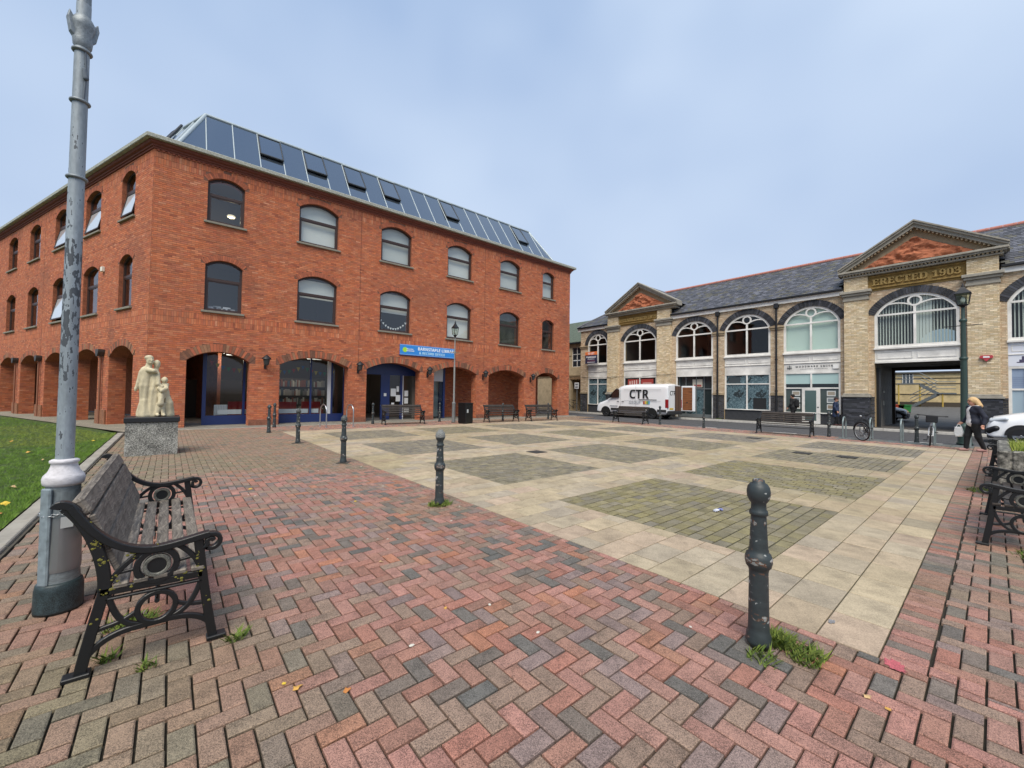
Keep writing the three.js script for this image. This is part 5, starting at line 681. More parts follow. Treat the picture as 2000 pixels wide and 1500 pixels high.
// ---- tall galvanised lamp post behind the near bench
{
  const t = thing('street_lamp', 'tall galvanised lamp post with white painted collar and taped base beside the lawn', 'lamp post', [-3.735, 0, -3.66]);
  const n1 = fbm(8, 5, 451), n2 = fbm(20, 4, 452), W = 256, H = 1024, d = new Uint8Array(W * H * 4); for (let j = 0; j < H; j++) for (let i = 0; i < W; i++) { const u = i / W, v = j / H, y = 1 + v * 3.2, a = n1(u * 0.5, v * 1.6), b = n2(u, v * 4); let k = 0.60 + 0.18 * (a - 0.5) + 0.12 * (b - 0.5), c = [k * 0.93, k * 0.99, k * 1.03]; const band = y > 1.45 && y < 2.5 + 0.03 * a ? clamp(0.55 - Math.abs(y - 2.05) * 0.28) : y > 3.0 && y < 3.3 ? 0.12 : 0.03; if (a * 0.3 + b * 0.7 > 0.69 - band * 0.36) c = c.map((x, q) => [0.22, 0.24, 0.26][q] + 0.12 * b); const q = (j * W + i) * 4; for (let m = 0; m < 3; m++) d[q + m] = clamp(c[m]) * 255; d[q + 3] = 255; }
  const tx = new THREE.DataTexture(d, W, H); tx.colorSpace = THREE.SRGBColorSpace; tx.magFilter = THREE.LinearFilter; tx.wrapS = tx.wrapT = THREE.RepeatWrapping; tx.needsUpdate = true;
  const sm = M('#ffffff', { roughness: 0.55, metalness: 0.2, bump: TX.softH, bm: 1, bs: 0.001 }); sm.map = tx;
  const sh = new THREE.CylinderGeometry(0.038, 0.046, 3.2, 28, 1, true).translate(0, 2.6, 0); mesh('shaft', sh, sm, t);
  mesh('shaft_top', rod([0, 4.2, 0], [0, 5.6, 0], 0.037, 20, 0.032), MT.galv, t);
  mesh('base_drum', lathe([[0, 0], [0.118, 0], [0.12, 0.02], [0.118, 0.15], [0.112, 0.185], [0.1, 0.2], [0, 0.2]], 32), M('#3f5257', { tex: TX.granite, tm: 0.3, roughness: 0.5 }), t);
  mesh('pedestal', lathe([[0.1, 0.2], [0.096, 0.25], [0.085, 0.8], [0.084, 0.84]], 32), M('#8f999d', { tex: TX.galv, tm: 0.3, roughness: 0.5 }), t);
  mesh('tape_wrap', (() => { const g = lathe([[0.099, 0.27], [0.101, 0.3], [0.0975, 0.4], [0.0985, 0.42], [0.095, 0.5], [0.096, 0.52], [0.0925, 0.6], [0.0915, 0.63]], 40), p = g.attributes.position, r = rng(5); for (let k = 0; k < p.count; k++) { const s = 1 + (r() - 0.5) * 0.012; p.setX(k, p.getX(k) * s); p.setZ(k, p.getZ(k) * s); } g.computeVertexNormals(); return g; })(), M('#8d8f92', { roughness: 0.3, metalness: 0.6 }), t);
  mesh('collar', lathe([[0.084, 0.835], [0.098, 0.845], [0.102, 0.86], [0.104, 0.885], [0.098, 0.905], [0.078, 0.93], [0.066, 0.965], [0.064, 0.985], [0.072, 0.99], [0.073, 1.005], [0.062, 1.012], [0.046, 1.015]], 32), M('#d2cfd2', { tex: TX.soft, tm: 0.25, roughness: 0.7 }), t);
  const ringM = M('#a2abb0', { tex: TX.galv, tm: 0.2, metalness: 0.3, roughness: 0.5 });
  for (const [y, r] of [[2.96, 0.0455], [3.5, 0.044], [3.86, 0.043]]) mesh('band_ring', new THREE.TorusGeometry(r, 0.011, 10, 32).rotateX(Math.PI / 2).translate(0, y, 0), ringM, t);
  mesh('conduit', cuboid(-0.035, 0.19, 0.085, 0.035, 0.83, 0.108, 0.008), M('#a4b3bb', { tex: TX.galv, tm: 0.3, metalness: 0.3 }), t).rotation.y = -0.75;
  { const links = []; for (let k = 0; k < 34; k++) { const a = k / 34 * Math.PI * 2, g = new THREE.TorusGeometry(0.009, 0.0022, 6, 10).scale(1.4, 1, 1); g.rotateX(k % 2 ? Math.PI / 2 : 0).rotateY(-a + Math.PI / 2).translate(Math.cos(a) * 0.102, 0.66 + 0.012 * Math.sin(a * 2), Math.sin(a) * 0.102); links.push(g); } mesh('chain', links, MT.steel, t); }
  mesh('paper_tag', new THREE.PlaneGeometry(0.06, 0.075, 4, 4).translate(0, 0.6, 0.101), M('#c9ccca', { side: THREE.DoubleSide }), t).rotation.y = 0.35;
  { // cast leaves round the neck where the brackets spring
    mesh('bracket_collar', [lathe([[0.038, 3.88], [0.048, 3.9], [0.052, 3.94], [0.046, 3.98], [0.06, 4.03], [0.064, 4.06], [0.05, 4.09], [0.038, 4.11]], 28), ...[0.5, 3.5].map(a => extrude([[0.035, 3.93], [0.06, 3.97], [0.075, 4.06], [0.07, 4.1], [0.055, 4.07], [0.035, 4.06]], 0.03, 0.006).translate(0, 0, -0.015).rotateY(a))], ringM, t); mesh('strap', [tube([[0.02, 3.5, 0.038], [0.025, 3.62, 0.036], [0.028, 3.7, 0.033], [0.02, 3.85, 0.036]], 0.006), blob([[[0.02, 3.72, 0.045], [0.03, 3.66, 0.045], 0.012, 0.016]], 0.01, [-0.02, 3.62, 0.01], [0.07, 3.76, 0.08], 0.006)], M('#5d6670'), t);
  }
  mesh('lantern_arm', tube([[0.02, 5.5, 0], [0.25, 5.75, 0], [0.6, 5.8, 0]], 0.025, 20), MT.galv, t); mesh('lantern', lathe([[0, 5.6], [0.14, 5.6], [0.12, 5.75], [0.04, 5.83], [0, 5.84]], 20).translate(0.62, 0, 0), MT.galv, t);
}
// ---- lantern posts
function lantern(t, y, r, m, gl) { // four-sided glass lantern whose base is at y
  const c4 = (R0, y0, R1, y1) => { const mb = new MB(); for (let k = 0; k < 4; k++) { const a = Math.PI / 4 + k * Math.PI / 2, b = a + Math.PI / 2; mb.poly([[R0 * Math.cos(b), y0, R0 * Math.sin(b)], [R0 * Math.cos(a), y0, R0 * Math.sin(a)], [R1 * Math.cos(a), y1, R1 * Math.sin(a)], [R1 * Math.cos(b), y1, R1 * Math.sin(b)]]); } return mb.geo(false); };
  mesh('lantern_glass', c4(r * 0.78, y + 0.05, r * 1.05, y + 0.42), gl, t); mesh('lantern_hood', [c4(r * 1.2, y + 0.42, r * 0.55, y + 0.56), c4(r * 0.55, y + 0.56, r * 0.2, y + 0.66), lathe([[0.03, y + 0.64], [0.045, y + 0.7], [0.015, y + 0.73], [0.02, y + 0.78], [0, y + 0.8]], 10), cuboid(-r * 0.85, y + 0.405, -r * 0.85, r * 0.85, y + 0.425, r * 0.85)], m, t);
  const br = []; for (let k = 0; k < 4; k++) { const a = Math.PI / 4 + k * Math.PI / 2; br.push(rod([r * 0.79 * Math.cos(a), y + 0.05, r * 0.79 * Math.sin(a)], [r * 1.06 * Math.cos(a), y + 0.42, r * 1.06 * Math.sin(a)], 0.012, 6)); } mesh('lantern_frame', [...br, lathe([[0.03, y - 0.08], [0.06, y - 0.02], [r * 0.6, y + 0.03], [r * 0.6, y + 0.05], [0, y + 0.05]], 12)], m, t); mesh('lamp_bulb', lathe([[0, y + 0.1], [0.05, y + 0.13], [0.06, y + 0.22], [0.03, y + 0.3], [0, y + 0.31]], 12), M('#dfe2dc', { roughness: 0.3 }), t);
}
{
  const g1 = M('#2f4540', { roughness: 0.5, tex: TX.soft, tm: 0.5 }), gl = glass('#e6ece6');
  const a = thing('lantern_post', 'green cast-iron lantern post at the road edge by the passage', 'lamp post', [17.66, 0, -0.23]);
  mesh('base', lathe([[0, 0], [0.2, 0], [0.2, 0.06], [0.17, 0.1], [0.17, 0.58], [0.19, 0.62], [0.15, 0.68], [0.11, 0.75], [0, 0.75]], 20), g1, a); mesh('shaft', lathe([[0.095, 0.75], [0.085, 2.0], [0.075, 2.9], [0.11, 2.93], [0.11, 2.99], [0.07, 3.03], [0.062, 4.2], [0.1, 4.25], [0.1, 4.3], [0.05, 4.35], [0.045, 4.72]], 16), g1, a); mesh('ladder_bar', rod([0, 4.1, -0.45], [0, 4.1, 0.45], 0.014, 8), MT.black, a); lantern(a, 4.78, 0.24, MT.black, gl);
  const b = thing('lantern_post', 'slim grey lamp post with black lantern beside the library bin', 'lamp post', [8.05, 0, -17.55]);
  mesh('base', lathe([[0, 0], [0.11, 0], [0.11, 0.04], [0.095, 0.06], [0.085, 0.95], [0.1, 0.97], [0.1, 1.02], [0.05, 1.06], [0, 1.06]], 16), M('#8d9090', { tex: TX.galv, tm: 0.3 }), b); mesh('shaft', lathe([[0.05, 1.06], [0.045, 2.9], [0.05, 2.92], [0.035, 2.95], [0.032, 3.55], [0.055, 3.57], [0.055, 3.68], [0.03, 3.72], [0.026, 4.4]], 14), M('#a8a9a6', { tex: TX.galv, tm: 0.3, roughness: 0.5 }), b); mesh('ladder_bar', rod([-0.33, 3.62, 0], [0.33, 3.62, 0], 0.014, 8), M('#8a7a5c'), b); lantern(b, 4.48, 0.17, MT.black, gl);
}
// ---- wall lanterns on the library piers
[[-0.09, 2.62], [3.85, 2.6], [7.64, 2.55], [11.41, 2.55], [15.34, 2.52]].forEach(([x, y], i) => {
  const t = thing('wall_lantern', 'small black iron wall lantern on a brick pier between library arches', 'lantern', [x, y, -19.68], 0, 'lanterns on the library piers'); t.scale.setScalar(1.35);
  mesh('bracket', [rod([0, 0.02, 0], [0, 0.02, 0.12], 0.012, 8), tube([[0, -0.06, 0.01], [0, -0.1, 0.08], [0, 0.0, 0.2]], 0.01), cuboid(-0.035, -0.14, 0, 0.035, 0.12, 0.015)], MT.black, t); mesh('lantern_body', lathe([[0.04, -0.06], [0.07, -0.02], [0.095, 0.12], [0.09, 0.14]], 12).translate(0, 0.02, 0.22), M('#3c3f40', { roughness: 0.3 }), t); mesh('lantern_hood', lathe([[0.14, 0.14], [0.11, 0.19], [0.05, 0.24], [0.02, 0.27], [0, 0.28]], 14).translate(0, 0.02, 0.22), MT.black, t);
});
{ // library name board
  const t = thing('sign_board', 'long bright blue library name board above the entrance arch', 'sign', [7.7, 3.785, -19.69]); mesh('panel', cuboid(-1.7, -0.275, 0.01, 1.7, 0.275, 0.05, 0.006), M('#2f86d6', { roughness: 0.45 }), t); mesh('border', [cuboid(-1.7, 0.24, 0.05, 1.7, 0.262, 0.053), cuboid(-1.7, -0.262, 0.05, 1.7, -0.24, 0.053)], M('#8fb8e6'), t); mesh('edge', cuboid(-1.73, -0.31, 0.0, 1.73, -0.276, 0.05), M('#1c2f63'), t);
  const w = M('#eef4f4'); mesh('lettering', [text3('BARNSTAPLE LIBRARY', 0.165, 0.004, fontSans).translate(0.52, 0.02, 0.052)], w, t); mesh('lettering', [text3('& RECORD OFFICE', 0.135, 0.004, fontSans).translate(0.2, -0.19, 0.052)], M('#b9e0ec'), t);
  mesh('logo_disc', extrude(arcPts(-1.42, 0, 0.135, 0, Math.PI * 2 * 0.97, 24), 0.004).translate(0, 0, 0.052), M('#a6d83e'), t); mesh('logo_lettering', [text3('libraries', 0.07, 0.003, fontSans).translate(-1.14, 0.015, 0.057), text3('unlimited', 0.07, 0.003, fontSans).translate(-1.12, -0.08, 0.057)], w, t);
}
tag(mesh('sensor_box', cuboid(-0.09, 0, 0, 0.09, 0.2, 0.1, 0.01), M('#dcd9cc')), 'small cream sensor box on the library side wall', 'sensor box'); { const s = scene.children[scene.children.length - 1], q = frameAt({ pos: [-3.87, 0, -19.7], turn: Math.atan2(-0.931, 0.365) }, -4.28, 6.4, 0.012); s.position.set(...q); s.rotation.y = Math.atan2(-0.931, 0.365); }
{ // litter bin
  const t = thing('litter_bin', 'square black litter bin beside the slim lamp post', 'bin', [8.25, 0, -16.75], 0.25); const m = M('#0f1012', { roughness: 0.35 }); mesh('body', cuboid(-0.27, 0.03, -0.27, 0.27, 0.98, 0.27, 0.02), m, t); mesh('lid', cuboid(-0.28, 0.98, -0.28, 0.28, 1.04, 0.28, 0.015), m, t); mesh('foot', cuboid(-0.24, 0, -0.24, 0.24, 0.03, 0.24), m, t); mesh('sticker', cuboid(-0.2, 0.55, 0.27, -0.09, 0.72, 0.274), M('#b9bcbc'), t); mesh('aperture', cuboid(-0.18, 0.78, 0.27, 0.18, 0.92, 0.273), M('#050506'), t);
}
// ---- stainless hoops by the library
const hoopGeo = (w, h, r) => new THREE.TubeGeometry((() => { const c = new THREE.CurvePath(); const k = w / 2; c.add(new THREE.LineCurve3(V3(0, 0, -k), V3(0, h - k, -k))); class A extends THREE.Curve { getPoint(t, o = V3(0, 0, 0)) { const a = Math.PI * (1 - t); return o.set(0, h - k + k * Math.sin(a), k * Math.cos(a)); } } c.add(new A()); c.add(new THREE.LineCurve3(V3(0, h - k, k), V3(0, 0, k))); return c; })(), 40, r, 12);
[[1.78, -17.75], [2.83, -17.6]].forEach(([x, z]) => { const t = thing('cycle_hoop', 'polished steel cycle hoop standing in front of the library window', 'cycle stand', [x, 0, z], 0.15, 'steel hoops by the library'); mesh('hoop', hoopGeo(0.6, 0.95, 0.025), MT.steel, t); for (const s of [-0.3, 0.3]) mesh('floor_flange', lathe([[0, 0], [0.05, 0], [0.05, 0.008], [0.026, 0.012]], 16).translate(0, 0, s), MT.steel, t); });
{ // rail-mounted cycle rack beside the road
  const t = thing('cycle_rack', 'galvanised cycle rack of five hoops on a ground rail at the road edge', 'cycle rack', [16.42, 0, 0]), g = M('#a3b3b3', { metalness: 0.4, roughness: 0.45, tex: TX.galv, tm: 0.4 }); for (const x of [-0.05, 0.45]) mesh('ground_rail', cuboid(x - 0.02, 0, -3.5, x + 0.02, 0.03, 0.0), g, t); for (const z of [-3.28, -2.5, -1.68, -0.88, -0.08]) mesh('hoop', hoopGeo(0.5, 0.8, 0.026).rotateY(Math.PI / 2).translate(0.2, 0.02, z), g, t);
}
// ---- bicycles
function bicycle(label, pos, turn, frameC, lean, extra) {     // local: +x is forwards
  const t = thing('bicycle', label, 'bicycle', pos, turn), R = 0.34, fm = M(frameC, { roughness: 0.35 }), tyre = M('#17181a', { roughness: 0.8 }), rim = M('#b4b7b9', { metalness: 0.7, roughness: 0.3 }); t.rotation.order = 'YXZ'; t.rotation.x = lean;
  for (const x of [-0.52, 0.52]) { const w = part('wheel', t, [x, R, 0]); if (x > 0) w.rotation.y = extra.steer || 0; mesh('tyre', new THREE.TorusGeometry(R - 0.02, 0.02, 8, 40), tyre, w); mesh('rim', new THREE.TorusGeometry(R - 0.045, 0.009, 6, 40), rim, w); const sp = []; for (let k = 0; k < 20; k++) { const a = k * Math.PI / 10; sp.push(rod([0.02 * Math.cos(a + 0.6), 0.02 * Math.sin(a + 0.6), (k % 2 ? 1 : -1) * 0.02], [(R - 0.05) * Math.cos(a), (R - 0.05) * Math.sin(a), 0], 0.0016, 4)); } mesh('spokes', sp, rim, w); mesh('hub', rod([0, 0, -0.045], [0, 0, 0.045], 0.022, 10), rim, w); if (extra.guards) mesh('mudguard', bar(arcPts(0, 0, R + 0.02, x > 0 ? 0.3 : 0.1, Math.PI * 0.95, 16), 0.006, 0.04, -0.02), M('#202224'), w); }
  const bb = [-0.07, 0.29, 0], st = [-0.2, 0.8, 0], hd = [0.36, 0.82, 0], hl = [0.4, 0.66, 0], ra = [-0.52, R, 0];
  mesh('frame', [rod(bb, st, 0.018), rod(bb, hl, 0.02), rod([-0.17, 0.72, 0], hd, 0.017), rod(hl, hd, 0.022), rod([-0.05, 0.29, 0.05], [-0.52, R, 0.06], 0.01), rod([-0.05, 0.29, -0.05], [-0.52, R, -0.06], 0.01), rod([-0.17, 0.72, 0.02], [-0.52, R, 0.06], 0.009), rod([-0.17, 0.72, -0.02], [-0.52, R, -0.06], 0.009)], fm, t);
  mesh('fork', [rod([0.41, 0.64, 0], [0.42, 0.6, 0], 0.025), rod([0.42, 0.6, 0.05], [0.52, R, 0.055], 0.013), rod([0.42, 0.6, -0.05], [0.52, R, -0.055], 0.013), rod([0.42, 0.6, -0.05], [0.42, 0.6, 0.05], 0.014)], fm, t);
  mesh('handlebar', [rod([0.36, 0.82, 0], [0.33, 0.98, 0], 0.014), tube([[extra.sweep || 0.3, 1.0, -0.3], [0.35, 1.0, -0.15], [0.37, 0.98, 0], [0.35, 1.0, 0.15], [extra.sweep || 0.3, 1.0, 0.3]], 0.013, 24), rod([extra.sweep || 0.3, 1.0, -0.3], [(extra.sweep || 0.3) - 0.04, 1.0, -0.36], 0.018), rod([extra.sweep || 0.3, 1.0, 0.3], [(extra.sweep || 0.3) - 0.04, 1.0, 0.36], 0.018)], MT.black, t);
  mesh('saddle', [rod([-0.2, 0.8, 0], [-0.22, 0.92, 0], 0.013), blob([[[-0.34, 0.95, 0.045], [-0.34, 0.95, -0.045], 0.045, 0.045], [[-0.3, 0.95, 0], [-0.06, 0.94, 0], 0.05, 0.022]], 0.03, [-0.45, 0.86, -0.13], [0.02, 1.02, 0.13], 0.012)], MT.black, t);
  mesh('chainset', [new THREE.TorusGeometry(0.085, 0.007, 6, 28).translate(bb[0], bb[1], 0.05), rod([bb[0], bb[1], -0.09], [bb[0], bb[1], 0.09], 0.014), rod([bb[0], bb[1], 0.08], [bb[0] + 0.1, bb[1] - 0.13, 0.08], 0.01), rod([bb[0], bb[1], -0.08], [bb[0] - 0.1, bb[1] + 0.13, -0.08], 0.01), cuboid(bb[0] + 0.06, bb[1] - 0.145, 0.08, bb[0] + 0.15, bb[1] - 0.12, 0.17), cuboid(bb[0] - 0.15, bb[1] + 0.12, -0.17, bb[0] - 0.06, bb[1] + 0.145, -0.08)], MT.black, t);
  if (extra.basket) mesh('basket', cuboid(0.42, 0.78, -0.14, 0.62, 1.02, 0.14, 0.02), MT.black, t);
  if (extra.lamp) mesh('front_lamp', blob([[[0.42, 0.9, 0], [0.46, 0.9, 0], 0.03, 0.035]], 0.01, [0.36, 0.84, -0.06], [0.52, 0.96, 0.06], 0.01), rim, t);
  return t;
}
bicycle('black bicycle with silver rims leaning on the second hoop of the rack', [16.62, 0, -2.62], Math.PI * 0.98, '#1d1f22', 0.08, { guards: true, steer: 0.95, sweep: 0.2, lamp: true });
bicycle('white-framed bicycle with black front bag facing the square at the rack', [16.55, 0, -0.98], Math.PI * 1.02, '#d4d7d8', -0.06, { basket: true, sweep: 0.3 });
bicycle('dark bicycle parked in the doorway of the cream building', [25.9, 0.075, -25.3], Math.PI * 0.55, '#1b1c1e', 0.05, { sweep: 0.25 });
{ // traffic sign pole by the terrace corner, and the letting board on the terrace
  const t = thing('sign_pole', 'grey pole with small white parking sign at the terrace corner', 'sign', [22.9, -0.03, -22.2]); t.position.set(24.3, 0.075, -23.3); mesh('pole', rod([0, 0, 0], [0, 2.45, 0], 0.035, 10), MT.galv, t); mesh('plate', cuboid(-0.06, 2.0, -0.24, -0.04, 2.55, 0.24, 0.004), M('#d9dbdb'), t); mesh('sign_print', [cuboid(-0.063, 2.32, -0.14, -0.061, 2.45, 0.14), cuboid(-0.063, 2.1, -0.16, -0.061, 2.2, 0.16)], M('#6a6f74'), t);
  const b = thing('letting_board', 'orange and navy letting board fixed to the terrace corner', 'sign', [24.55, 4.25, -21.95], -Math.PI / 2); mesh('lower_panel', cuboid(-0.64, 0, 0, 0.64, 0.74, 0.03), M('#211d3f'), b); mesh('upper_panel', cuboid(-0.64, 0.742, 0, 0.64, 1.02, 0.03), M('#e2793f'), b); mesh('bracket', [rod([0.5, 0.2, -0.3], [0.5, 0.2, 0], 0.02, 6), rod([-0.5, 0.8, -0.3], [-0.5, 0.8, 0], 0.02, 6)], MT.black, b);
  const w = M('#ececf2'); mesh('lettering', text3('TO LET', 0.16, 0.004, fontSans).translate(0, 0.79, 0.03), w, b); mesh('lettering', text3('WRIGHT', 0.17, 0.004, fontSans).translate(0.08, 0.46, 0.03), w, b); mesh('lettering', [cuboid(-0.38, 0.36, 0.03, 0.38, 0.385, 0.033), cuboid(-0.42, 0.1, 0.03, 0.42, 0.135, 0.033)], w, b); mesh('lettering', cuboid(-0.42, 0.21, 0.03, 0.42, 0.24, 0.033), M('#a8606c'), b); mesh('emblem', extrude([[-0.53, 0.63], [-0.39, 0.63], [-0.46, 0.48]], 0.004).translate(0, 0, 0.03), w, b);
  const a = thing('pavement_sign', 'white folding sign board leaning beside the library corner', 'sign', [20.3, 0.0, -24.5], -0.9); for (const s of [-1, 1]) { const p = mesh('board', cuboid(-0.3, 0, -0.015, 0.3, 1.0, 0.015, 0.005), M('#dfe1e1'), a); p.rotation.x = s * -0.18; p.position.z = s * 0.19; }
}
{ // statue on its granite plinth
  const p = thing('statue_plinth', 'rough granite block with black capping slab under the statue', 'plinth', [-3.47, 0, -12.3]); mesh('block', (() => { const g = new THREE.BoxGeometry(0.9, 0.74, 0.88, 18, 14, 18).translate(0, 0.37, 0), a = g.attributes.position, n = fbm(9, 4, 733); for (let k = 0; k < a.count; k++) { const x = a.getX(k), y = a.getY(k), z = a.getZ(k), e = (n(x * 0.4 + z * 0.3, y * 0.4 + z * 0.1) - 0.5) * 0.035; if (y > 0.02 && y < 0.73) { if (Math.abs(x) > 0.449) a.setX(k, x + Math.sign(x) * e); if (Math.abs(z) > 0.439) a.setZ(k, z + Math.sign(z) * e); } } g.computeVertexNormals(); return g; })(), M('#d2d1c8', { tex: TX.granite, tm: 1.0, bump: TX.grainH, bm: 0.5, bs: 0.012, roughness: 0.95 }), p); mesh('capping_slab', cuboid(-0.48, 0.74, -0.47, 0.48, 0.86, 0.47, 0.015), M('#1e1f22', { roughness: 0.4 }), p);
  const s = thing('statue', 'cream stone sculpture of a couple sheltering a child', 'statue', [-3.47, 0.86, -12.25]);
  const g = blob([
    ellip([-0.1, 1.3, 0.02], [0.072, 0.115, 0.09]), ellip([-0.12, 1.365, 0.0], [0.088, 0.062, 0.098]), [[-0.05, 1.27, 0.07], [-0.02, 1.27, 0.09], 0.02, 0.012], [[-0.12, 1.2, 0], [-0.13, 1.08, 0], 0.06, 0.08],
    [[-0.17, 1.06, -0.02], [-0.19, 0.72, 0], 0.11, 0.105], [[-0.19, 0.7, 0], [-0.17, 0.35, 0], 0.11, 0.1], [[-0.17, 0.35, 0.02], [-0.15, 0.04, 0.02], 0.1, 0.13], [[-0.24, 0.3, -0.02], [-0.27, 0.03, -0.02], 0.05, 0.06],
    [[-0.24, 1.02, 0.0], [-0.295, 0.78, 0.0], 0.065, 0.05], [[-0.295, 0.78, 0], [-0.34, 0.64, 0.03], 0.05, 0.034], [[-0.34, 0.64, 0.03], [-0.345, 0.6, 0.04], 0.034, 0.022],
    [[-0.12, 1.08, 0.08], [-0.02, 1.06, 0.14], 0.06, 0.045], [[-0.02, 1.06, 0.14], [0.03, 1.03, 0.12], 0.045, 0.03],
    ellip([0.035, 1.21, -0.03], [0.06, 0.1, 0.075]), ellip([0.03, 1.255, -0.045], [0.07, 0.07, 0.082]), [[0.02, 1.12, -0.03], [0.01, 1.02, -0.02], 0.045, 0.07], [[0.01, 0.98, -0.02], [-0.01, 0.6, 0], 0.095, 0.12], [[-0.01, 0.6, 0], [0.0, 0.05, -0.01], 0.12, 0.15],
    [[0.05, 0.97, 0.06], [0.075, 0.76, 0.12], 0.05, 0.045], [[0.075, 0.76, 0.12], [0.14, 0.7, 0.14], 0.045, 0.035],
    ellip([0.19, 0.855, 0.06], [0.066, 0.075, 0.07]), [[0.18, 0.78, 0.05], [0.16, 0.7, 0.05], 0.04, 0.06], [[0.16, 0.68, 0.05], [0.15, 0.48, 0.06], 0.085, 0.08], [[0.1, 0.66, 0.13], [0.15, 0.6, 0.17], 0.045, 0.045], [[0.15, 0.6, 0.17], [0.23, 0.66, 0.12], 0.045, 0.045], [[0.23, 0.66, 0.12], [0.24, 0.74, 0.06], 0.042, 0.045],
    [[0.145, 0.5, 0.12], [0.135, 0.3, 0.17], 0.062, 0.07], [[0.12, 0.28, 0.12], [0.07, 0.08, 0.13], 0.06, 0.045], [[0.07, 0.05, 0.13], [0.09, 0.04, 0.22], 0.04, 0.03], [[0.17, 0.28, 0.08], [0.19, 0.05, 0.13], 0.055, 0.045], [[0.19, 0.04, 0.13], [0.21, 0.035, 0.2], 0.038, 0.028],
    [[0.22, 0.6, -0.03], [0.28, 0.3, -0.02], 0.06, 0.09], [[0.28, 0.3, -0.02], [0.3, 0.04, -0.02], 0.09, 0.11], [[0.3, 0.04, -0.02], [0.38, 0.025, 0.02], 0.06, 0.025], ...[-1, 1].map(s => ellip([-0.07 + s * 0.03, 1.315, 0.1], [0.016, 0.01, 0.012])), [[-0.07, 1.33, 0.1], [-0.065, 1.28, 0.118], 0.01, 0.014], [[-0.09, 1.245, 0.1], [-0.05, 1.245, 0.102], 0.009, 0.009]], 0.02, [-0.48, -0.04, -0.3], [0.52, 1.5, 0.36], 0.009);
  const pa = g.attributes.position, na = g.attributes.normal; for (let k = 0; k < pa.count; k++) { const x = pa.getX(k), y = pa.getY(k), z = pa.getZ(k), e = smooth(1.0, 0.7, y) * smooth(0.0, 0.1, y) * 0.007 * Math.sin((x * 0.9 + z * 0.5) * 60 + Math.sin(y * 5) * 1.2); pa.setXYZ(k, x + na.getX(k) * e, Math.max(0, y), z + na.getZ(k) * e); } g.computeVertexNormals(); mesh('figures', g, M('#cdc1a2', { tex: TX.soft, tm: 0.8, bump: TX.grainH, bm: 0.3, bs: 0.002, roughness: 0.9 }), s); s.scale.x = 0.93;
}
{ // concrete planter with grass
  const t = thing('concrete_planter', 'weathered concrete planter filled with grass beside the benches', 'planter', [7.9, 0, 1.35]), cm = M('#a5a297', { tex: TX.granite, tm: 3.0, bump: TX.grainH, bm: 0.4, bs: 0.006 }), b = (n, ...a) => mesh(n, cuboid(...a), cm, t); b('side_panel', -1.3, 0, -0.88, 1.3, 0.75, -0.74, 0.02); b('side_panel', -1.3, 0, 0.74, 1.3, 0.75, 0.88, 0.02); b('end_panel', -1.3, 0, -0.74, -1.16, 0.75, 0.74, 0.02); b('end_panel', 1.16, 0, -0.74, 1.3, 0.75, 0.74, 0.02); mesh('soil', cuboid(-1.16, 0.3, -0.74, 1.16, 0.7, 0.74), M('#4f4a33', { tex: TX.grain, tm: 0.3 }), t);
  const st = M('#5b564c', { tex: TX.granite, tm: 0.6 }); const gr = thing('planter_grass', 'tufty green grass growing in the concrete planter', 'grass', [7.9, 0.69, 1.35]), m = new MB(), r = rng(91); for (let k = 0; k < 5200; k++) { const x = (r() - 0.5) * 2.3, z = (r() - 0.5) * 1.46, a = r() * 6.3, l = 0.05 + r() * 0.11, w = 0.004, dx = Math.cos(a), dz = Math.sin(a), c = scl(mixc(L('#6d8a2c'), L('#9a9c4a'), r()), 0.8 + r() * 0.5); m.poly([[x - dz * w, 0, z + dx * w], [x + dz * w, 0, z - dx * w], [x + dx * l * 0.6, l, z + dz * l * 0.6]], c); } const o = mesh('grass_blades', m, M('#ffffff', { vc: true, side: THREE.DoubleSide }), gr); o.userData.kind = 'stuff';
}
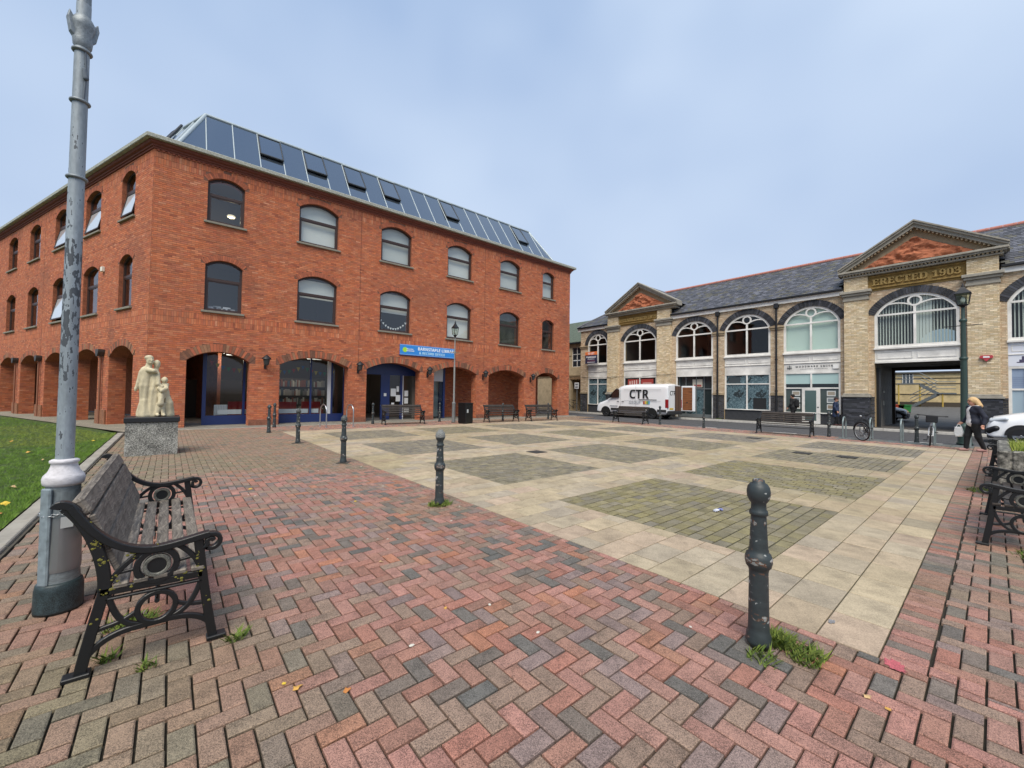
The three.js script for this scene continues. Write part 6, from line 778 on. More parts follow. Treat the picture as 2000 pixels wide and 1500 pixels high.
// ---- small things on the ground
{
  const r = rng(113), weed = (x, z, n, R, label, y0 = 0) => { const m = new MB(); for (let k = 0; k < n; k++) { const a = r() * 6.3, d = R * Math.sqrt(r()), px = Math.cos(a) * d, pz = Math.sin(a) * d * 0.8, b = r() * 6.3, l = (0.03 + r() * 0.06) * (1 - 0.4 * d / R), w = 0.003 + r() * 0.003, c = scl(mixc(L('#47631f'), L('#7c8838'), r()), 0.7 + r() * 0.45), dx = Math.cos(b), dz = Math.sin(b); m.poly([[px - dz * w, 0, pz + dx * w], [px + dz * w, 0, pz - dx * w], [px + dx * l * 0.5 + dz * w * 0.7, l * 0.6, pz + dz * l * 0.5 - dx * w * 0.7], [px + dx * l, l, pz + dz * l]], c); } const o = mesh('weed_tuft', m, M('#ffffff', { vc: true, side: THREE.DoubleSide })); o.position.set(x, -0.004, z); return tag(o, label, 'weeds'); };
  weed(-0.29, -0.42, 420, 0.1, 'thick green weeds sprouting behind the foot of the corner bollard'); weed(-0.33, -0.27, 260, 0.12, 'low weeds creeping over orange bricks in front of the corner bollard'); weed(-0.55, -0.42, 90, 0.1, 'sparse weeds in brick joints on the lawn side of the corner bollard'); weed(-0.37, -4.38, 420, 0.17, 'ring of green weeds round the foot of the white-capped bollard'); weed(-3.34, -3.1, 240, 0.13, 'leafy weeds growing under the weathered bench seat'); weed(-3.25, -2.5, 40, 0.04, 'small weed tuft between bricks below the bench end'); weed(-2.85, -2.52, 60, 0.05, 'tiny weed sprig beside the bench front foot'); weed(3.2, 0.75, 320, 0.25, 'weedy grass patch under the bench near the planter'); weed(7.2, 0.35, 300, 0.3, 'low green weeds in the brickwork along the planter side'); weed(24.8, -11.4, 160, 0.25, 'weeds at the foot of the terrace downpipe', 0.08).position.y = 0.075; weed(-3.42, -2.72, 60, 0.04, 'weed sprig at the back foot of the weathered bench');
  const leafG = (() => { const m = new MB(), n = 9; const rim = Array.from({ length: n }, (_, k) => { const a = k / n * 6.283, q = (k % 2 ? 0.6 : 1) * 0.03 * (1 + 0.3 * Math.cos(a)); return [Math.cos(a) * q, 0.004 + 0.006 * Math.sin(a * 2), Math.sin(a) * q * 0.8]; }); for (let k = 0; k < n; k++) m.poly([[0, 0.007, 0], rim[(k + 1) % n], rim[k]]); return m.geo(false); })(), lc = ['#c99a4c', '#d2b33c', '#b9793f', '#c8a878'].map(c => M(c, { side: THREE.DoubleSide, tex: TX.soft, tm: 0.1 }));
  const lp = [[-2.67, -1.83, 1.0], [-2.71, -1.9, 0.5], [-2.47, -1.66, 0.9], [-1.73, -3.06, 0.9], [-1.69, -2.03, 0.7], [-2.21, -6.83, 1.2], [-2.71, -7.44, 1], [-0.47, 0.02, 0.9], [-0.5, 0.11, 0.6], [-1.2, -5.2, 0.9], [-1.0, -8.4, 1], [-2.9, -4.9, 0.8]], gp = [[-5.57, -13.5, 2.2], [-4.72, -7.45, 2], [-4.66, -6.9, 2.2], [-4.91, -8.78, 1.8], [-4.87, -11.17, 1.6], [-5.4, -9.9, 1.6], [-5.9, -12.2, 1.7], [-5.2, -14.8, 1.6], [-6.4, -16.5, 1.8], [-4.75, -15.6, 1.4], [-4.7, -9.8, 1.4], [-5.1, -11.9, 1.4]];
  lp.forEach(([x, z, s], i) => { const o = mesh('fallen_leaf', leafG, lc[i % 4]); o.position.set(x, 0.003, z); o.rotation.set(0.05, i * 1.7, 0.04); o.scale.setScalar(s * 0.85); tag(o, 'small dry yellow leaf lying on the brick paving', 'leaf', 'leaves on the paving'); });
  gp.forEach(([x, z, s], i) => { const o = mesh('fallen_leaf', leafG, lc[i % 4]); o.position.set(x, 0.045, z); o.rotation.set(0.2, i * 1.7, 0.1); o.scale.setScalar(s); tag(o, 'dry orange leaf lying on the lawn grass', 'leaf', 'leaves on the lawn'); });
  const flat = (pts, y) => new THREE.ShapeGeometry(new THREE.Shape(pts.map(q => new THREE.Vector2(...q)))).rotateX(-Math.PI / 2), ragged = (R, n, e, seed) => { const q = rng(seed); return Array.from({ length: n }, (_, k) => { const a = k / n * 6.283, d = R * (0.7 + q() * 0.5); return [Math.cos(a) * d, Math.sin(a) * d * e]; }); };
  const pk = tag(mesh('paint_mark', flat(ragged(0.062, 34, 0.75, 7), 0), M('#c4646b', { tex: TX.grain, tm: 0.2, side: THREE.DoubleSide })), 'pink sprayed paint spot on bricks at the slab corner', 'paint mark'); pk.position.set(-0.03, 0.0062, 0.075); pk.rotation.y = 0.5;
  const wp = tag(mesh('paint_mark', flat(ragged(0.035, 16, 0.55, 12), 0), M('#b5b3b4', { tex: TX.granite, tm: 0.1, side: THREE.DoubleSide })), 'whitish paint splash on the corner slab', 'paint mark'); wp.position.set(0.25, 0.0056, -0.27);
  [[13.47, -5.35], [10.18, -2.98], [10.29, -2.03], [4.19, -7.28]].forEach(([x, z], i) => { const t = thing('drain_cover', 'small dark iron drain cover set in the square', 'drain cover', [x, 0.004, z], 0, 'drain covers in the square'); mesh('frame', [cuboid(-0.2, 0, -0.2, 0.2, 0.006, -0.17), cuboid(-0.2, 0, 0.17, 0.2, 0.006, 0.2), cuboid(-0.2, 0, -0.17, -0.17, 0.006, 0.17), cuboid(0.17, 0, -0.17, 0.2, 0.006, 0.17)], M('#2f2e2c'), t); mesh('plate', cuboid(-0.17, 0, -0.17, 0.17, 0.003, 0.17), M('#3c3935', { tex: TX.grain, tm: 0.1 }), t); });
  const lit = thing('litter', 'scrap of crumpled white and blue wrapper on the setts', 'litter', [2.38, 0.002, -1.93]); [[0, 0, '#c9cbd6'], [0.06, 0.02, '#6d74a0'], [-0.07, 0.01, '#b5b8c4']].forEach(([x, z, c], k) => { const g = new THREE.IcosahedronGeometry(0.03, 1), p = g.attributes.position, q = rng(k + 3); const mv = new Map(); for (let i = 0; i < p.count; i++) { const key = [p.getX(i), p.getY(i), p.getZ(i)].map(v => v.toFixed(3)).join(); if (!mv.has(key)) mv.set(key, 0.6 + q() * 0.7); const s = mv.get(key); p.setXYZ(i, p.getX(i) * s, (p.getY(i) * s + 0.03) * 0.45, p.getZ(i) * s); } g.computeVertexNormals(); mesh('scrap', g.translate(x, 0, z), M(c), lit); });
  const pr = rng(200); for (let k = 0; k < 26; k++) { const z = -0.8 - 9 * pr(), x = -3.4 + 3.2 * pr(); const o = mesh('debris_speck', new THREE.IcosahedronGeometry(0.006 + pr() * 0.008, 0).scale(1.4, 0.3, 1), M('#c4c0b4')); o.position.set(x, 0.003, z); o.rotation.y = k; tag(o, 'tiny pale stone chip lying on the brick paving', 'stone chip', 'pale chips on the paving'); }
}
// ---------------------------------------------------------------- vehicles
// body as a loft: stations along z (front to rear), each [z, y0, y1, half width at the sill, half width at the roof, roundness]
function loft(st, n = 14) {
  const P = [], I = [], ring = 2 * n + 2;
  for (const [z, y0, y1, wb, wt, r = 0.25, wm] of st) for (let k = 0; k < ring; k++) {
    const left = k <= n, j = left ? k : 2 * n + 1 - k, t = j / n, h = y1 - y0, e = Math.min(0.999, t), base = wm ? (t < 0.5 ? wb + (wm - wb) * Math.sin(t * Math.PI) : wt + (wm - wt) * Math.sin(t * Math.PI)) : wb + (wt - wb) * Math.pow(t, 1.6);
    const cut = t > 1 - r ? Math.sqrt(Math.max(0, 1 - ((t - 1 + r) / r) ** 2)) : 1, low = t < 0.06 ? 0.9 + t / 0.06 * 0.1 : 1; P.push((left ? -1 : 1) * base * (0.0 + cut * 1.0) * low, y0 + h * (t > 1 - r ? 1 - r + r * Math.sin((t - 1 + r) / r * Math.PI / 2) : t), z);
  }
  const S = st.length; for (let s = 0; s + 1 < S; s++) for (let k = 0; k < ring; k++) { const a = s * ring + k, b = s * ring + (k + 1) % ring, c = a + ring, d = b + ring; I.push(a, b, d, a, d, c); }
  for (const s of [0, S - 1]) { const c = P.length / 3; let cy = 0; for (let k = 0; k < ring; k++) cy += P[(s * ring + k) * 3 + 1] / ring; P.push(0, cy, st[s][0]); for (let k = 0; k < ring; k++) { const a = s * ring + k, b = s * ring + (k + 1) % ring; if (s) I.push(c, a, b); else I.push(c, b, a); } }
  const g = new THREE.BufferGeometry(); g.setAttribute('position', new THREE.Float32BufferAttribute(P, 3)); g.setIndex(I); g.computeVertexNormals(); const u = []; for (let k = 0; k < P.length; k += 3) u.push(P[k + 2], P[k + 1]); g.setAttribute('uv', new THREE.Float32BufferAttribute(u, 2)); return g;
}
const paintWhite = M('#e2e4e6', { phys: true, roughness: 0.35, clearcoat: 0.8, clearcoatRoughness: 0.12 }), carGlass = M('#14181b', { phys: true, roughness: 0.08, clearcoat: 1 }), trim = M('#2b2d30', { roughness: 0.6 }), tyreM = M('#1a1b1d', { roughness: 0.85 }), alloy = M('#a5a9ad', { metalness: 0.7, roughness: 0.35 });
function wheel(parent, x, z, R, w = 0.2, rimM = alloy, five = true) {
  const s = Math.sign(x), g = part('wheel', parent, [x, R, z]); mesh('tyre', new THREE.LatheGeometry([[R * 0.66, -w / 2], [R * 0.95, -w / 2], [R, -w / 2 + 0.03], [R, w / 2 - 0.03], [R * 0.95, w / 2], [R * 0.66, w / 2]].map(p => new THREE.Vector2(...p)), 36).rotateZ(Math.PI / 2), tyreM, g);
  const sp = [new THREE.LatheGeometry([[R * 0.58, 0.02], [R * 0.67, 0.05], [R * 0.67, -0.06], [R * 0.6, -0.06]].map(p => new THREE.Vector2(...p)), 32).rotateZ(-s * Math.PI / 2).translate(s * (w / 2 - 0.06), 0, 0)]; const n = five ? 5 : 8; for (let k = 0; k < n; k++) { const a = k / n * Math.PI * 2; sp.push(rod([s * (w / 2 - 0.03), 0, 0], [s * (w / 2 - 0.05), Math.cos(a) * R * 0.6, Math.sin(a) * R * 0.6], R * 0.11, 6, R * 0.07)); } sp.push(rod([s * (w / 2 - 0.08), 0, 0], [s * (w / 2 - 0.01), 0, 0], R * 0.18, 14)); mesh('rim', sp, rimM, g); mesh('brake_disc', rod([s * (w / 2 - 0.1), 0, 0], [s * (w / 2 - 0.09), 0, 0], R * 0.62, 24), trim, g);
}
const slab2 = (pts, x, th, s) => { const g = extrude(pts, th, 0.002); return g.rotateY(-Math.PI / 2).translate(s > 0 ? x + th : x, 0, 0); };   // outline given as [z, y], laid against a side at x
{ // delivery van with its far rear door open
  const v = thing('delivery_van', 'white high-roof delivery van with black lettering and an open rear door', 'van', [22.85, -0.035, -19.3]), Lf = 0;
  mesh('body', loft([[0.0, 0.42, 0.8, 0.78, 0.7, 0.3], [0.08, 0.34, 0.98, 0.9, 0.78, 0.35], [0.3, 0.3, 1.1, 0.96, 0.84, 0.35], [0.7, 0.3, 1.24, 0.98, 0.88, 0.3], [1.0, 0.3, 1.38, 0.99, 0.86, 0.28], [1.3, 0.3, 1.68, 0.99, 0.82, 0.25], [1.7, 0.3, 2.06, 0.99, 0.8, 0.2], [2.0, 0.3, 2.26, 0.99, 0.82, 0.16], [2.4, 0.3, 2.38, 0.99, 0.85, 0.12], [3.0, 0.3, 2.42, 0.99, 0.87, 0.1], [5.6, 0.3, 2.42, 0.99, 0.87, 0.1], [5.8, 0.34, 2.38, 0.98, 0.86, 0.1], [5.84, 0.36, 2.34, 0.96, 0.84, 0.1]], 16), paintWhite, v);
  for (const s of [-1, 1]) for (const z of [0.95, 4.72]) wheel(v, s * 0.915, z, 0.34, 0.22, M('#3b3d40', { roughness: 0.5 }), false);
  for (const s of [-1, 1]) for (const z of [0.95, 4.72]) mesh('wheel_arch', slab2(arcPts(z, 0.34, 0.42, 0, Math.PI, 18), s > 0 ? 0.965 : -0.998, 0.03, s), M('#101112'), v);
  for (const s of [-1, 1]) mesh('side_trim', [slab2([[1.42, 0.5], [4.28, 0.5], [4.28, 0.66], [1.4, 0.66]], s > 0 ? 0.985 : -1.005, 0.02, s), slab2([[5.15, 0.5], [5.8, 0.5], [5.8, 0.66], [5.15, 0.66]], s > 0 ? 0.985 : -1.005, 0.02, s)], trim, v);
  mesh('front_bumper', [cuboid(-0.85, 0.3, -0.04, 0.85, 0.62, 0.25, 0.05), cuboid(-0.6, 0.62, -0.05, 0.6, 0.86, 0.05, 0.04)], trim, v); mesh('rear_bumper', cuboid(-0.95, 0.34, 5.75, 0.95, 0.58, 5.92, 0.03), trim, v);
  for (const s of [-1, 1]) mesh('headlight', blob([[[s * 0.72, 0.88, 0.12], [s * 0.8, 1.0, 0.35], 0.09, 0.05]], 0.02, [s * 0.72 - 0.25, 0.7, -0.1], [s * 0.72 + 0.3, 1.15, 0.55], 0.03), M('#cfd4d6', { phys: true, roughness: 0.1, clearcoat: 1 }), v);
  for (const s of [-1, 1]) mesh('side_window', slab2([[1.18, 1.34], [1.32, 1.38], [2.12, 1.42], [2.12, 2.02], [1.78, 2.0]], s > 0 ? 0.935 : -0.975, 0.045, s), carGlass, v);
  mesh('windscreen', new MB().poly([[-0.78, 1.36, 0.96], [0.78, 1.36, 0.96], [0.7, 2.06, 1.68], [-0.7, 2.06, 1.68]].reverse()).geo(false).translate(0, 0.03, -0.03), carGlass, v);
  for (const s of [-1, 1]) mesh('mirror', blob([[[s * 1.08, 1.42, 1.25], [s * 1.1, 1.62, 1.28], 0.07, 0.07]], 0.02, [s * 1.08 - 0.15, 1.28, 1.1], [s * 1.08 + 0.2, 1.75, 1.45], 0.03), trim, v);
  const seam = M('#8b8f94'); mesh('panel_seam', [slab2([[2.24, 0.66], [2.25, 0.66], [2.25, 2.15], [2.24, 2.15]], -0.994, 0.004, -1), slab2([[3.5, 0.66], [3.51, 0.66], [3.51, 2.25], [3.5, 2.25]], -0.994, 0.004, -1), slab2([[2.5, 1.98], [5.4, 1.98], [5.4, 1.995], [2.5, 1.995]], -0.965, 0.006, -1), slab2([[2.5, 1.22], [5.4, 1.22], [5.4, 1.23], [2.5, 1.23]], -0.996, 0.004, -1)], seam, v);
  mesh('door_handle', [slab2([[1.95, 1.12], [2.12, 1.12], [2.12, 1.16], [1.95, 1.16]], -1.01, 0.02, -1), slab2([[2.36, 1.12], [2.53, 1.12], [2.53, 1.16], [2.36, 1.16]], -1.01, 0.02, -1)], MT.black, v);
  const side = (g, z, y, x = -0.997) => g.rotateY(-Math.PI / 2).translate(x, y, z), ink = M('#17181c'); mesh('lettering', side(text3('CTR', 0.62, 0.006, fontSans), 3.75, 1.38, -0.985), ink, v); mesh('lettering', slab2([[3.75, 1.28], [5.1, 1.28], [5.1, 1.32], [3.75, 1.32]], -1.0, 0.008, -1), ink, v); mesh('lettering', side(text3('GROUP', 0.2, 0.006, fontSans), 3.42, 1.0, -0.994), M('#a9adb3'), v); ['#9c2f2a', '#e2b43c', '#6f9a3c', '#3c8fb0'].forEach((c, k) => mesh('colour_square', slab2([[4.1 + k * 0.13, 1.0], [4.2 + k * 0.13, 1.0], [4.2 + k * 0.13, 1.2], [4.1 + k * 0.13, 1.2]], -1.0, 0.008, -1), M(c), v)); mesh('lettering', slab2([[1.3, 0.78], [2.0, 0.78], [2.0, 0.83], [1.3, 0.83]], -1.0, 0.006, -1), M('#8d9196'), v);
  // rear: near door closed, far half a brown panel with the load-space shade painted in
  mesh('rear_door', cuboid(-0.86, 0.58, 5.84, -0.02, 2.28, 5.88, 0.015), paintWhite, v); mesh('tail_light', cuboid(-0.985, 0.78, 5.7, -0.87, 1.35, 5.9, 0.015), M('#8f1f24', { phys: true, roughness: 0.2, clearcoat: 1 }), v); mesh('tail_light', cuboid(0.87, 0.78, 5.7, 0.985, 1.35, 5.9, 0.015), M('#8f1f24', { phys: true, roughness: 0.2, clearcoat: 1 }), v); mesh('number_plate', cuboid(-0.72, 0.66, 5.88, -0.24, 0.78, 5.89), M('#c7a83e'), v); mesh('lettering', text3('CTR', 0.3, 0.004, fontSans).scale(1, 1, 1).translate(-0.3, 1.62, 5.882), ink, v); mesh('load_shade_panel', cuboid(0.0, 0.58, 5.83, 0.86, 2.26, 5.862), M('#5a4234'), v); mesh('door_jamb', [cuboid(-0.02, 0.58, 5.84, 0.02, 2.28, 5.9), cuboid(0.5, 0.58, 5.862, 0.54, 2.24, 5.87)], M('#3a2420'), v);
  const d = part('open_door', v, [0.9, 0, 5.86]); mesh('door_skin', cuboid(-0.02, 0.56, 0, 0.05, 2.28, 0.9, 0.02), paintWhite, d); mesh('plywood_lining', cuboid(-0.03, 0.62, 0.08, -0.021, 2.18, 0.72), M('#a8683c', { tex: TX.wood, tm: 1.2 }), d); mesh('lining_hole', cuboid(-0.034, 1.1, 0.34, -0.0305, 1.2, 0.42), MT.black, d); d.rotation.y = 0.15;
}
function smallCar(label, pos, turn, paint, o = {}) {          // local: front towards -z at z = 0
  const c = thing('parked_car', label, 'car', pos, turn), h = o.h || 1.5, l = o.l || 4.2, b = o.bonnet || 0.92;
  mesh('body', loft([[0.0, 0.36, 0.62, 0.6, 0.52, 0.4], [0.06, 0.24, 0.74, 0.74, 0.62, 0.4], [0.2, 0.2, b - 0.1, 0.84, 0.7, 0.4], [0.6, 0.2, b, 0.88, 0.74, 0.4], [1.05, 0.2, b + 0.1, 0.89, 0.72, 0.38], [1.4, 0.2, b + 0.32, 0.89, 0.64, 0.3, 0.9], [1.9, 0.2, h - 0.06, 0.89, 0.6, 0.2, 0.92], [2.4, 0.2, h, 0.89, 0.62, 0.16, 0.92], [l - 0.8, 0.2, h - 0.03, 0.88, 0.62, 0.16, 0.92], [l - 0.2, 0.24, h - 0.3, 0.86, 0.6, 0.2, 0.9], [l, 0.34, 0.95, 0.78, 0.62, 0.3]], 18), paint, c);
  for (const s of [-1, 1]) for (const z of [0.82, l - 0.85]) { wheel(c, s * 0.83, z, 0.32, 0.2); mesh('wheel_arch', slab2(arcPts(z, 0.32, 0.385, 0, Math.PI, 18), s > 0 ? 0.862 : -0.895, 0.03, s), MT.black, c); }
  mesh('grille', cuboid(-0.5, 0.3, -0.03, 0.5, 0.52, 0.06, 0.03), MT.black, c); mesh('bumper_lip', cuboid(-0.74, 0.18, 0.02, 0.74, 0.3, 0.2, 0.03), trim, c); for (const s of [-1, 1]) { mesh('air_intake', blob([[[s * 0.68, 0.45, 0.12], [s * 0.8, 0.55, 0.24], 0.13, 0.1]], 0.02, [s * 0.7 - 0.32, 0.25, -0.1], [s * 0.7 + 0.35, 0.75, 0.45], 0.025), MT.black, c); mesh('headlight', blob([[[s * 0.6, b - 0.26, 0.16], [s * 0.82, b - 0.18, 0.5], 0.085, 0.055]], 0.02, [s * 0.7 - 0.32, b - 0.42, -0.05], [s * 0.7 + 0.32, b + 0.0, 0.7], 0.02), M('#c9d0d4', { phys: true, roughness: 0.1, clearcoat: 1 }), c); mesh('side_window', slab2([[1.45, b + 0.12], [l - 0.6, b + 0.14], [l - 0.85, h - 0.16], [1.95, h - 0.14]], s > 0 ? 0.83 : -0.86, 0.04, s), carGlass, c); mesh('mirror', blob([[[s * 0.95, b + 0.12, 1.45], [s * 1.0, b + 0.18, 1.45], 0.06, 0.06]], 0.02, [s * 0.95 - 0.12, b, 1.3], [s * 0.95 + 0.2, b + 0.35, 1.62], 0.03), paint, c); }
  mesh('windscreen', new MB().poly([[-0.66, b + 0.16, 1.1], [0.66, b + 0.16, 1.1], [0.56, h - 0.06, 1.82], [-0.56, h - 0.06, 1.82]].reverse()).geo(false).translate(0, 0.035, -0.04), carGlass, c);
  return c;
}
smallCar('white van-based car waiting on the road beside the planter', [20.95, -0.035, 0.22], 0, paintWhite, { h: 1.8, l: 4.6, bonnet: 1.08 }).name = 'white_car';
smallCar('black car nosing out from behind the passage wall in the yard', [33.2, 0.12, -3.15], -Math.PI, M('#131417', { phys: true, roughness: 0.25, clearcoat: 1 }), {});
smallCar('dark blue car parked beyond the passage near the stair', [43.5, 0.72, -0.9], -0.15, M('#232a38', { phys: true, roughness: 0.25, clearcoat: 1 }), {}).rotation.y = 0.2;
// ---------------------------------------------------------------- people; local: facing +z, feet at y = 0, built at 1.7 m
function handBones(w, dir, side, curl) {                       // wrist point, direction of the palm, thumb side
  const [x, y, z] = w, d = V3(...dir).normalize(), f = V3(0, 0, 1).sub(d.clone().multiplyScalar(d.z)).normalize(), n = d.clone().cross(f).multiplyScalar(side), P = (a, b, c) => [x + d.x * a + f.x * b + n.x * c, y + d.y * a + f.y * b + n.y * c, z + d.z * a + f.z * b + n.z * c], out = [[P(0, 0, 0), P(0.03, 0, 0), 0.024, 0.026], [P(0.03, 0.018, 0), P(0.075, 0.024, 0), 0.017, 0.014], [P(0.03, -0.018, 0), P(0.075, -0.024, 0), 0.017, 0.013], [P(0.03, 0, 0), P(0.08, 0, 0), 0.018, 0.014]];
  [[0.027, 0.06], [0.009, 0.068], [-0.009, 0.064], [-0.026, 0.05]].forEach(([b, l]) => { out.push([P(0.075, b, 0), P(0.075 + l * 0.5, b * 1.05, curl * 0.012), 0.0088, 0.008], [P(0.075 + l * 0.5, b * 1.05, curl * 0.012), P(0.075 + l * 0.85, b * 1.0, curl * 0.035), 0.008, 0.0068]); });
  out.push([P(0.02, 0.02, 0.004), P(0.05, 0.048, curl * 0.012), 0.012, 0.0095], [P(0.05, 0.048, curl * 0.012), P(0.075, 0.052, curl * 0.02), 0.0095, 0.0075]); return out;
}
function person(label, pos, turn, H, o) {
  const t = thing('person', label, 'person', pos, turn), k = H / 1.7, skin = M(o.skin || '#b98a72', { roughness: 0.6 });
  const hip = o.hip || [[-0.085, 0.88, 0], [0.085, 0.88, 0]], kn = o.knee, an = o.ankle, sh = [[-0.17, 1.385, -0.01], [0.17, 1.385, -0.01]], el = o.elbow, wr = o.wrist, hd = o.head || [0, 1.585, 0.02];
  const torso = [[[0, 0.92, 0], [0, 1.12, 0.005], 0.135, 0.115], [[-0.06, 0.92, -0.01], [0.06, 0.92, -0.01], 0.12, 0.12], [[-0.07, 1.28, 0], [0.07, 1.28, 0], 0.115, 0.115], [sh[0], sh[1], 0.062, 0.062], [[0, 1.12, 0], [0, 1.3, 0], 0.12, 0.115]], legs = [0, 1].flatMap(i => [[hip[i], kn[i], 0.088, 0.058], [kn[i], an[i], 0.056, 0.036]]), arms = [0, 1].flatMap(i => [[sh[i], el[i], 0.052, 0.04], [el[i], wr[i], 0.04, 0.026]]), feet = [0, 1].map(i => [[an[i][0], an[i][1] - 0.045, an[i][2] - 0.02], [an[i][0] + (o.toe || 0), an[i][1] - 0.055, an[i][2] + 0.15], 0.036, 0.028]);
  const head = [ellip(hd, [0.074, 0.112, 0.092]), ellip([hd[0], hd[1] - 0.06, hd[2] + 0.022], [0.052, 0.062, 0.062]), [[0, 1.42, -0.005], [hd[0], hd[1] - 0.07, hd[2] - 0.025], 0.052, 0.048], [[hd[0], hd[1] + 0.005, hd[2] + 0.088], [hd[0], hd[1] - 0.028, hd[2] + 0.105], 0.011, 0.015], ...[-1, 1].map(s => ellip([hd[0] + s * 0.076, hd[1] - 0.008, hd[2] - 0.005], [0.012, 0.03, 0.02]))];
  const lo = [-0.55, -0.02, -0.55], hi = [0.55, 1.74, 0.6], body = blob([...torso, ...legs, ...arms, ...feet], 0.05, lo, hi, 0.018), hg = blob(head, 0.025, [hd[0] - 0.14, 1.34, hd[2] - 0.16], [hd[0] + 0.14, 1.74, hd[2] + 0.17], 0.007);
  const hands = [0, 1].map(i => { const w = wr[i], d = o.handDir?.[i] || [w[0] - el[i][0], w[1] - el[i][1], w[2] - el[i][2]]; return blob(handBones(w, d, i ? -1 : 1, o.curl?.[i] ?? 0.8), 0.008, w.map(v => v - 0.17), w.map(v => v + 0.17), 0.0055); });
  const all = mergeGeometries([body, hg, ...hands].map(g => g.toNonIndexed())); const m = mesh('body', all, skin, t);
  const eye = M('#2a221e', { roughness: 0.3 }), mouth = M('#8a4c44'); mesh('eyes', [-1, 1].map(s => new THREE.SphereGeometry(0.011, 10, 8).scale(1.3, 0.7, 0.6).translate(hd[0] + s * 0.032, hd[1] + 0.006, hd[2] + 0.088)), eye, t); mesh('mouth', new THREE.SphereGeometry(0.018, 12, 6).scale(1.2, 0.3, 0.4).translate(hd[0], hd[1] - 0.058, hd[2] + 0.083), mouth, t);
  const grow = (bs, g) => bs.map(([a, b, p, q]) => [a, b, p + g, q + g]), cell = 0.015;
  mesh('trousers', blob([...grow(legs, 0.02), [[-0.06, 0.92, -0.01], [0.06, 0.92, -0.01], 0.135, 0.135]], 0.035, lo, hi, cell), o.trousers, t);
  mesh('shoes', blob(grow(feet, 0.014), 0.02, [-0.35, -0.04, -0.5], [0.35, 0.22, 0.55], 0.012), o.shoes, t);
  const slv = [0, 1].flatMap(i => [[sh[i], el[i], 0.07, 0.06], [el[i], wr[i].map((v, q) => v * 0.88 + el[i][q] * 0.12), 0.06, 0.045]]);
  if (o.top) mesh('top', blob(grow(torso, 0.014), 0.05, lo, hi, cell), o.top, t);
  const coat = [[[0, 0.92 - (o.coatLen || 0), -0.01], [0, 1.12, 0], 0.16 + (o.flare || 0), 0.145], [[-0.07, 0.94, -0.015], [0.07, 0.94, -0.015], 0.145, 0.145], [[-0.07, 1.28, -0.005], [0.07, 1.28, -0.005], 0.14, 0.14], [sh[0], sh[1], 0.085, 0.085], [[0, 1.1, 0], [0, 1.3, 0], 0.15, 0.145]];
  const cs = smin([...coat, ...slv].map(capsule), 0.04), open = o.open ? (x, y, z) => Math.max(cs(x, y, z), -Math.max(Math.abs(x - 0.0) - (0.055 + (1.35 - y) * 0.12), -(z - 0.03))) : cs, cut = (x, y, z) => Math.max(open(x, y, z), (0.82 - (o.coatLen || 0)) - y, y - 1.45); mesh('jacket', sdfGeo(cut, lo, hi, cell), o.jacket, t);
  if (o.hair) mesh('hair', sdfGeo((x, y, z) => Math.max(smin(o.hair(hd).map(b => typeof b === 'function' ? b : capsule(b)), 0.03)(x, y, z) + 0.006 * Math.sin(x * 160) * Math.sin(z * 140), -(ellip([hd[0], hd[1] - 0.05, hd[2] + 0.09], [0.068, 0.1, 0.075])(x, y, z))), [hd[0] - 0.26, 1.3, hd[2] - 0.34], [hd[0] + 0.26, 1.8, hd[2] + 0.25], 0.009), o.hairM, t);
  if (o.extra) o.extra(t);
  t.scale.setScalar(k); return t;
}
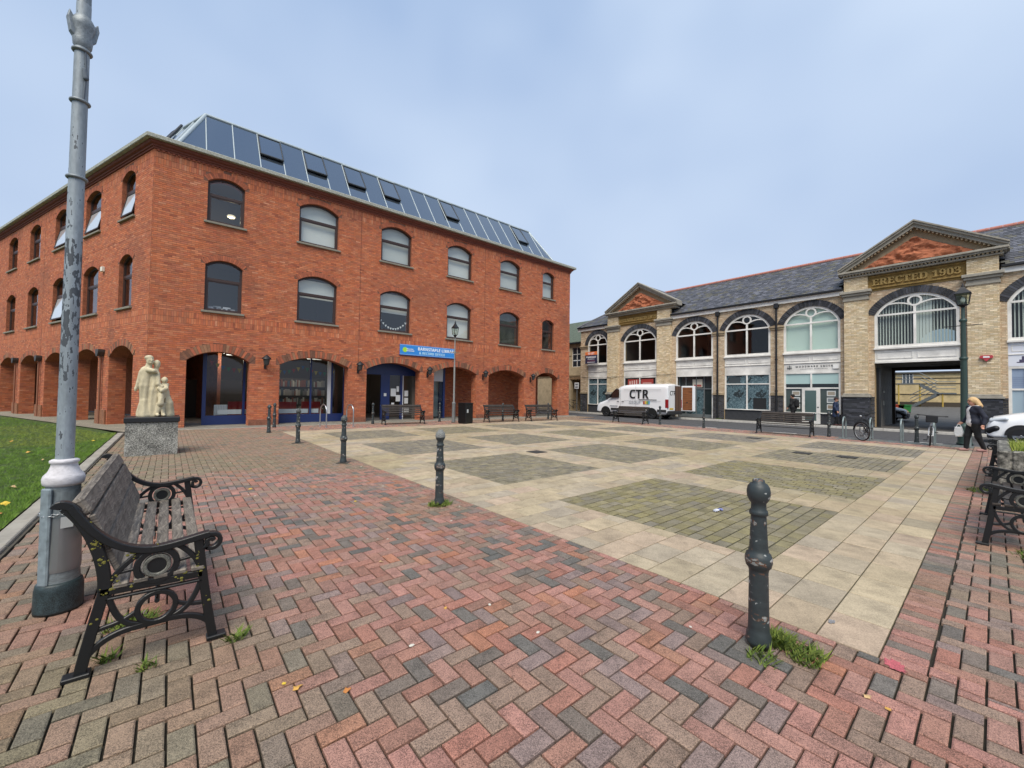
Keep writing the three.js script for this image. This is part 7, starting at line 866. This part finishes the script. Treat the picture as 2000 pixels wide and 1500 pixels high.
{
  const navy = M('#1b2030', { roughness: 0.75, bump: TX.softH, bm: 0.12, bs: 0.01 }), black = M('#121316', { roughness: 0.9 });
  person('blonde person in a dark quilted jacket and white top walking past the planter', [15.2, 0, 0.03], Math.PI + 0.55, 1.6, {
    knee: [[-0.09, 0.48, 0.1], [0.09, 0.47, -0.06]], ankle: [[-0.085, 0.1, 0.14], [0.085, 0.105, -0.2]], elbow: [[-0.27, 1.12, -0.04], [0.27, 1.1, -0.12]], wrist: [[-0.28, 0.9, 0.1], [0.3, 0.86, -0.06]], handDir: [[0, -0.5, 0.8], [0.05, -0.9, 0.2]], trousers: black, shoes: M('#9a7670'), top: M('#d9d6d4'), jacket: navy, open: true, skin: '#c08d76',
    hair: hd => [ellip([hd[0], hd[1] + 0.035, hd[2] - 0.02], [0.105, 0.11, 0.12]), [[hd[0] - 0.07, hd[1] + 0.02, hd[2] - 0.05], [hd[0] - 0.12, hd[1] - 0.13, hd[2] - 0.07], 0.06, 0.05], [[hd[0] + 0.07, hd[1] + 0.02, hd[2] - 0.05], [hd[0] + 0.13, hd[1] - 0.12, hd[2] - 0.1], 0.065, 0.055], [[hd[0], hd[1], hd[2] - 0.1], [hd[0] + 0.03, hd[1] - 0.14, hd[2] - 0.17], 0.08, 0.065]], hairM: M('#c9a878', { roughness: 0.6 }),
    extra: t => { const gl = mesh('glasses', [rod([-0.065, 1.595, 0.115], [0.065, 1.595, 0.115], 0.008, 6)], M('#6e2f2a'), t); }
  });
  const bag = thing('shoulder_bag', 'white cloth bag carried by the blonde person', 'bag', [15.33, 0.42, -0.27], 1.2); mesh('pouch', extrude([[-0.06, 0.0], [0.05, -0.01], [0.08, 0.12], [0.06, 0.24], [-0.05, 0.25], [-0.085, 0.1]], 0.03, 0.025).translate(0, 0.02, -0.02), M('#dcdedd', { bump: TX.softH, bm: 0.3, bs: 0.02 }), bag); mesh('handle', tube([[-0.06, 0.27, 0], [-0.03, 0.35, 0], [0, 0.37, 0], [0.03, 0.35, 0], [0.06, 0.27, 0]], 0.008), M('#dcdedd'), bag);
  person('person in a long navy coat and dark cap walking on the far pavement', [24.15, 0.075, -5.05], 0.1, 1.5, {
    knee: [[-0.08, 0.47, 0.05], [0.08, 0.47, 0.0]], ankle: [[-0.08, 0.1, -0.06], [0.08, 0.1, 0.12]], elbow: [[-0.24, 1.12, -0.03], [0.24, 1.12, -0.03]], wrist: [[-0.24, 0.9, 0.08], [0.24, 0.9, 0.06]], trousers: black, shoes: M('#4a2a26'), jacket: M('#22304c', { roughness: 0.8 }), coatLen: 0.3, flare: 0.02, hair: hd => [ellip([hd[0], hd[1] + 0.04, hd[2] - 0.015], [0.092, 0.095, 0.108]), ellip([hd[0], hd[1] + 0.06, hd[2] + 0.03], [0.095, 0.03, 0.11])], hairM: M('#3a2524')
  });
  person('person in black with a rucksack walking by the white office door', [24.35, 0.075, -7.05], Math.PI * 0.9, 1.68, {
    knee: [[-0.08, 0.47, 0.08], [0.08, 0.47, -0.02]], ankle: [[-0.08, 0.1, 0.1], [0.08, 0.1, -0.16]], elbow: [[-0.24, 1.12, -0.05], [0.24, 1.12, -0.02]], wrist: [[-0.24, 0.92, 0.1], [0.24, 0.92, 0.12]], trousers: black, shoes: black, jacket: M('#191a1d', { roughness: 0.85 }), head: [0, 1.57, 0.05], coatLen: 0.1, hair: hd => [ellip([hd[0], hd[1] + 0.03, hd[2] - 0.03], [0.09, 0.1, 0.1])], hairM: M('#1d1714'), extra: t => mesh('rucksack', blob([[[0, 1.05, -0.2], [0, 1.3, -0.2], 0.13, 0.11]], 0.02, [-0.2, 0.85, -0.4], [0.2, 1.5, 0], 0.02), black, t)
  });
}
{ // bare tree behind the terrace, its topmost twigs showing above the roof
  const t = thing('bare_tree', 'thin bare tree twigs showing above the terrace roof beside the pediment', 'tree', [33.5, 0, -4.6]), r = rng(717), tr = [], tw = []; const grow = (p, d, l, rad, n) => { const q = [p[0] + d[0] * l, p[1] + d[1] * l, p[2] + d[2] * l]; (n > 4 ? tr : tw).push(rod(p, q, rad, 5, rad * 0.7)); if (!n) return; const c = n > 5 ? 2 : 2 + (r() > 0.6 ? 1 : 0); for (let k = 0; k < c; k++) { const e = [d[0] + (r() - 0.5) * 1.1, d[1] + (r() - 0.2) * 0.5, d[2] + (r() - 0.5) * 1.1], m = Math.hypot(...e); grow(q, e.map(v => v / m), l * (0.68 + r() * 0.18), rad * 0.68, n - 1); } };
  grow([0, 0, 0], [0, 1, 0.02], 3.1, 0.12, 7); mesh('trunk', tr, M('#4a4038'), t); mesh('twigs', tw, M('#5a4a44'), t);
}
renderer.render(scene, camera);
